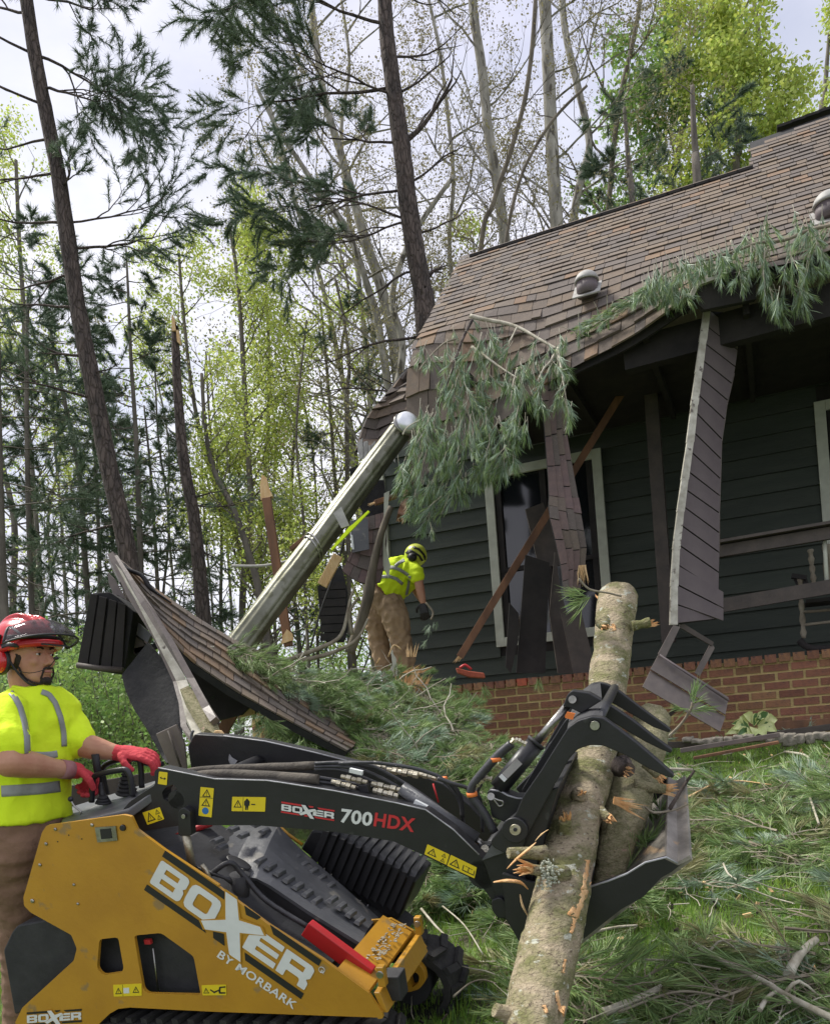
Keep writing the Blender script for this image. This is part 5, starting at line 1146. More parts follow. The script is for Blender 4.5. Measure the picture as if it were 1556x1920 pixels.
bx = thing('soffit_box', P(200, 1200, 4.8), 'black boxed soffit end hanging left of the collapsed roof', 'soffit')
V_ = c6([(118, 305), (205, 300), (250, 330), (330, 400), (322, 450), (285, 690), (255, 720), (60, 690), (38, 672)])
MB().prism([P(*p, 4.7) for p in V_], cF * .25).build('box_shell', K['tarpaper'], bx, bevel=.006)
for k in range(4):
    a_ = c6([(112 + k * 48, 310 + k * 14), (44 + k * 60, 672 + k * 6)]); b_ = c6([(150 + k * 48, 315 + k * 18), (96 + k * 60, 680 + k * 4)])
    MB().prism([P(*a_[0], 4.69), P(*b_[0], 4.69), P(*b_[1], 4.69), P(*a_[1], 4.69)], -cF * (.012 + .006 * (k % 2))).build('board', K['black_in'], bx, bevel=.003)
MB().tube([P(*p, 4.66) for p in c6([(40, 676), (150, 692), (275, 700)])], .018, 6).build('edge_channel', K['darkwood'], bx)
MB().prism([P(*p, 4.9) for p in c6([(215, 310), (255, 320), (290, 360), (300, 400), (240, 350)])], cF * .04).build('torn_felt', K['tarpaper'], bx)
for q_, m_ in [([(300, 500), (380, 560), (395, 590), (330, 620), (296, 560)], 'darkwood'), ([(330, 440), (420, 520), (400, 560), (330, 510)], 'hood'), ([(330, 590), (450, 560), (460, 580), (340, 630)], 'tarpaper')]:
    MB().prism([P(*p, 4.8) for p in c6(q_)], cF * .05).build('broken_board', K[m_], bx)
sc_ = thing('siding_scrap', P(330, 1430, 3.8), 'grey brown siding scrap standing between the loader arm and the gutter end', 'board')
MB().prism([P(*p, 3.85) for p in c6([(442, 1028), (548, 978), (590, 1080), (602, 1215), (525, 1222)])], cF * .02).build('board', K['fascia_b'], sc_, bevel=.003)
MB().tube([P(*p, 3.83) for p in c6([(505, 1010), (575, 1210)])], .005, 6).build('board_seam', K['darkwood'], sc_)
ob = thing('brace_board', P(425, 1370, 5.2), 'short orange brace board under the collapsed roof edge', 'board')
MB().beam(P(*c6([(782, 1018)])[0], 5.2), P(*c6([(872, 860)])[0], 5.2), .07, .04, up=cF).build('timber', K['lumber'], ob)
ob = thing('pale_stub', P(460, 1337, 5.1), 'small pale broken stub beside the brace board', 'wood splinter')
mb = MB(); mb.beam(P(*c6([(878, 922)])[0], 5.1), P(*c6([(950, 905)])[0], 5.1), .05, .05); splinters(mb, P(*c6([(885, 920)])[0], 5.1), -cR, cU, 14, .06, .02); mb.build('timber', K['palewood'], ob)
# side retaining timbers left of the loader
rt = thing('timber_edging', P(200, 1480, 4.2), 'dark timber edging behind the loader controls', 'timber')
MB().beam(P(95, 1512, 3.9), P(330, 1468, 4.6), .16, .12, up=cF).build('timber', K['darkwood'], rt, bevel=.006)
# ================================================================== needles, boughs, litter
def cone_dirs(d, n, spread, g=rng):
    """n random directions round each row of d"""
    d = np.repeat(d, n, 0); r = g.normal(size=d.shape); r -= d * (r * d).sum(1)[:, None]; r /= np.linalg.norm(r, axis=1)[:, None] + 1e-9
    a = np.abs(g.normal(0, spread, len(d))).clip(0, 1.5)
    return d * np.cos(a)[:, None] + r * np.sin(a)[:, None]
def needles(c, d, n, L, w, spread, droop=0., along=.25, g=rng):
    """thin triangles; c, d = tuft centres and directions. returns V, F"""
    c = A(c, float).reshape(-1, 3); d = A(d, float).reshape(-1, 3)
    D = cone_dirs(d, n, spread, g); C = np.repeat(c, n, 0) + np.repeat(d, n, 0) * (g.random(len(D)) * along * L)[:, None]
    l = L * g.uniform(.65, 1.1, len(D)); T = C + D * l[:, None]; T[:, 2] -= droop * l * g.uniform(.5, 1.2, len(D))
    s = np.cross(D, g.normal(size=D.shape)); s /= np.linalg.norm(s, axis=1)[:, None] + 1e-9; s *= w / 2
    M_ = C * .45 + T * .55; M_[:, 2] += droop * l * .18
    V = np.stack([C - s * .6, C + s * .6, M_ + s, M_ - s, T], 1).reshape(-1, 3); k = np.arange(len(D)) * 5
    return V, [np.stack([k, k + 1, k + 2, k + 3], 1), np.stack([k + 3, k + 2, k + 4], 1)]
def needles3(c, d, n, L, w, spread, droop=0., along=.25, g=rng):
    c = A(c, float).reshape(-1, 3); d = A(d, float).reshape(-1, 3)
    D = cone_dirs(d, n, spread, g); C = np.repeat(c, n, 0) + np.repeat(d, n, 0) * (g.random(len(D)) * along * L)[:, None]
    l = L * g.uniform(.65, 1.1, len(D)); T = C + D * l[:, None]; T[:, 2] -= droop * l
    s = np.cross(D, g.normal(size=D.shape)); s /= np.linalg.norm(s, axis=1)[:, None] + 1e-9; s *= w / 2
    V = np.stack([C - s, C + s, T], 1).reshape(-1, 3); k = np.arange(len(D)) * 3
    return V, [np.stack([k, k + 1, k + 2], 1)]
def segs(mb, P0, P1, R0, R1, n=3, mi=0):
    """many thin limbs at once"""
    P0, P1 = A(P0, float), A(P1, float); R0 = A(R0, float)[:, None, None]; R1 = A(R1, float)[:, None, None]
    D = P1 - P0; D /= np.linalg.norm(D, axis=1)[:, None] + 1e-9
    ref = np.where(np.abs(D[:, 2:3]) > .9, A([[1., 0, 0]]), A([[0, 0, 1.]])); X = np.cross(D, ref); X /= np.linalg.norm(X, axis=1)[:, None]; Y = np.cross(D, X)
    a = np.arange(n) * 2 * math.pi / n; ring = np.cos(a)[None, :, None] * X[:, None] + np.sin(a)[None, :, None] * Y[:, None]
    V = np.concatenate([P0[:, None] + ring * R0, P1[:, None] + ring * R1], 1).reshape(-1, 3)
    b = np.arange(len(P0)) * 2 * n; i = np.arange(n); j = (i + 1) % n
    F_ = np.stack([b[:, None] + i, b[:, None] + j, b[:, None] + n + j, b[:, None] + n + i], 2).reshape(-1, 4)
    mb.add(V, [F_], mi, n > 3)
def bough(g, L=.5, nt=9, tn=14, nl=.095, w=.0032, spread=.36, flat=.35):
    """a flat pine spray pointing along +x"""
    st = MB(); C = []; D = []; p = np.zeros(3); d = A([1., 0, 0]); P0 = []; P1 = []; R0 = []; R1 = []
    n = nt
    for i in range(n):
        q = p + d * L / n; P0.append(p); P1.append(q); R0.append(.0055 * (1 - i / n) + .0015); R1.append(.0055 * (1 - (i + 1) / n) + .0015)
        d = unit(d + A([0, g.normal(0, .10), g.normal(0, .08)])); p = q
        for sgn in (-1, 1):
            if g.random() < .85:
                e = unit(d * .8 + A([0, sgn * .9, g.normal(0, flat)])); l = L * .42 * (1 - .6 * i / n) * g.uniform(.6, 1.1)
                m = p + e * l * .5; e2 = unit(e + d * .4); t = m + e2 * l * .5
                P0 += [p, m]; P1 += [m, t]; R0 += [.0028, .0022]; R1 += [.0022, .0014]
                for c_, d_ in ((t, e2), (m + e2 * l * .22, e2), (m, e)): C.append(c_); D.append(d_)
                if g.random() < .5: C.append(p + e * l * .25); D.append(e)
    C.append(p); D.append(d)
    segs(st, P0, P1, R0, R1, 4)
    V, F_ = needles(C, D, tn, nl, w, spread, 0, .35, g)
    return (np.concatenate(st.V), st.F[0], V, F_)
def place_bough(mbT, mbN, b, pos, ax, up, sc=1.0, mi=0):
    x = unit(ax); y = unit(np.cross(up, x)); z = np.cross(x, y); R_ = np.stack([x, y, z]) * sc
    mbT.add(b[0] @ R_ + pos, [b[1]]); mbN.add(b[2] @ R_ + pos, b[3], mi)
gB = np.random.default_rng(11)
BO = [bough(gB, L=gB.uniform(.35, .6)) for _ in range(6)]
def inpoly(x, y, poly):
    c = False; n = len(poly)
    for i in range(n):
        x0, y0 = poly[i]; x1, y1 = poly[i - 1]
        if (y0 > y) != (y1 > y) and x < (x1 - x0) * (y - y0) / (y1 - y0) + x0: c = not c
    return c
def gnorm(x, y):
    e = .05; return unit([-(gz(x + e, y) - gz(x - e, y)) / (2 * e), -(gz(x, y + e) - gz(x, y - e)) / (2 * e), 1])
# ---- litter on the lawn
T, Nn = MB(), MB(); cnt = 0
while cnt < 480:
    x, y = gB.uniform(-.4, 3.2), gB.uniform(1.6, 6.6); D = x * hn[0] + y * hn[1]
    if D > 7.2: continue
    px, py = proj(A([x, y, gz(x, y)]))
    if not (-50 < px < 1700 and py < 2150): continue
    if px < 900 and py > 1700: continue
    # bare lawn strip near the wall
    if D > 5.6 and px > 1200 and gB.random() < .93: continue
    if noise.noise(Vector((x * 1.6, y * 1.6, 3))) < .05: continue
    h = abs(gB.normal(0, .05)) + .01; nr = gnorm(x, y); a = gB.uniform(0, 6.28); ax = A([math.cos(a), math.sin(a), gB.normal(0, .15)]); ax = ax - nr * (ax @ nr) + nr * gB.normal(0.03, .12)
    place_bough(T, Nn, BO[cnt % 6], A([x, y, gz(x, y) + h]), ax, nr, gB.uniform(.7, 1.2), gB.choice([0, 0, 0, 1, 2], p=[.3, .3, .18, .12, .10])); cnt += 1
lit = Nn.build('pine_litter', [K['needle'], K['needle_roof'], K['needle_dry']], None, label='flattened green pine boughs covering the lawn', cat='pine litter', kind='stuff')
T.build('litter_twigs', K['twig'], None, label='thin twigs of the pine boughs lying on the lawn', cat='twigs', kind='stuff')
# ---- grass
gg = np.random.default_rng(5); n = 260000
x = gg.uniform(-3.4, 4.2, n); y = gg.uniform(1.5, 8.6, n); D = x * hn[0] + y * hn[1]; k = D < 7.15
x, y = x[k], y[k]; keep = np.array([True] * len(x))
# keep only what the lawn in view needs, denser near
px_ = CX + F * x / y; keep = (px_ > -150) & (px_ < 1750) & (gg.random(len(x)) < np.clip(1.6 - y / 7, .35, 1)); x, y = x[keep], y[keep]; z = gz(x, y)
C = np.stack([x, y, z], 1); d = np.tile(A([[0, 0, 1.]]), (len(x), 1)); V, F_ = needles3(C, d, 1, .06, .0055, .55, 0, 0, gg)
MB().add(V, F_).build('grass', K['grass'], None, kind='stuff', label='short green lawn grass under the pine litter', cat='grass')
# left strip of longer grass behind the operator
n = 30000; x = gg.uniform(-9, -1.2, n); y = gg.uniform(2.6, 14, n); C = np.stack([x, y, gz(x, y)], 1); V, F_ = needles3(C, np.tile(A([[0, 0, 1.]]), (n, 1)), 1, .11, .012, .5, 0, 0, gg)
MB().add(V, F_).build('long_grass', K['grass'], None, kind='stuff', label='longer grass at the left behind the operator', cat='grass')
# ---- sticks on the lawn, each its own thing
sticks = [([(1556 + 20, 1918), (1470, 1865), (1430, 1840), (1330, 1790), (1310, 1778)], .011, 'twigw', 'long pale stick crossing the lower right corner of the lawn'),
 ([(1130, 1900), (1180, 1880), (1240, 1852)], .016, 'twigw', 'thick pale stick in front of the bucket, pointing right'),
 ([(1160, 1898), (1260, 1862), (1330, 1865), (1375, 1880)], .005, 'twig', 'thin curved twig over the thick pale stick'),
 ([(1478, 1828), (1500, 1790), (1530, 1762)], .018, 'twigw', 'short fat grey stick at the right edge of the lawn'),
 ([(1100, 1752), (1150, 1740), (1195, 1736)], .007, 'twigw', 'pale twig sticking out right under the bucket'),
 ([(1290, 1495), (1340, 1470), (1380, 1464), (1446, 1472)], .006, 'palewood', 'peeled yellow stick near the top of the lawn'),
 ([(1280, 1545), (1330, 1545), (1375, 1542)], .006, 'twig', 'straight twig right of the bucket lip'),
 ([(1470, 1410), (1515, 1420), (1508, 1460), (1520, 1500), (1535, 1545)], .009, 'twigw', 'bent white branch at the right edge with drooping needles'),
 ([(1482, 1520), (1500, 1500), (1512, 1480)], .005, 'twigw', 'small fork beside the bent white branch'),
 ([(1356, 1620), (1366, 1640), (1385, 1652)], .005, 'twigw', 'short curved white twig in the middle of the lawn'),
 ([(1160, 1670), (1290, 1665)], .003, 'twig', 'hair-thin twig across the bucket side'),
 ([(1470, 1740), (1520, 1745), (1570, 1748)], .006, 'twig', 'grey stick by the dark hollow at the right'),
 ([(1210, 1800), (1260, 1803), (1350, 1818)], .004, 'twigw', 'thin straight twig in the middle foreground'),
 ([(1300, 1770), (1330, 1785), (1345, 1795)], .008, 'twigw', 'stubby twig above the long pale stick'),
 ([(1424, 1895), (1440, 1870), (1460, 1862), (1480, 1880)], .008, 'twigw', 'looped pale root piece at the bottom right'),
 ([(830, 1700), (870, 1735), (905, 1790)], .004, 'twigw', 'thin pale twig beside the track wheel'),
 ([(790, 1705), (815, 1735), (840, 1760)], .006, 'twigw', 'pale forked stick just behind the front crossbar'),
 ([(850, 1870), (880, 1845), (905, 1838), (930, 1845)], .004, 'twig', 'thin twig right of the track wheel'),
 ([(870, 1640), (930, 1700), (905, 1760)], .003, 'twig', 'fine twig under the lift arm end'),
 ([(1085, 1600), (1095, 1590)], .004, 'twig', 'tiny twig end by the log')]
for pl, r_, m_, lb in sticks:
    pts = []
    for (a_, b_) in pl: p = G(a_, b_, .12); pts.append(p)
    o = thing('stick', pts[0], lb, 'stick', 'sticks lying on the lawn'); s_ = MB(); k_ = len(pts)
    s_.tube(pts, [r_ * (1 - .35 * i / max(1, k_ - 1)) for i in range(k_)], 8, sub=5, rough=.05); s_.build('stem', K[m_], o)
    if 'bent white' in lb or 'long pale' in lb:
        t_ = MB(); t_.tube([pts[1], pts[1] + cR * .05 + UP * .04, pts[1] + cR * .12 - UP * .02], [r_ * .6, r_ * .5, r_ * .3], 6, sub=3); t_.build('side_twig', K[m_], o)
for (a_, b_, lb, m_) in [(1393, 1716, 'small fresh wood chip lying in the middle of the lawn', 'palewood'), (1510, 1698, 'pale chip near the right edge', 'twigw')]:
    p = G(a_, b_, .04); o = MB(); o.prism([p, p + cR * .035 + UP * .008, p + cR * .045 - UP * .01, p + cR * .008 - UP * .014], cF * .012); o.build('wood_chip', K[m_], None, label=lb, cat='wood chip')
ch = [MB(), MB()]
for k in range(900):
    x, y = gB.uniform(-.3, 3.2), gB.uniform(1.7, 6.3)
    if x * hn[0] + y * hn[1] > 6.9: continue
    c = A([x, y, gz(x, y) + gB.uniform(.01, .09)]); a = gB.normal(size=3); a = unit(a); b = unit(np.cross(a, gB.normal(size=3))); l = gB.uniform(.004, .016)
    ch[k % 2].box(c, a * l, b * l * .4, np.cross(a, b) * .0015)
ch[0].build('wood_chips', K['palewood'], None, kind='stuff', label='pale wood chips scattered in the litter', cat='chips'); ch[1].build('bark_bits', K['pinebark'], None, kind='stuff', label='dark bark bits scattered in the litter', cat='bark')
# more twigs than anyone could count
s_ = MB(); P0 = []; P1 = []; R0 = []
for k in range(420):
    x, y = gB.uniform(-.3, 3.2), gB.uniform(1.7, 6.3)
    if x * hn[0] + y * hn[1] > 6.6: continue
    p = A([x, y, gz(x, y) + gB.uniform(.03, .10)]); a = gB.uniform(0, 6.28); d = A([math.cos(a), math.sin(a), gB.normal(.1, .12)]); l = gB.uniform(.05, .14); r0 = gB.uniform(.0015, .0035)
    for j in range(4): q = p + d * l * .6; P0.append(p); P1.append(q); R0.append(r0); p = q; d = unit(d + gB.normal(0, .22, 3) * A([1, 1, .4])); r0 *= .9
segs(s_, P0, P1, R0, A(R0) * .9, 5); s_.build('scattered_twigs', K['twigw'], None, kind='stuff', label='scattered pale twigs among the pine litter', cat='twigs')
# ---- heap of boughs in front of the porch
heap_poly = [(380, 1205), (455, 1235), (540, 1255), (640, 1262), (790, 1268), (808, 1290), (840, 1330), (900, 1385), (960, 1400), (985, 1430), (940, 1480), (900, 1560), (830, 1500), (700, 1440), (640, 1405), (560, 1345), (500, 1290), (420, 1235)]
def heapz(x, y): return float(np.interp(y, [1190, 1240, 1300, 1400, 1500], [7.6, 7.3, 6.6, 5.6, 4.8]) + (.4 if x < 520 else 0))
hm = MB(); gx = np.linspace(520, 850, 16); gy = np.linspace(1290, 1560, 12); V = [P(a_, b_ + 14, heapz(a_, b_) + .35) for b_ in gy for a_ in gx]; i = np.arange(15)
hm.add(V, [np.concatenate([np.stack([i + r * 16, i + 1 + r * 16, i + 1 + (r + 1) * 16, i + (r + 1) * 16], 1) for r in range(11)])], 0, True); hm.build('heap_soil', K['ground'], None, kind='structure')
T, Nn = MB(), MB(); cnt = 0
while cnt < 620:
    a_, b_ = gB.uniform(380, 1010), gB.uniform(1180, 1560)
    if not inpoly(a_, b_, heap_poly): continue
    z_ = heapz(a_, b_) + gB.normal(0, .12); ax = cR * gB.normal(.3, .9) - cU * gB.uniform(-.1, .9) - cF * gB.uniform(0, .8)
    if a_ < 600: z_ = min(z_, 4.9 + (a_ - 380) / 220 * 1.0)
    place_bough(T, Nn, BO[cnt % 6], P(a_, b_, z_), ax, unit(UP - cF * .7 + gB.normal(0, .25, 3)), gB.uniform(.45, .8) if b_ < 1330 or a_ > 800 else gB.uniform(.6, 1.0), gB.choice([0, 0, 0, 1, 2], p=[.3, .3, .2, .12, .08])); cnt += 1
Nn.build('bough_heap', [K['needle'], K['needle_roof'], K['needle_dry']], None, kind='stuff', label='heap of fallen pine boughs piled against the porch', cat='pine boughs')
T.build('heap_twigs', K['twig'], None, kind='stuff', label='bare twigs inside the heap of pine boughs', cat='twigs')
P0 = []; P1 = []; R0 = []
s_ = MB()
for k in range(260):
    a_, b_ = gB.uniform(400, 960), gB.uniform(1190, 1440)
    if not inpoly(a_, b_, heap_poly): continue
    p = P(a_, b_, heapz(a_, b_) - .12 if a_ > 600 else 4.8 + (a_ - 380) / 220); d = unit(cR * gB.normal(0, 1) - cU * gB.normal(.2, .6) + cF * gB.normal(0, .2)); r0 = gB.uniform(.003, .008)
    for j in range(6): q = p + d * gB.uniform(.05, .1); P0.append(p); P1.append(q); R0.append(r0); p = q; d = unit(d + gB.normal(0, .25, 3)); r0 *= .88
segs(s_, P0, P1, R0, A(R0) * .9, 6); s_.build('heap_sticks', K['twigw'], None, kind='stuff', label='pale sticks poking out of the heap of pine boughs', cat='twigs')
# bare sinuous dead sticks left of the bending man
for pl, lb in [([(520, 1245), (600, 1215), (640, 1190), (655, 1130), (665, 1100)], 'curving bare branch left of the bending man'), ([(560, 1240), (620, 1225), (668, 1200), (690, 1160)], 'grey twig bundle at the foot of the leaning branch'), ([(440, 1205), (520, 1240), (560, 1265)], 'pale branch lying along the collapsed roof')]:
    pts = [P(a_, b_, 7.0 if b_ > 0 and a_ > 500 else 6.0) for a_, b_ in pl]; o = thing('bare_branch', pts[0], lb, 'branch'); MB().tube(pts, np.linspace(.022, .008, len(pts)), 8, sub=5, rough=.06).build('stem', K['twig'], o)
# broken stump with torn wood in the heap
stp = thing('torn_stump', P(775, 1290, 6.7), 'splintered orange stump sticking out of the bough heap below the bending man', 'stump')
for (a_, b_, n_, L_, w_) in [(770, 1232, 14, .16, .03), (772, 1262, 30, .16, .07), (778, 1285, 30, .14, .08), (752, 1290, 14, .16, .04), (782, 1318, 18, .10, .06), (757, 1333, 12, .06, .05)]:
    mb = MB(); splinters(mb, P(a_, b_, 6.6), cU * .5 + cR * random.uniform(-1.2, 1.2), cR, n_, L_ * .7, w_ * 1.2); mb.build('splinter', K['rawwood' if b_ > 1240 else 'palewood'], stp)
MB().tube([P(788, 1325, 6.8), P(776, 1285, 6.8), P(772, 1262, 6.8)], [.09, .08, .05], 14, rough=.08, sub=3).build('core', K['rawwood'], stp)
for pl in ([(728, 1232), (738, 1210), (752, 1218)], [(706, 1245), (712, 1234)]):
    mb = MB(); mb.tube([P(a_, b_, 6.9) for a_, b_ in pl], .018, 6, sub=3, ell=(1, .4)); mb.build('bark_curl', K['palewood'], stp)
for (a_, b_) in [(560, 1262), (1030, 1270)]: pass
ob = thing('orange_saw', P(882, 1260, 7.4), 'orange-red tool half buried in boughs against the wall', 'tool')
MB().prism([P(*p, 7.4) for p in [(855, 1252), (878, 1258), (908, 1262), (910, 1272), (880, 1270), (858, 1262)]], cF * .08).build('body', K['brick_red'], ob, bevel=.01)
MB().tube([P(862, 1253, 7.38), P(872, 1247, 7.38), P(884, 1256, 7.38)], .012, 8, sub=3).build('handle', K['red'], ob)
# ---- hanging boughs on the eave
def hang(name, lab, stems, sprays, zf, nl=.11, sag_=.9, seed=1, tn=18, m='needle_roof'):
    g = np.random.default_rng(seed); o = thing(name, P(*stems[0][0][0], zf(*stems[0][0][0])), lab, 'pine branch', 'pine boughs hanging on the roof edge')
    for pl, r_, mm in stems:
        MB().tube([P(a_, b_, zf(a_, b_) - .04) for a_, b_ in pl], np.linspace(r_, r_ * .5, len(pl)), 8, sub=4, rough=.05).build('stem', K[mm], o)
    C, D = [], []; P0, P1, R0 = [], [], []
    for (a_, b_, n_, sp, ang) in sprays:
        for k in range(n_):
            c = P(a_ + g.normal(0, sp), b_ + g.normal(0, sp * .8), zf(a_, b_) + g.normal(-.03, .10)); d = unit(-UP * 1 + cR * (g.normal(0, .35) + ang) + cF * g.normal(-.15, .3)) if sag_ > .5 else unit(-UP * .3 + cR * g.normal(-.6, .6) + cF * g.normal(0, .3))
            up_ = c - d * g.uniform(.08, .18); P0.append(up_); P1.append(c + d * .04); R0.append(.003)
            for j in range(3): C.append(up_ + (c - up_) * (.4 + j * .3) ); D.append(unit(d + g.normal(0, .22, 3)))
            C.append(c + d * .04); D.append(d)
    s_ = MB(); segs(s_, P0, P1, R0, A(R0) * .6, 4); s_.build('twigs', K['twigw'], o, kind='stuff')
    V1, F1 = needles(C[::2], D[::2], tn, nl, .0038, .25, .12, .5, g); V2, F2 = needles(C[1::2], D[1::2], tn, nl * .9, .0036, .28, .10, .5, g); MB().add(V1, F1, 0).add(V2, F2, 1).build('needles', [K[m], K['needle']], o, kind='stuff'); return o
sp1 = []
g1 = np.random.default_rng(3)
polyA = [(800, 640), (880, 600), (960, 625), (1000, 650), (1050, 660), (1060, 720), (1020, 760), (990, 820), (960, 870), (900, 900), (860, 930), (830, 960), (780, 960), (740, 900), (735, 850), (790, 800), (775, 730)]
while len(sp1) < 150:
    a_, b_ = g1.uniform(730, 1070), g1.uniform(600, 965)
    if inpoly(a_, b_, polyA): sp1.append((a_, b_, (1 if g1.random() < .65 else 2) if b_ < 745 else 3, 8, -.1 - .3 * (b_ > 850)))
sp1 += [(1052, 690, 4, 8, 0), (1058, 740, 4, 8, .1), (1062, 775, 4, 7, .05), (1050, 660, 4, 10, 0), (930, 880, 4, 8, -.1), (800, 985, 4, 8, -.3), (820, 950, 4, 10, -.4), (1000, 700, 4, 9, 0)]
zfA = lambda a_, b_: float(np.interp(b_, [580, 700, 850, 1000], [8.0, 7.45, 7.2, 7.35])) - max(0, (a_ - 900)) * .002
hang('hanging_pine_branch', 'large broken pine branch draped over the eave left of the hanging shingle strip', [([(882, 592), (915, 600), (945, 605), (975, 615), (1010, 635), (1045, 655)], .022, 'twigw'), ([(1045, 655), (1030, 680), (1020, 690), (1010, 710), (998, 735)], .013, 'twigw'), ([(1045, 652), (1050, 680), (1055, 710), (1060, 740)], .012, 'twigw'), ([(885, 650), (910, 668), (940, 690), (975, 712)], .014, 'twigw'), ([(970, 612), (955, 640), (945, 650)], .010, 'twigw'), ([(885, 600), (865, 640), (845, 700), (820, 760)], .016, 'pinebark'), ([(855, 635), (830, 645), (800, 675), (785, 695)], .009, 'twig'), ([(935, 780), (945, 810), (958, 838), (955, 865)], .008, 'twigw'), ([(970, 690), (962, 720), (957, 755)], .009, 'twigw'), ([(945, 862), (955, 852), (966, 858), (955, 870), (930, 872)], .005, 'twigw'), ([(870, 760), (885, 790), (898, 815)], .008, 'twigw'), ([(755, 815), (765, 800), (800, 780)], .007, 'twigw')], sp1, zfA, seed=3)
sp2 = [(x_, 600 - (x_ - 1090) * .66, 3, 9, -.3) for x_ in range(1085, 1230, 13)]
hang('eave_pine_spray', 'thin pine spray lying along the sagging eave right of the big hanging branch', [([(1080, 632), (1130, 600), (1180, 568), (1215, 545)], .008, 'twig')], [(x_, 628 - (x_ - 1080) * .64, 2, 6, -.5) for x_ in range(1078, 1225, 9)], lambda a_, b_: 7.35 - (a_ - 1080) * .003, nl=.09, sag_=.2, seed=4)
sp3 = []
for (a_, b_) in [(1240, 520), (1232, 545), (1250, 550), (1262, 530), (1290, 500), (1296, 530), (1285, 545), (1310, 510), (1350, 475), (1372, 480), (1385, 510), (1390, 525), (1330, 495), (1420, 470), (1430, 510), (1435, 545), (1455, 555), (1462, 575), (1470, 500), (1440, 440), (1480, 450), (1500, 505), (1498, 540), (1502, 560), (1520, 460), (1530, 500), (1545, 450), (1550, 490), (1400, 460), (1360, 500), (1270, 510), (1512, 430), (1550, 430), (1410, 500), (1210, 555), (1222, 540)]: sp3.append((a_, b_, 5, 9, 0))
hang('hanging_pine_branch', 'pine branch with drooping tufts hanging over the eave at the right edge', [([(1570, 420), (1520, 430), (1470, 450), (1420, 455), (1380, 470), (1330, 485), (1260, 505), (1225, 530)], .014, 'twig'), ([(1390, 440), (1405, 455), (1420, 470), (1430, 500)], .009, 'twigw'), ([(1370, 450), (1380, 475), (1388, 495)], .009, 'twigw'), ([(1240, 492), (1242, 515), (1250, 535)], .009, 'twigw'), ([(1290, 480), (1294, 505)], .008, 'twig'), ([(1445, 460), (1432, 480), (1430, 520), (1450, 548)], .009, 'twigw'), ([(1500, 495), (1502, 515)], .008, 'twigw'), ([(1395, 498), (1425, 488), (1440, 478)], .007, 'twigw')], sp3, lambda a_, b_: 6.75 - (a_ - 1250) * .0012, seed=5, tn=20)
# small tufts elsewhere
def tuftset(name, lab, items, m='needle', stem=None, cat='pine sprig', nl=.09, w=.003):
    g = np.random.default_rng(len(lab)); o = thing(name, P(*items[0][:3]), lab, cat); C, D = [], []
    for (a_, b_, z_, dx, dy, n_) in items:
        for k in range(n_): C.append(P(a_, b_, z_) + g.normal(0, .012, 3)); D.append(unit(cR * dx - cU * dy + g.normal(0, .35, 3)))
    V, F_ = needles(C, D, 16, nl, w, .35, .05, .4, g); MB().add(V, F_).build('needles', K[m], o, kind='stuff')
    if stem:
        for pl, r_, z_ in stem: MB().tube([P(a_, b_, z_) for a_, b_ in pl], r_, 8, sub=4).build('stem', K['twig'], o)
tuftset('pine_sprig', 'bright green pine sprig beside the top end of the long log', [(1100, 1115, 3.3, -.9, .3, 2), (1105, 1118, 3.3, -1, .0, 2), (1095, 1108, 3.3, -.7, -.3, 2), (1110, 1120, 3.3, -.6, .8, 1)], stem=[([(1085, 1085), (1105, 1105), (1140, 1112), (1165, 1118)], .004, 3.3)])
tuftset('pine_sprig', 'green pine sprig in front of the lowest bent soffit panel', [(1298, 1318, 3.6, 0, -1, 3), (1298, 1325, 3.6, .6, -.4, 2), (1300, 1330, 3.6, .9, .1, 2), (1292, 1325, 3.6, -.8, 0, 2)], stem=[([(1243, 1390), (1275, 1360), (1295, 1330), (1298, 1318)], .006, 3.6)])
tuftset('pine_sprig', 'pine sprig dangling from the hand of the bending man', [(805, 1175, 8.8, -.3, 1, 4), (800, 1200, 8.8, -.4, 1, 4), (815, 1165, 8.8, .1, 1, 3)], stem=[([(798, 1130), (812, 1148), (808, 1162)], .010, 8.7)], m='needle_roof')
tuftset('pine_sprig', 'pine sprigs drooping over the cap bricks', [(905, 1285, 7.0, .5, 1, 5), (890, 1300, 7.0, .2, 1, 5), (1010, 1270, 7.2, .3, .9, 3), (870, 1290, 7.0, -.2, 1, 5), (840, 1280, 7.0, 0, 1, 4)], nl=.12)
tuftset('pine_sprig', 'pine tufts hanging below the collapsed roof edge', [(495, 1345, 4.7, .1, 1, 4), (510, 1355, 4.7, .4, 1, 3), (480, 1340, 4.7, -.2, 1, 2), (570, 1385, 4.7, 0, 1, 4), (585, 1395, 4.7, .3, 1, 3), (345, 1385, 0.1 + 4.7, .1, 1, 0)], nl=.1)
_fp = M(1207, 1681, GW - .014); _fn = unit(np.cross(M(1293, 1607, GW - .014) - _fp, ml)); bz = lambda a_, b_: float((_fp @ _fn) / (ray(a_, b_) @ _fn)) - .04
tuftset('pine_needles_in_bucket', 'matted pine needles lying in the bucket beside the short log', [(1195 + 12 * i, 1610 - 22 * i + (i % 3) * 8, bz(1195 + 12 * i, 1610 - 22 * i + (i % 3) * 8), .2 * (-1) ** i, -.6, 3) for i in range(5)] + [(1180, 1635, bz(1180, 1635), .4, .3, 6), (1185, 1560, bz(1185, 1560), -.2, .8, 6), (1210, 1540, bz(1210, 1540), .2, .8, 6), (1165, 1600, bz(1165, 1600), .3, .5, 6)], nl=.08)
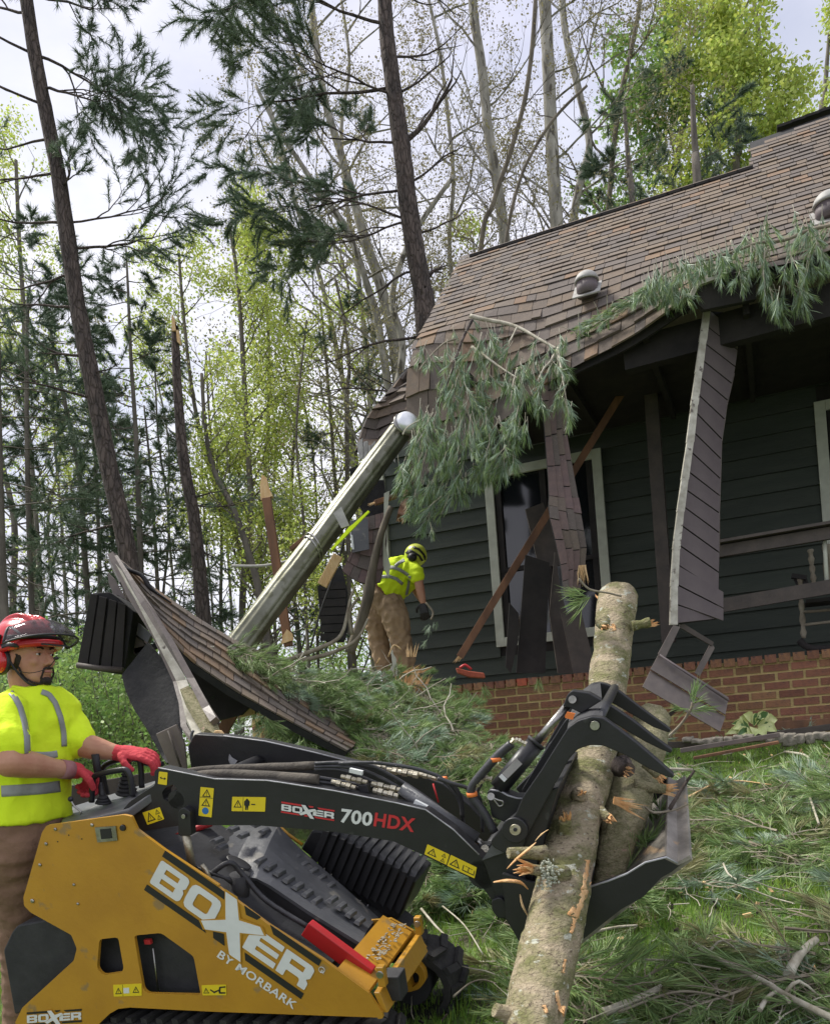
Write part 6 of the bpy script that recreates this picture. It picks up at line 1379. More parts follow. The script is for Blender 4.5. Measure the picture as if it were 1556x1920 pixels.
# ---- hosta
ho = thing('hosta', P(1410, 1378, 6.35), 'cream and green variegated hosta growing in front of the brick wall', 'plant')
def hleaf(bx_, by_, tx, ty, wd, m1='hosta_y', z=6.35, parent=ho):
    a, b = P(bx_, by_, z + .03), P(tx, ty, z - .05 * random.random()); d = b - a; s = unit(np.cross(d, cF)); 
    prof = [(0, .1), (.2, .7), (.45, 1), (.7, .8), (.9, .3), (1, .02)]; rows_ = []
    for t, ww in prof:
        c = a + d * t - cF * .03 * math.sin(t * 3) + UP * .03 * math.sin(t * 3.1); rows_.append([c + s * wd * ww * k_ - cF * .012 * abs(k_) for k_ in (-1, -.6, 0, .6, 1)])
    g_ = A(rows_); V = g_.reshape(-1, 3); o_ = MB(); f0, f1 = [], []
    for r in range(5):
        for c in range(4):
            q_ = (r * 5 + c, r * 5 + c + 1, r * 5 + c + 6, r * 5 + c + 5); (f0 if c in (0, 3) else f1).append(q_)
    o_.add(V, [np.array(f0)], 0, True); o_.add(V, [np.array(f1)], 1, True); o_.build('leaf', [K[m1], K['hosta_g' if random.random() < .35 else 'hosta_y']], parent)
for (bx_, by_, tx, ty, wd) in [(1405, 1370, 1358, 1378, .035), (1405, 1368, 1370, 1358, .04), (1400, 1362, 1385, 1345, .04), (1410, 1358, 1392, 1340, .035), (1412, 1362, 1418, 1338, .035), (1418, 1360, 1438, 1336, .045), (1420, 1362, 1456, 1350, .05), (1420, 1365, 1455, 1372, .045), (1415, 1370, 1435, 1382, .04), (1408, 1372, 1400, 1385, .04), (1404, 1370, 1378, 1384, .035), (1412, 1366, 1412, 1382, .045), (1425, 1368, 1445, 1364, .04), (1398, 1364, 1372, 1368, .04), (1418, 1358, 1425, 1350, .04)]: hleaf(bx_, by_, tx, ty, wd)
# ---- edging stones and planks at the foot of the wall
for k in range(17):
    a_ = 1290 + k * 19; b_ = 1396 - k * 1.1 if a_ > 1440 else 1390 - (a_ - 1290) * .03
    c = P(a_, b_, 6.3 - (a_ - 1290) * .0015); tw_ = random.uniform(-.3, .3); q = MB(); q.box(c + UP * random.uniform(-.012, .012), (hd * math.cos(tw_) + UP * math.sin(tw_) * .4) * random.uniform(.03, .052), hn * .05, UP * random.uniform(.016, .032) * (1.6 if a_ > 1450 else 1)); o_ = remesh(q, 'edging_stone', K['stone'], None, .010, 1, .016, 16, label='small rough edging stone in the row at the foot of the wall', cat='stone', group='edging stones at the foot of the brick wall')
def plank(a, b, z0, z1, w_, h_, m, lab, nm='plank'):
    pa, pb = P(*a, z0), P(*b, z1); ob = thing(nm, pa, lab, 'plank'); MB().beam(pa, pb, w_, h_, up=UP).build('board', K[m], ob, bevel=.004); return ob
plank((1275, 1408), (1462, 1378), 6.1, 5.9, .02, .035, 'fascia_b', 'fallen brown channel board lying in front of the hosta')
plank((1300, 1422), (1460, 1392), 6.05, 5.85, .06, .022, 'lumber', 'pinkish split board in front of the edging stones')
plank((1410, 1383), (1570, 1362), 6.5, 6.3, .03, .05, 'darkwood', 'dark plank right of the hosta against the wall')
plank((1440, 1362), (1575, 1354), 6.75, 6.6, .02, .07, 'lumber', 'brown plank leaning on the brick wall right of the hosta')
plank((1180, 1398), (1330, 1396), 6.4, 6.4, .03, .05, 'darkwood', 'dark plank left of the hosta under the soffit end')
# rocking chair on the porch
rc = thing('porch_chair', H(1530, 1200, 8.3), 'dark wooden rocking chair with peeling spindles behind the porch railing', 'chair')
hc = lambda a_, b_, D=8.3: H(a_, b_, D)
for pl, r_, nm in [([(1500, 1083), (1503, 1140), (1507, 1197)], .022, 'leg'), ([(1519, 1030), (1523, 1070), (1527, 1105)], .022, 'back_post'), ([(1546, 1020), (1550, 1105)], .02, 'spindle'), ([(1553, 1020), (1557, 1105)], .015, 'spindle')]:
    t_ = MB(); P_ = [hc(*p) for p in pl]; P_, rr = smoothline(A(P_), np.full(len(P_), r_), 8); rr = [r_ * (1 + .3 * math.sin(i * 1.9)) for i in range(len(P_))]; t_.tube(P_, rr, 10); t_.build(nm, K['twig'], rc)
for a, b in [((1502, 1148), (1575, 1142)), ((1506, 1172), (1575, 1164))]: MB().tube([hc(*a), hc(*b)], .014, 8).build('rung', K['twig'], rc)
MB().tube([hc(1498, 1200), hc(1515, 1214), hc(1550, 1216), hc(1580, 1208)], .03, 8, sub=4).build('rocker', K['black_in'], rc)
MB().beam(hc(1484, 1080), hc(1512, 1084), .08, .04).build('armrest', K['black_in'], rc)
MB().prism([hc(*p) for p in [(1484, 1078), (1510, 1078), (1520, 1105), (1496, 1105)]], hn * .03).build('arm_bracket', K['black_in'], rc)
MB().beam(hc(1510, 1132), hc(1590, 1124), .4, .03).build('seat', K['black_in'], rc)
# ================================================================== trees
def px2m(z): return z / F
def trunkline(pl, z, r0, r1, base=True, dz=0):
    pts = [P(a_, b_, z + dz * i / max(1, len(pl) - 1)) for i, (a_, b_) in enumerate(pl)]
    if base:
        g0 = pts[0].copy(); zg = float(gz(g0[0], g0[1])) - .1
        if g0[2] > zg + .1: d = pts[0] - pts[1]; d = d / abs(d[2] + 1e-6); pts = [A([g0[0] + d[0] * .5 * (g0[2] - zg), g0[1], zg])] + pts
    return pts, np.linspace(r0, r1, len(pts))
def interp_line(pts, t):
    L = np.concatenate([[0], np.cumsum(np.linalg.norm(np.diff(pts, axis=0), axis=1))]); L /= L[-1]
    return A([np.interp(t, L, pts[:, i]) for i in range(3)])
class Grow:
    def __init__(s, seed): s.g = np.random.default_rng(seed); s.a = []; s.b = []; s.ra = []; s.rb = []; s.tips = []; s.td = []
    def limb(s, p, d, L, r, depth, up=.08, wob=.12, kids=3, ratio=.6, n=5, spread=.7, tiptol=.6, flat=0):
        g = s.g; step = L / n; start = []
        for i in range(n):
            q = p + d * step; r1 = r * (1 - .55 * (i + 1) / n); r0 = r * (1 - .55 * i / n)
            s.a.append(p); s.b.append(q); s.ra.append(r0); s.rb.append(r1)
            d = unit(d + g.normal(0, wob, 3) + A([0, 0, up])); p = q
            if depth > 0 and i >= 1 and g.random() < kids / n: start.append((p, d, r1))
            if depth == 0: s.tips.append(p); s.td.append(d)
        if depth > 0:
            start += [(p, d, r1)]
            for (q, dd, rr) in start:
                side = g.normal(size=3); side[2] *= (1 - flat); side -= dd * (side @ dd); side = unit(side)
                nd = unit(dd * (1 - spread * .4) + side * spread); s.limb(q, nd, L * ratio * g.uniform(.7, 1.15), rr * .72, depth - 1, up, wob, kids, ratio, max(3, n - 1), spread, tiptol, flat)
    def mesh(s, mb, n=4):
        segs(mb, s.a, s.b, s.ra, s.rb, n)
def leaves(c, n, size, spread, g, asp=.6):
    c = A(c, float); C = np.repeat(c, n, 0) + g.normal(0, spread, (len(c) * n, 3)); N = len(C)
    a = g.normal(size=(N, 3)); a /= np.linalg.norm(a, axis=1)[:, None]; b = np.cross(a, g.normal(size=(N, 3))); b /= np.linalg.norm(b, axis=1)[:, None]
    l = size * g.uniform(.6, 1.25, N)[:, None]
    V = np.stack([C - a * l * .5, C + b * l * asp * .5, C + a * l * .5, C - b * l * asp * .5], 1).reshape(-1, 3); k = np.arange(N) * 4
    return V, [np.stack([k, k + 1, k + 2, k + 3], 1)]
def tree(name, lab, cat, pl, z, r0, r1, bark, limbs, crown=None, seed=1, group=None, twn=3, tn=10, extra=(), dz=0, trunkn=12):
    """pl: trunk line; limbs: (t, pixel direction, length px, radius, depth, opts) or 'auto' spec; crown: ('leaf'|'needle'|'bud', material, count, size, spread)"""
    k = px2m(z); pts, rr = trunkline(pl, z, r0 * k, r1 * k, dz=dz); o = thing(name, pts[0], lab, cat, group)
    tb = MB(); tb.tube(pts, rr, trunkn, sub=5, rough=.035 if trunkn > 9 else 0); tb.build('trunk', K[bark], o)
    gr = Grow(seed); g = gr.g; P_ = A(pts)
    for (t, dx, dy, L, r, depth, op) in limbs:
        p = interp_line(P_, t); d = unit(cR * dx - cU * dy + cF * op.get('f', g.normal(0, .35)))
        gr.limb(p, d, L * k, r * k, depth, op.get('up', .06), op.get('wob', .12), op.get('kids', 3), op.get('ratio', .6), op.get('n', 5), op.get('spread', .7), flat=op.get('flat', 0))
    if gr.a: mb = MB(); gr.mesh(mb, tn if tn < 6 else 4); mb.build('branches', K[op.get('bark', bark)], o, kind='stuff')
    tips, td = gr.tips, gr.td
    if crown and tips:
        kind, m, n, size, sp = crown; tips = A(tips); td = A(td); size *= k; sp *= k
        if kind == 'needle':
            V, F_ = needles3(tips, td, n, size, size * .075, .75, .0, .6, g)
        else: V, F_ = leaves(tips, n, size, sp, g)
        MB().add(V, F_).build('crown', K[m], o, kind='stuff')
    return o
def auto(g, cnt, t0, t1, L0, L1, r, depth, side=0, dyr=(-.2, -.8), **op):
    """side: 0 both, -1 left, 1 right"""
    out_ = []
    for i in range(cnt):
        t = t0 + (t1 - t0) * (i + g.random() * .6) / cnt; sx = side if side else g.choice([-1, 1])
        out_.append((t, sx * g.uniform(.5, 1), g.uniform(min(dyr), max(dyr)), L0 + (L1 - L0) * (t - t0) / max(t1 - t0, .01) * g.uniform(.7, 1.2), r * (1 - .5 * (t - t0)), depth, dict(op)))
    return out_
tg_ = np.random.default_rng(21)
# the big leaning pine at the left
L1 = [(t, -1, dy, L, 3.2, 2, dict(up=.0, kids=3, spread=.6, n=6, wob=.1, flat=.5)) for t, dy, L in [(.50, -.15, 110), (.56, -.05, 120), (.60, .0, 150), (.66, -.2, 170), (.72, -.05, 150), (.76, -.3, 160), (.80, -.1, 160), (.86, -.35, 140), (.91, -.3, 150), (.95, -.45, 160), (.45, -.1, 120), (.30, .05, 90)]]
R1 = [(.93, .85, .15, 150, 3.5, 3, dict(up=.02, kids=5, spread=.75, n=6, flat=.2)), (.86, .9, .22, 150, 3.5, 3, dict(up=-.01, kids=5, spread=.7, n=6, flat=.2)), (.82, .9, .3, 140, 3, 3, dict(up=-.01, kids=5, spread=.6, n=6)), (.97, .8, -.1, 110, 3, 3, dict(up=.03, kids=5, n=6)), (.63, .95, -.18, 160, 3.2, 2, dict(up=.02, kids=5, spread=.5, n=7, flat=.6)), (.66, .95, -.25, 170, 2.5, 2, dict(up=.01, kids=5, spread=.5, n=6, flat=.4)), (.70, .5, -.1, 60, 3, 2, dict(kids=5)), (.48, .9, -.1, 70, 2, 1, dict(kids=3))]
tree('pine_tree', 'tall leaning pine at the left whose bare brown trunk crosses the sky', 'tree', [(248, 1100), (232, 1000), (205, 880), (178, 740), (150, 600), (130, 470), (110, 330), (88, 220), (65, 100), (45, -30), (30, -120)], 13, 18.5, 11, 'pinebark', L1 + R1, ('needle', 'needle_far', 26, 16, 6), 31, trunkn=20)
MBx = MB()
# the big pine behind the roof
C1 = [(t, -1, dy, L, r, 3, dict(up=u, kids=4, spread=.5, n=7, flat=.55, wob=.09, bark='pinebark', f=f)) for t, dy, L, r, u, f in [(.97, -.1, 190, 4.5, -.02, -.2), (.93, .05, 210, 4, .0, -.3), (.85, .10, 230, 4, .01, .1), (.84, -.02, 200, 3, .02, -.4), (.78, -.18, 150, 3, .02, .3), (.72, .15, 190, 3, .0, 0), (.68, .08, 170, 2.6, .0, .2), (1.0, -.2, 180, 4, 0, 0)]]
C1b = [(t, sx, dy, L, r, 1, dict(up=u, kids=4, spread=.55, n=7, wob=.1)) for t, sx, dy, L, r, u in [(.60, -1, -.25, 160, 2.5, .0), (.52, -1, .1, 170, 2.5, -.02), (.42, -1, .35, 190, 3, -.05), (.33, -1, -.05, 190, 2.5, .0), (.58, 1, -.1, 110, 2.4, .05), (.35, 1, -.35, 75, 3.5, -.02), (.35, 1, -.15, 95, 3, -.04), (.50, 1, -.9, 45, 5, 0), (.72, .9, -.75, 140, 5.5, .02), (.66, 1, -.3, 110, 2.5, .05), (.80, 1, -.2, 120, 2.5, .04), (.86, 1, -.15, 130, 2.5, .05), (.95, 1, -.3, 150, 3, .05), (.18, -1, -.05, 120, 2.6, -.03), (.12, -1, .1, 150, 2, -.04)]]
ct = [(800, 625), (795, 560), (782, 490), (765, 380), (755, 290), (745, 220), (737, 160), (728, 90), (722, 20), (718, -60)]
o = tree('pine_tree', 'thick dark pine trunk rising behind the torn roof corner, centre of the photo', 'tree', ct, 15, 20, 13, 'pinebark', C1, ('needle', 'needle_far', 28, 17, 6), 44, trunkn=22)
gr = Grow(45); P_ = A(trunkline(ct, 15, 20 * 15 / F, 13 * 15 / F)[0])
for (t, dx, dy, L, r, depth, op) in C1b:
    p = interp_line(P_, .2 + .8 * t); gr.limb(p, unit(cR * dx - cU * dy + cF * gr.g.normal(0, .3)), L * 15 / F, r * 15 / F, depth, op['up'], op['wob'], op['kids'], .5, op['n'], op['spread'])
mb = MB(); gr.mesh(mb, 5); mb.build('bare_branches', K['pinebark'], o, kind='stuff')
V, F_ = needles3(A(gr.tips)[::9], A(gr.td)[::9], 3, .12, .008, .8, 0, .6, gr.g); MB().add(V, F_).build('sparse_needles', K['needle_far'], o, kind='stuff')
# top-left crown of that pine: heavy needle clump at the top
# snapped pine
o = tree('snapped_pine', 'snapped pine with a pale splintered top between the leaning pine and the green tree', 'tree', [(382, 1165), (372, 1050), (362, 960), (345, 870), (335, 760), (330, 670), (328, 612)], 14, 15, 6.5, 'pinebark', [(.62, 1, .1, 70, 2, 2, dict(kids=4, n=5, flat=.6)), (.60, 1, .05, 90, 2, 2, dict(kids=4, flat=.6)), (.7, -1, .1, 50, 1.5, 1, dict()), (.5, 1, .4, 60, 1.6, 1, dict()), (.4, -1, .05, 40, 1.6, 1, dict()), (.75, -1, 0, 30, 1.4, 1, dict())], ('needle', 'needle_far', 12, 13, 5), 9, trunkn=16)
mb = MB(); mb.prism([P(*p, 13.9) for p in [(322, 620), (334, 618), (338, 645), (332, 640), (328, 600), (322, 588)]], cF * .08); mb.build('torn_top', K['palewood'], o)
# pale bare broadleaf trees (buds only)
def bare(name, lab, pl, z, r0, r1, seed, nb, lo, hi, bark='greybark', L0=200, L1=110, crown=('bud', 'bud', 3, 5, 5), dyr=(-.35, -1.1), depth=3, side=0, group=None, r=4):
    g = np.random.default_rng(seed); (x0, y0), (x1, y1) = pl[0], pl[1]; k_ = 150 / (y0 - y1); pl = [(x0 + (x0 - x1) * k_ * .6, y0 + 150)] + list(pl)
    return tree(name, lab, 'tree', pl, z, r0, r1, bark, auto(g, nb, lo, hi, L0, L1, r, depth, side, dyr, up=.05, kids=3.5, spread=.65, n=6, wob=.13, ratio=.64), crown, seed, tn=3, group=group)
bare('bare_tree', 'pale forked tree with bare spreading twigs left of the dark central pine', [(745, 690), (735, 620), (712, 530), (685, 450), (665, 380), (640, 290), (610, 190), (590, 60), (580, -60)], 21, 13, 5, 3, 16, .25, 1, L0=260, L1=150)
bare('bare_tree', 'pale slanting tree spreading bare limbs over the green treetop', [(690, 540), (650, 430), (600, 360), (560, 300), (520, 240), (480, 160)], 20, 8, 3, 13, 13, .1, 1, L0=180, L1=110)
bare('bare_tree', 'slim bare tree just right of the dark central pine', [(948, 460), (930, 330), (915, 240), (905, 140), (890, 40), (880, -60)], 18, 11, 8, 5, 14, .15, 1, L0=200, L1=140)
bare('bare_tree', 'dark crooked sapling in front of the pale trunks behind the ridge', [(948, 455), (965, 370), (990, 300), (1040, 220), (1100, 160)], 16, 4, 2.5, 6, 8, .3, 1, bark='midbark', L0=90, L1=70, crown=None, depth=2, r=2)
bare('bare_tree', 'thin dark upright stem left of the pale twin trunks', [(925, 380), (955, 290), (985, 180), (1000, 60), (1006, -60)], 17, 5, 4, 8, 8, .2, 1, bark='midbark', L0=110, L1=80, depth=2, r=2)
bare('bare_tree', 'stout pale trunk standing behind the middle of the roof ridge', [(1044, 425), (1038, 330), (1032, 220), (1028, 120), (1022, 20), (1015, -80)], 19, 13, 11, 10, 16, .15, 1, L0=210, L1=150)
bare('bare_tree', 'pale leaning tree crossing right of the stout trunk behind the ridge', [(1075, 410), (1090, 330), (1105, 270), (1085, 170), (1060, 60), (1050, -60)], 22, 8, 6, 12, 14, .15, 1, L0=220, L1=150)
bare('bare_tree', 'bare grey tree with many fine twigs between the ridge and the right green trees', [(1140, 400), (1150, 280), (1165, 170), (1190, 60), (1210, -60)], 24, 6, 4, 15, 12, .2, 1, L0=190, L1=130, bark='midbark')
bare('bare_tree', 'thin bare tree between the central pine and the slim tree', [(850, 560), (842, 450), (850, 340), (840, 220), (825, 100), (800, -20)], 20, 5, 3, 16, 12, .2, 1, L0=150, L1=110)
bare('bare_tree', 'fork-topped bare tree directly behind the torn roof corner', [(740, 760), (755, 650), (735, 560), (760, 470), (800, 400), (850, 330)], 17, 9, 4, 18, 12, .2, 1, L0=140, L1=110)
bare('bare_tree', 'wide fan of fine bare twigs high left of the dark central pine', [(640, 700), (600, 520), (560, 400), (530, 280), (500, 180)], 24, 6, 2.5, 19, 15, .2, 1, L0=190, L1=120)
bare('bare_tree', 'bare twiggy tree behind the needle clumps of the central pine', [(690, 700), (672, 520), (650, 380), (640, 240), (655, 120), (640, 0)], 26, 6, 2.5, 20, 16, .2, 1, L0=180, L1=120)
# leafy trees
def leafy(name, lab, pl, z, r0, r1, seed, nb, lo=.1, m='leaf', n=9, L0=130, L1=60, size=6.8, sp=13, bark='farbark', depth=2, dyr=(-.5, -1.6), group=None, kids=3, r=2.5, side=0):
    g = np.random.default_rng(seed)
    return tree(name, lab, 'tree', pl, z, r0, r1, bark, auto(g, nb, lo, 1, L0, L1, r, depth, side, dyr, up=.10, kids=kids, spread=.6, n=5, wob=.12, ratio=.6), ('leaf', m, int(n * 2.1), size, sp), seed, tn=3, group=group)
leafy('spring_tree', 'tall bright yellow-green tree in full spring leaf left of centre', [(455, 1120), (470, 960), (462, 800), (455, 660), (445, 520), (430, 420)], 20, 7, 3, 61, 26, .15, n=7, L0=130, L1=55)
leafy('spring_tree', 'bright green multi-stemmed tree just left of the tallest leafy crown', [(500, 1170), (450, 1030), (400, 900), (365, 760), (345, 600), (335, 470)], 21, 6, 2.5, 62, 24, .2, n=7, L0=120, L1=50)
leafy('spring_tree', 'thin leafy tree right of the tallest leafy crown', [(490, 1110), (488, 980), (500, 850), (505, 700), (500, 560), (495, 450)], 22, 6, 2, 63, 22, .25, n=5, L0=110, L1=50)
leafy('spring_tree', 'crooked twin-stemmed tree above the collapsed roof tip', [(490, 1135), (470, 1050), (440, 960), (400, 880), (385, 800), (378, 700)], 17, 8, 3, 64, 16, .25, n=4, L0=110, L1=60, size=7)
leafy('spring_tree', 'slender green tree behind the broken porch post', [(560, 1200), (545, 1040), (548, 880), (560, 730), (575, 600)], 22, 5, 2, 65, 20, .2, n=5, L0=110, L1=60)
leafy('spring_tree', 'sparse young tree between the broken post and the flue pipe', [(640, 1000), (628, 900), (620, 780), (610, 660), (600, 560)], 23, 5, 2, 66, 20, .1, n=4, L0=110, L1=60)
leafy('spring_tree', 'thin tree with scattered leaves left of the roof corner', [(668, 860), (650, 760), (640, 660), (655, 560), (640, 480)], 24, 4, 2, 67, 16, .1, n=3, L0=100, L1=60)
leafy('spring_tree', 'leafy tree peeking over the left end of the ridge', [(890, 640), (885, 560), (895, 500), (900, 460)], 25, 5, 3, 68, 14, .3, n=8, L0=60, L1=40, size=7)
leafy('spring_tree', 'large yellow-green tree above the upper roof at the right', [(1380, 400), (1385, 280), (1378, 180), (1370, 100), (1365, 40)], 23, 8, 3, 71, 34, .1, n=16, L0=170, L1=90, size=10, sp=16)
leafy('spring_tree', 'broad mid green tree left of the upper roof step', [(1260, 420), (1270, 300), (1285, 220), (1290, 150), (1300, 100)], 25, 7, 3, 72, 34, .1, m='leaf2', n=16, L0=170, L1=90, size=10, sp=16)
leafy('spring_tree', 'light green treetop cut by the upper right corner', [(1540, 300), (1545, 200), (1550, 120), (1555, 60)], 26, 6, 3, 73, 18, .1, n=12, L0=100, L1=60, size=8, sp=11)
leafy('spring_tree', 'tall thin leafy tree reaching up between the two right-hand green crowns', [(1450, 320), (1440, 180), (1425, 80), (1410, -20), (1400, -80)], 28, 6, 3, 74, 20, .1, n=8, L0=120, L1=80, size=7, sp=12)
leafy('spring_tree', 'pale leafy tree at the left edge behind the leaning pine', [(60, 1000), (50, 800), (45, 600), (35, 430), (30, 300)], 24, 6, 3, 75, 26, .3, n=6, L0=120, L1=70)
# background pines
def pine(lab, pl, z, r0, r1, seed, nb, lo=.1, hi=1, L0=130, L1=50, n=14, nk=1.7, dyr=(-.35, .3), size=15, group=None, m='needle_far', depth=2, kids=3.5, side=0):
    g = np.random.default_rng(seed)
    return tree('pine_tree', lab, 'tree', pl, z, r0, r1, 'farbark', auto(g, nb, lo, hi, L0, L1, 2.2, depth, side, dyr, up=.0, kids=kids, spread=.7, n=5, wob=.1, ratio=.55, flat=.5), ('needle', m, int(n * nk), size, 6), seed, tn=3, group=group)
pine('dark pine close behind the roof ridge at the right', [(1190, 420), (1180, 330), (1175, 260), (1170, 200)], 20, 7, 3, 81, 26, .05, L0=120, L1=50, n=20)
pine('wide dark green pine filling the gap left of the upper roof step', [(1310, 390), (1305, 300), (1300, 230), (1298, 160)], 20, 9, 4, 82, 40, .05, L0=170, L1=60, n=22)
pine('slim young pine between the leaning pine and the snapped pine', [(268, 1180), (262, 1000), (255, 820), (245, 660), (240, 540), (236, 465)], 17, 7, 1.5, 83, 44, .2, L0=110, L1=22, n=13)
pine('pine at the far left edge with dense dark foliage', [(8, 1180), (0, 1000), (-5, 800), (-8, 600), (-10, 420)], 15, 11, 6, 84, 34, .25, L0=170, L1=90, n=16, nk=2.6, size=17)
pine('pine with a crooked stem right of the left edge', [(170, 1180), (160, 1060), (150, 900), (125, 770), (105, 680), (92, 600)], 18, 7, 2.5, 85, 36, .25, L0=120, L1=50, n=14, nk=2.4, size=16)
pine('thin pine in front of the left woodland', [(65, 1260), (58, 1100), (52, 900), (50, 720), (52, 560)], 17, 7, 3, 86, 34, .25, L0=130, L1=60, n=14, nk=2.4, size=16)
pine('slender pine close to the right side of the leaning trunk', [(300, 1180), (290, 1000), (282, 880), (270, 760)], 20, 5, 1.5, 87, 26, .2, L0=80, L1=30, n=10)
pine('small pine whose foliage shows left of the roof corner', [(650, 800), (655, 690), (645, 600), (628, 520)], 21, 5, 2, 88, 22, .1, L0=90, L1=30, n=10)
# plain stems of the wood behind
gs = np.random.default_rng(77)
stems_ = [(110, 6, 'dark stem left of the operator helmet'), (195, 8, 'stem under the tip of the soffit box'), (225, 7, 'stem hidden partly by the soffit box'), (85, 9, 'rough thick stem directly above the red helmet'), (335, 5, 'fine stem right of the roof tip'), (420, 6, 'leaning stem above the collapsed roof middle'), (440, 5, 'fine stem next to the crooked twin-stemmed tree'), (520, 6, 'stem just left of the brown porch post'), (580, 6, 'stem seen through the gap left of the flue pipe'), (600, 5, 'pale stem between flue pipe and black hanging boards'), (130, 6, 'brown stem behind the helmet visor'), (30, 12, 'thick dark trunk at the left frame edge'), (310, 5, 'crooked thin stem near the snapped pine'), (405, 4, 'hair-thin stem right of the snapped pine'), (150, 5, 'thin stem beside the soffit box')]
for i_, (x_, r_, lb) in enumerate(stems_):
    z_ = gs.uniform(17, 27); tl_ = [(x_ + 4 * (r_ > 5), 1330), (x_ - 6, 1150), (x_ - 16 + gs.normal(0, 8), 980), (x_ - 28 + gs.normal(0, 12), 820), (x_ - 40 + gs.normal(0, 16), 660)]
    tree('woodland_stem', lb, 'tree', tl_, z_, r_ * .7, r_ * .3, ['farbark', 'greybark', 'farbark'][i_ % 3], auto(gs, 13, .3, 1, 90, 60, 1.5, 2, 0, (-.2, -1.3), up=.05, kids=2.4, spread=.6, n=5), ('leaf', ['leaf', 'leaf2', 'bud'][i_ % 3], 2, 7, 8), 100 + i_, tn=3, group='stems of the wood behind')
# undergrowth low behind, reads as one mass
def scrub(name, lab, poly, z0, z1, n, size, m, seed, tn=5, sp=.16):
    g = np.random.default_rng(seed); C = []
    xs = [p[0] for p in poly]; ys = [p[1] for p in poly]
    cl = []
    while len(cl) < n // 40:
        a_, b_ = g.uniform(min(xs), max(xs)), g.uniform(min(ys), max(ys))
        if inpoly(a_, b_, poly): cl.append(P(a_, b_, g.uniform(z0, z1)))
    V, F_ = leaves(A(cl), 40, size, sp, g); MB().add(V, F_).build(name, K[m], None, kind='stuff', label=lab, cat='undergrowth')
    mb = MB(); c = A(cl); g0 = c.copy(); g0[:, 2] -= g.uniform(.2, .7, len(c)); g0[:, :2] += g.normal(0, .1, (len(c), 2)); segs(mb, g0, c, np.full(len(c), .008), np.full(len(c), .003), 3); mb.build(name + '_stems', K['midbark'], None, kind='stuff', label='thin stems inside the ' + name.replace('_', ' '), cat='undergrowth')
scrub('left_thicket', 'green thicket between the operator and the collapsed roof', [(-20, 1290), (150, 1215), (260, 1260), (330, 1350), (330, 1450), (-20, 1450)], 10, 16, 26000, .07, 'leaf2', 5, sp=.22)
scrub('distant_thicket', 'far low thicket under the open sky behind the wreckage', [(-20, 1230), (200, 1200), (700, 1190), (700, 1300), (300, 1400), (-20, 1400)], 24, 38, 26000, .13, 'leaf2', 6, sp=.5)
scrub('shrub_screen', 'dark evergreen shrubs low behind the soffit box', [(-20, 1250), (140, 1250), (270, 1330), (300, 1420), (-20, 1450)], 13, 20, 16000, .09, 'needle_far', 7, sp=.3)
# ================================================================== people
from mathutils.bvhtree import BVHTree
def loft(mb, rings, n=22, p=2.3):
    """rings: (centre, half-width vector, half-depth vector)"""
    a = np.linspace(0, 2 * math.pi, n, endpoint=False); V = []
    for c, u, v in rings:
        cx = np.sign(np.cos(a)) * np.abs(np.cos(a)) ** (2 / p); sx = np.sign(np.sin(a)) * np.abs(np.sin(a)) ** (2 / p)
        V.append(A(c) + np.outer(cx, u) + np.outer(sx, v))
    k = len(rings); V = np.concatenate(V); i0 = np.arange(n); j0 = (i0 + 1) % n
    q = np.concatenate([np.stack([i0 + m * n, j0 + m * n, j0 + (m + 1) * n, i0 + (m + 1) * n], 1) for m in range(k - 1)])
    mb.add(V, [q, np.array([tuple(i0[::-1])]), np.array([tuple((k - 1) * n + i0)])]); return mb
def caps(mb, pts, rs, n=14, sub=4):
    pts = A(pts, float); rs = A(rs, float); mb.tube(pts, rs, n, True, sub=sub); mb.ball(pts[0], rs[0] * .99, 12, 8); mb.ball(pts[-1], rs[-1] * .99, 12, 8); return mb
def decal(name, ob, rows_, m, parent, lift=.004):
    """a strip lying on a garment: rows of photo points are dropped onto its surface"""
    dg = bpy.context.evaluated_depsgraph_get(); bpy.context.view_layer.update(); me = ob.data; off = WL[ob]
    bv = BVHTree.FromPolygons([tuple(A(v.co) + off) for v in me.vertices], [tuple(p.vertices) for p in me.polygons])
    g_ = []
    for row in rows_:
        r_ = []
        for (a_, b_) in row:
            d = Vector(ray(a_, b_)).normalized(); h = bv.ray_cast(Vector((0, 0, 0)), d)
            r_.append(A(h[0]) - A(d) * lift if h[0] is not None else None)
        g_.append(r_)
    m_, n_ = len(g_), len(g_[0]); V = []; idx = {}
    f = []
    for i in range(m_):
        for j in range(n_):
            if g_[i][j] is not None: idx[(i, j)] = len(V); V.append(g_[i][j])
    for i in range(m_ - 1):
        for j in range(n_ - 1):
            k_ = [(i, j), (i, j + 1), (i + 1, j + 1), (i + 1, j)]
            if all(q in idx for q in k_):
                zz_ = [V[idx[q]][1] for q in k_]
                if max(zz_) - min(zz_) < .09: f.append(tuple(idx[q] for q in k_))
    if not f: return
    mb = MB(); mb.add(V, [np.array(f)], 0, True); o = mb.build(name, m, parent); s_ = o.modifiers.new('t', 'SOLIDIFY'); s_.thickness = .002; return o
def strip(pl, w_, n=14, side=True):
    """rows of points across a band following a photo line"""
    pl = A(pl, float); L = np.concatenate([[0], np.cumsum(np.hypot(*np.diff(pl, axis=0).T))]); t = np.linspace(0, L[-1], n); c = np.stack([np.interp(t, L, pl[:, 0]), np.interp(t, L, pl[:, 1])], 1)
    d = np.gradient(c, axis=0); d /= np.hypot(*d.T)[:, None]; q = np.stack([-d[:, 1], d[:, 0]], 1); return [[tuple(p + k * w_ / 2 * e) for k in (-1, -.33, .33, 1)] for p, e in zip(c, q)]
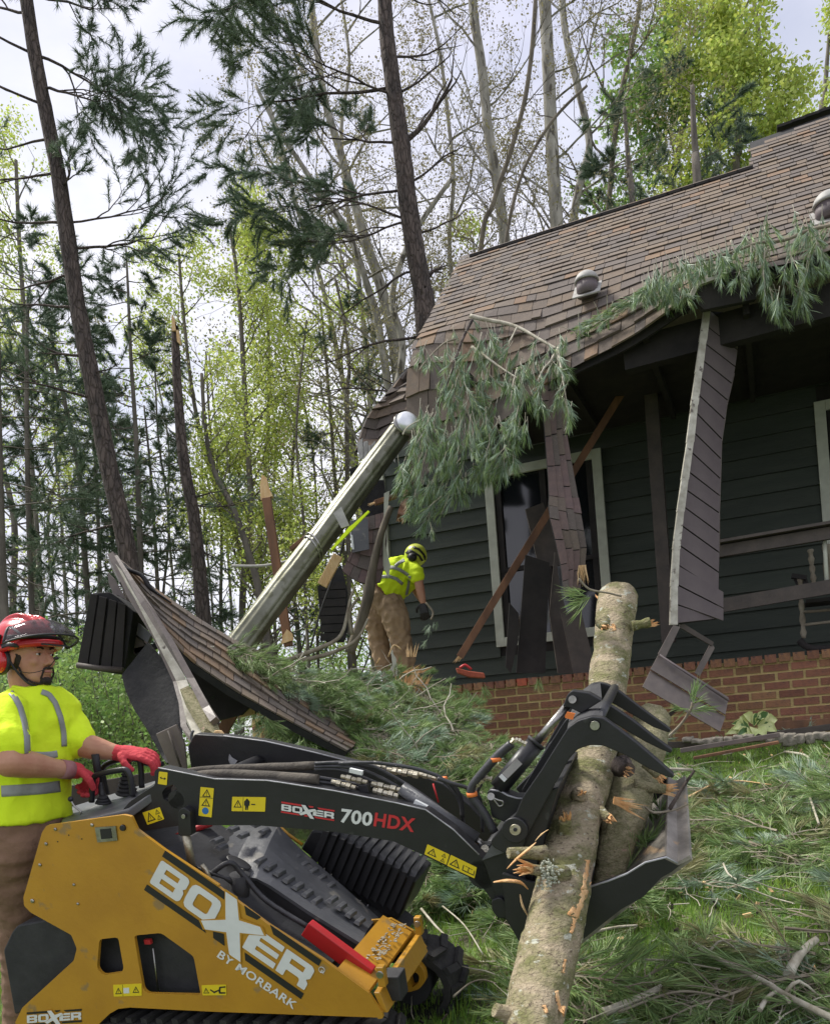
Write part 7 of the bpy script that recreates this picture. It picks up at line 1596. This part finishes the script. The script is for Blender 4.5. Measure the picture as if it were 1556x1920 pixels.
def hand(mb, c, fw, bk, sc=1.0, curl=(40, 55, 40), thumb=1, spread=.08, r=.0108):
    """palm centre c, finger direction fw, back-of-hand direction bk"""
    fw = unit(fw); bk = unit(A(bk) - fw * (A(bk) @ fw)); sd_ = np.cross(fw, bk) * thumb
    loft(mb, [(c - fw * .048 * sc, sd_ * .030 * sc, bk * .019 * sc), (c - fw * .02 * sc, sd_ * .040 * sc, bk * .019 * sc), (c + fw * .02 * sc, sd_ * .044 * sc, bk * .016 * sc), (c + fw * .045 * sc, sd_ * .041 * sc, bk * .013 * sc)], 16)
    for i, (off, L) in enumerate([(.032, .9), (.011, 1.0), (-.011, .95), (-.032, .75)]):
        p = c + fw * .040 * sc + sd_ * off * sc; a_ = 0; pts = [p]; base = unit(fw + sd_ * off * spread * 20)
        for cl, l in zip(curl, (.042, .028, .022)):
            a_ += math.radians(cl); d = base * math.cos(a_) - bk * math.sin(a_); p = p + d * l * L * sc; pts.append(p)
        caps(mb, pts, [r * sc * 1.08, r * sc, r * sc * .93, r * sc * .82], 10, 2)
    p = c - fw * .03 * sc + sd_ * .036 * sc; q = p + (fw * .6 + sd_ * .7 - bk * .35) * .038 * sc; s2 = q + (fw * .85 - bk * .6 + sd_ * .1) * .032 * sc
    caps(mb, [p, q, s2], [.014 * sc, .0125 * sc, .0105 * sc], 10, 2); return mb
# ---------------------------------------------------------------- the operator
op = thing('person', P(50, 2040, 3.05), 'loader operator in red helmet with raised visor, hi-vis yellow T-shirt and red gloves', 'person')
tf = unit([.78, -.62, 0]); ts_ = np.cross(UP, tf)            # chest forward; his left side (away)
def tor(x, y, hw, hdp, z=3.07, m=0): c = P(x, y, z); return (c, ts_ * (hw + m), tf * (hdp + m))
T0 = [(44, 1585, .14, .105), (46, 1550, .145, .11), (48, 1500, .145, .112), (50, 1450, .145, .116), (52, 1400, .155, .12), (56, 1355, .168, .118), (60, 1325, .165, .100), (64, 1305, .12, .08), (66, 1290, .070, .066)]
hf = unit([.93, -.36, -.03]); hs_ = unit(np.cross(UP, hf)); hu = np.cross(hf, hs_); hc_ = P(51, 1232, 3.05); HR = A([hf, hs_, hu])
hl = lambda f, s, u: hc_ + hf * f + hs_ * s + hu * u
b = MB(); loft(b, [tor(*q, m=-.03) for q in T0])
caps(b, [P(60, 1300, 3.07), hl(-.02, 0, -.08), hl(-.01, 0, -.02)], [.062, .056, .055])
b.ball(hl(-.005, 0, .035), (.098, .076, .10), rot=HR, n=20, m=14); b.ball(hl(.035, 0, -.02), (.058, .061, .088), rot=HR, n=20, m=14); b.ball(hl(.045, 0, -.072), (.046, .049, .038), rot=HR); b.ball(hl(.078, 0, -.094), (.019, .022, .017), rot=HR)
caps(b, [hl(.088, 0, .012), hl(.103, 0, -.014), hl(.111, 0, -.027)], [.008, .0095, .0115], 10, 3)
for k in (-1, 1):
    b.ball(hl(.098, .011 * k, -.033), .0085, 10, 6); b.ball(hl(.081, .030 * k, .024), (.012, .024, .008), rot=HR); b.ball(hl(.063, .038 * k, -.022), (.026, .018, .022), rot=HR)
    b.ball(hl(0, .075 * k, -.01), (.017, .007, .03), rot=HR); b.ball(hl(.078, .030 * k, .003), (.012, .015, .010), rot=HR)
b.ball(hl(.094, 0, -.0575), (.010, .022, .0055), rot=HR); b.ball(hl(.092, 0, -.067), (.010, .018, .006), rot=HR)
sh_n, el_n = P(6, 1332, 2.93), P(16, 1432, 2.80); wz = M(150, 1448, .30)[1]; wr_n = P(131, 1444, wz - .02)
sh_f, el_f = P(110, 1330, 3.2), P(150, 1397, 3.12); wz2 = M(240, 1412, .44)[1]; wr_f = P(224, 1413, wz2 - .01)
caps(b, [sh_n, (sh_n + el_n) / 2, el_n], [.06, .053, .047], 16); caps(b, [el_n, el_n + (wr_n - el_n) * .3 + UP * .004, el_n + (wr_n - el_n) * .7, wr_n], [.047, .049, .036, .028], 16)
caps(b, [sh_f, (sh_f + el_f) / 2, el_f], [.058, .052, .045], 16); caps(b, [el_f, el_f + (wr_f - el_f) * .35, el_f + (wr_f - el_f) * .75, wr_f], [.045, .046, .034, .027], 16)
caps(b, [P(32, 1570, 3.04), P(38, 1680, 3.09), P(46, 1735, 3.14), P(50, 1860, 3.2), P(48, 2020, 3.2)], [.07, .055, .045, .04, .035], 14); caps(b, [P(56, 1570, 3.2), P(58, 1680, 3.24), P(62, 1800, 3.3), P(62, 2020, 3.3)], [.07, .055, .045, .035], 14)
remesh(b, 'body', K['skin'], op, .0046, 3, .0008, 60)
# shirt
s_ = MB(); SR = [tor(*q, m=.012) for q in T0[1:]]; c0 = P(45, 1541, 3.07); SR[0] = (c0, ts_ * .170, tf * .134); loft(s_, SR)
caps(s_, [sh_n + A([.02, 0, .0]), sh_n + (el_n - sh_n) * .3, sh_n + (el_n - sh_n) * .66], [.068, .075, .082], 18); caps(s_, [sh_f - A([.02, 0, 0]), sh_f + (el_f - sh_f) * .4, sh_f + (el_f - sh_f) * .88], [.066, .066, .066], 18)
shirt = remesh(s_, 'shirt', K['hivis'], op, .006, 3, .018, 10, (1, 1, .8))
for pl, w_ in [([(2, 1286), (12, 1291), (26, 1304), (38, 1325), (46, 1352), (51, 1380), (52, 1404), (52, 1416)], 11), ([(78, 1297), (92, 1302), (104, 1318), (114, 1345), (120, 1375), (121, 1400)], 10), ([(60, 1416), (80, 1417), (96, 1416), (108, 1414)], 13), ([(2, 1484), (40, 1482), (80, 1479), (113, 1475)], 21)]:
    decal('reflective_stripe', shirt, strip(pl, w_, 22), K['reflect'], shirt)
# collar
th = np.linspace(0, 2 * math.pi, 21); c_ = P(64, 1289, 3.06); MB().tube([c_ + ts_ * .068 * math.cos(a_) + tf * .074 * math.sin(a_) - UP * (.018 * math.sin(a_)) for a_ in th], .008, 8, caps=False).build('collar', K['hivis'], shirt)
# trousers
t_ = MB(); loft(t_, [(P(40, 1610, 3.07), ts_ * .172, tf * .135), (P(44, 1580, 3.07), ts_ * .165, tf * .130), (P(46, 1520, 3.07), ts_ * .152, tf * .118), (P(47, 1500, 3.07), ts_ * .15, tf * .116)])
caps(t_, [P(30, 1590, 3.02), P(36, 1670, 3.08), P(46, 1735, 3.14), P(50, 1860, 3.2), P(48, 2000, 3.2)], [.11, .102, .094, .085, .08], 18); caps(t_, [P(56, 1590, 3.18), P(58, 1680, 3.24), P(62, 1800, 3.3), P(62, 2000, 3.3)], [.11, .095, .08, .07], 18)
remesh(t_, 'trousers', K['brownpants'], op, .008, 3, .013, 11, (1, 1, 1.5))
for (x0, z0) in ((46, 3.2), (62, 3.3)): caps(MB(), [P(x0, 2025, z0), P(x0 + 30, 2040, z0 - .1)], [.05, .045]).build('boot', K['blackm'], op)
# hair, beard, eyes
MB().ball(hl(-.018, 0, .005), (.088, .079, .075), rot=HR, n=20, m=14).build('hair', K['hair'], op)
bd = MB(); bd.ball(hl(.082, 0, -.093), (.0195, .024, .016), rot=HR); bd.ball(hl(.1005, 0, -.0475), (.0065, .024, .0045), rot=HR)
for k in (-1, 1): bd.tube([hl(.098, .021 * k, -.050), hl(.094, .026 * k, -.07), hl(.082, .024 * k, -.088)], .004, 6, sub=3); bd.tube([hl(.02, .062 * k, -.04), hl(.035, .056 * k, -.075), hl(.06, .040 * k, -.098), hl(.08, .02 * k, -.104)], .0042, 6, sub=3)
remesh(bd, 'beard', K['hair'], op, .003, 1, .002, 90)
for k in (-1, 1):
    MB().ball(hl(.083, .030 * k, .002), (.008, .0115, .0052), rot=HR).build('eye', K['eyew'], op); MB().ball(hl(.090, .031 * k, .002), (.003, .0048, .0048), rot=HR).build('iris', K['hair'], op)
    MB().tube([hl(.094, .016 * k, .022), hl(.093, .03 * k, .027), hl(.083, .046 * k, .022)], .0038, 6, sub=3).build('eyebrow', K['hair'], op); MB().tube([hl(.090, .020 * k, .007), hl(.0925, .031 * k, .0095), hl(.084, .043 * k, .006)], .0022, 6, sub=3).build('eyelid', K['skin'], op)
MB().ball(hl(.0965, 0, -.0615), (.0085, .019, .0048), rot=HR).build('lips', K['lip'], op)
# helmet
hm = MB(); hz0 = .030; rows_ = []
for t in np.linspace(0, 1, 12):
    h = hz0 + .115 * math.sin(t * math.pi / 2); k = max(math.cos(t * math.pi / 2), .02); rows_.append((hl(-.008 - .006 * t, 0, h), hs_ * .104 * k ** .85, hf * .128 * k ** .85))
loft(hm, rows_, 36, 2.1)
hm.tube([hl(-.125, 0, .005), hl(-.11, .06, .015), hl(-.04, .098, .02), hl(.06, .085, .035), hl(.118, .04, .04), hl(.128, 0, .04), hl(.118, -.04, .04), hl(.06, -.085, .035), hl(-.04, -.098, .02), hl(-.11, -.06, .015), hl(-.125, 0, .005)], .014, 8, sub=4)
hm.ball(hl(-.06, 0, .02), (.07, .10, .05), rot=HR)
for k in (-.035, 0, .035): hm.tube([hl(-.11, k, .09), hl(-.05, k, .140), hl(.02, k, .148), hl(.08, k, .115)], .0085, 8, sub=5)
helmet = remesh(hm, 'helmet', K['helm_r'], op, .0045, 2)
for pl, w_ in [([(2, 1212), (14, 1208), (28, 1210), (38, 1222)], 8)]: decal('vent_slot', helmet, strip(pl, w_, 12), K['ink'], helmet, .003)
decal('helmet_print', helmet, strip([(22, 1176), (30, 1182), (37, 1188)], 4, 8), K['white'], helmet, .003)
MB().prism([hl(.10, y_, .035) for y_ in (-.06, .06)] + [hl(.150, y_, .028) for y_ in (.045, .0, -.045)], hu * .006).build('helmet_peak', K['ink'], helmet)
# ear muffs
for k in (-1, 1):
    MB().ball(hl(-.030, .098 * k, -.018), (.034, .022, .043), rot=HR, n=18, m=12).build('ear_muff', K['helm_r'] if k < 0 else K['ink'], op)
    MB().ball(hl(-.030, .086 * k, -.018), (.040, .018, .050), rot=HR, n=18, m=12).build('muff_cushion', K['ink'], op)
    MB().tube([hl(-.03, .104 * k, .02), hl(-.02, .108 * k, .05), hl(-.015, .104 * k, .075)], .007, 8, sub=3).build('muff_arm', K['ink'], op)
    MB().tube([hl(-.005, .088 * k, -.0), hl(.02, .072 * k, -.055), hl(.05, .050 * k, -.10), hl(.072, .012 * k, -.116)], .0045, 8, sub=4).build('chin_strap', K['ink'], op)
MB().ball(hl(.165, -.03, -.018), (.010, .008, .007)).build('microphone', K['ink'], op)
MB().tube([hl(.163, -.03, -.02), hl(.13, -.040, -.052), hl(.07, -.062, -.066), hl(.0, -.09, -.045)], .0014, 6, sub=4).build('microphone_boom', K['ink'], op)
# visor, raised
g_ = []
for v in np.linspace(0, 1, 9):
    row = []
    for a_ in np.linspace(-1.25, 1.25, 23):
        r1 = .100 + .085 * v ** 1.1 * (.35 + .65 * math.cos(a_)); h = .128 - .062 * v - .045 * (1 - math.cos(a_)) + .018 * math.sin(v * 3.1)
        row.append(hl(.0 + r1 * math.cos(a_), r1 * 1.05 * math.sin(a_), h))
    g_.append(row)
vz = MB(); V = A(g_).reshape(-1, 3); i = np.arange(22)
vz.add(V, [np.concatenate([np.stack([i + r * 23, i + 1 + r * 23, i + 1 + (r + 1) * 23, i + (r + 1) * 23], 1) for r in range(8)])], 0, True); vo = vz.build('visor', K['vis'], op); m_ = vo.modifiers.new('s', 'SOLIDIFY'); m_.thickness = .0015
MB().tube(g_[-1], .0042, 8).build('visor_rim', K['ink'], vo); MB().tube([r_[0] for r_ in g_], .005, 8).build('visor_rim', K['ink'], vo); MB().tube([r_[-1] for r_ in g_], .005, 8).build('visor_rim', K['ink'], vo)
th = np.linspace(-1.4, 1.4, 15); MB().tube([hl(.118 * math.cos(a_) - .004, .112 * math.sin(a_), .062) for a_ in th], .008, 8).build('visor_bracket', K['ink'], vo)
# gloved hands on the grips
g1_ = MB(); fdir = unit(wr_n - el_n); pc = wr_n + fdir * .055 + A([0, 0, -.004]); hand(g1_, pc, fdir * .9 - UP * .25, UP * .85 - cF * .5, 1.08, (48, 60, 45), thumb=1, r=.0125)
caps(g1_, [wr_n - fdir * .03, wr_n + fdir * .03], [.033, .031], 14); remesh(g1_, 'glove', K['glove'], op, .0034, 2, .002, 60, label='red glove of the near hand')
MB().tube([wr_n - fdir * .045, wr_n - fdir * .02, wr_n + fdir * .002], [.035, .0345, .0345], 18).build('glove_cuff', K['gloveg'], op)
g2_ = MB(); fd2 = unit(wr_f - el_f); pc2 = wr_f + fd2 * .05 + UP * .012; hand(g2_, pc2, fd2 + cR * .4, UP * .9 - cF * .4, 1.02, (18, 40, 35), thumb=1, r=.012)
caps(g2_, [wr_f - fd2 * .02, wr_f + fd2 * .03], [.031, .030], 14); remesh(g2_, 'glove', K['glove'], op, .0034, 2, .002, 60, label='red glove of the far hand')
for (g_o, c__, d__) in ((0, pc, fdir), (1, pc2, fd2)):
    pass
for pl, w_ in SCARS:
    st_ = strip(pl, w_ * .8, 14); st_ = [[(q[0] + random.uniform(-1, 1) + (q[0] - r_[1][0]) * random.uniform(-.5, .6), q[1] + random.uniform(-1.5, 1.5)) for q in r_] for r_ in st_]; decal('torn_bark', trunk, st_, K['rawwood'], log, .002)
for pl, w_ in SCARS[:7]:
    for q in pl[::1]:
        mb = MB(); c_ = P(q[0] + random.uniform(-3, 3), q[1], lzof(q[1]) - .045); splinters(mb, c_, unit(lpts[2] - lpts[1]) * random.choice([-1, 1]) + cR * random.uniform(-.5, .5), cR, 5, .028, .008); mb.build('bark_fibre', K['rawwood'], log, kind='stuff')
# ---------------------------------------------------------------- the bending man
w2 = thing('person', P(735, 1245, 9.3), 'man in hi-vis yellow shirt and khaki trousers bending beside the house wall, seen from behind', 'person')
Q = lambda x, y, z=9.3: P(x, y, z)
bf = unit([.75, .5, -.45]); bs = unit(np.cross(unit([-.55, -.1, -.8]), [.0, 1, 0])); 
ax_ = unit(Q(772, 1060) - Q(712, 1118)); sideb = unit(cF * .55 + np.cross(ax_, cF) * .0 + cR * .0 + A([.25, 0, -.25])); sideb = unit(sideb - ax_ * (sideb @ ax_)); depb = np.cross(ax_, sideb)
RB = [(710, 1130, .18, .17), (717, 1113, .195, .175), (730, 1098, .205, .18), (744, 1084, .22, .18), (758, 1073, .225, .165), (770, 1065, .19, .13), (777, 1058, .09, .09)]
b = MB(); loft(b, [(Q(x, y), sideb * hw * .85, depb * d_ * .85) for x, y, hw, d_ in RB])
caps(b, [Q(772, 1060), Q(779, 1050)], [.06, .06]); b.ball(Q(781, 1042, 9.3), (.085, .10, .11))
caps(b, [Q(770, 1068, 9.12), Q(782, 1078, 9.08), Q(786, 1098, 9.06)], [.062, .056, .050]); caps(b, [Q(786, 1098, 9.06), Q(789, 1112, 9.05), Q(793, 1130, 9.05)], [.052, .048, .034])
caps(b, [Q(766, 1072, 9.48), Q(776, 1100, 9.5), Q(790, 1125, 9.45)], [.06, .05, .035])
for L_ in ([(706, 1135, 9.4), (706, 1180, 9.4), (716, 1240, 9.42)], [(733, 1138, 9.2), (746, 1185, 9.16), (758, 1240, 9.2)]): caps(b, [Q(*p) for p in L_], [.08, .07, .05])
remesh(b, 'body', K['skin'], w2, .011, 3)
s_ = MB(); loft(s_, [(Q(x, y), sideb * (hw + .015), depb * (d_ + .015)) for x, y, hw, d_ in RB[1:]]); caps(s_, [Q(766, 1066, 9.14), Q(777, 1073, 9.09), Q(781, 1080, 9.07)], [.10, .092, .085]); caps(s_, [Q(764, 1070, 9.46), Q(770, 1080, 9.48)], [.085, .08])
sh2 = remesh(s_, 'shirt', K['hivis'], w2, .011, 4, .03, 9)
c5 = lambda pts: conv(pts, 560, 950, 3.536)
for pl, w_ in [(c5([(490, 492), (540, 466), (600, 462), (650, 480), (690, 515)]), 6), (c5([(525, 430), (570, 408), (620, 400), (670, 418), (725, 455)]), 6), (c5([(640, 395), (665, 372), (700, 352)]), 6), (c5([(735, 460), (728, 520), (715, 590)]), 5)]: decal('reflective_stripe', sh2, strip(pl, w_, 18), K['reflect'], sh2, .008)
t_ = MB(); loft(t_, [(Q(712, 1150), sideb * .20, depb * .16), (Q(710, 1128), sideb * .205, depb * .185), (Q(718, 1108), sideb * .19, depb * .165)])
caps(t_, [Q(706, 1135, 9.38), Q(706, 1165, 9.38), Q(709, 1195, 9.4), Q(718, 1242, 9.42)], [.155, .14, .115, .10]); caps(t_, [Q(733, 1138, 9.2), Q(744, 1168, 9.16), Q(750, 1195, 9.16), Q(762, 1240, 9.2)], [.16, .145, .12, .105])
remesh(t_, 'trousers', K['khaki'], w2, .012, 2, .035, 9)
th = np.linspace(0, 2 * math.pi, 25); cb = Q(716, 1111); MB().tube([cb + sideb * .20 * math.cos(a_) + depb * .18 * math.sin(a_) for a_ in th], .02, 6, caps=False).build('belt', K['lumber'], w2)
hmt = MB(); hmt.ball(Q(779, 1040, 9.25), (.125, .14, .12), n=22, m=14); hmt.tube([Q(785, 1060, 9.2), Q(796, 1050, 9.2), Q(797, 1038, 9.2)], .02, 8, sub=3); hb = remesh(hmt, 'helmet', K['helm_y'], w2, .01, 1)
for pl, w_ in [([(768, 1031), (776, 1036), (786, 1042), (792, 1052)], 4), ([(774, 1025), (786, 1030), (795, 1040), (798, 1050)], 4), ([(757, 1040), (764, 1034), (770, 1040), (764, 1048), (776, 1050)], 8)]: decal('helmet_band', hb, strip(pl, w_, 10), K['ink'], hb, .01)
MB().ball(Q(773, 1045, 9.1), (.05, .04, .05)).build('ear_muff', K['ink'], w2)
g_ = MB(); hand(g_, Q(794, 1141, 9.04), -UP + cR * .1, cF * -1, 1.15, (25, 30, 20), r=.013); remesh(g_, 'glove', K['ink'], w2, .006, 1)
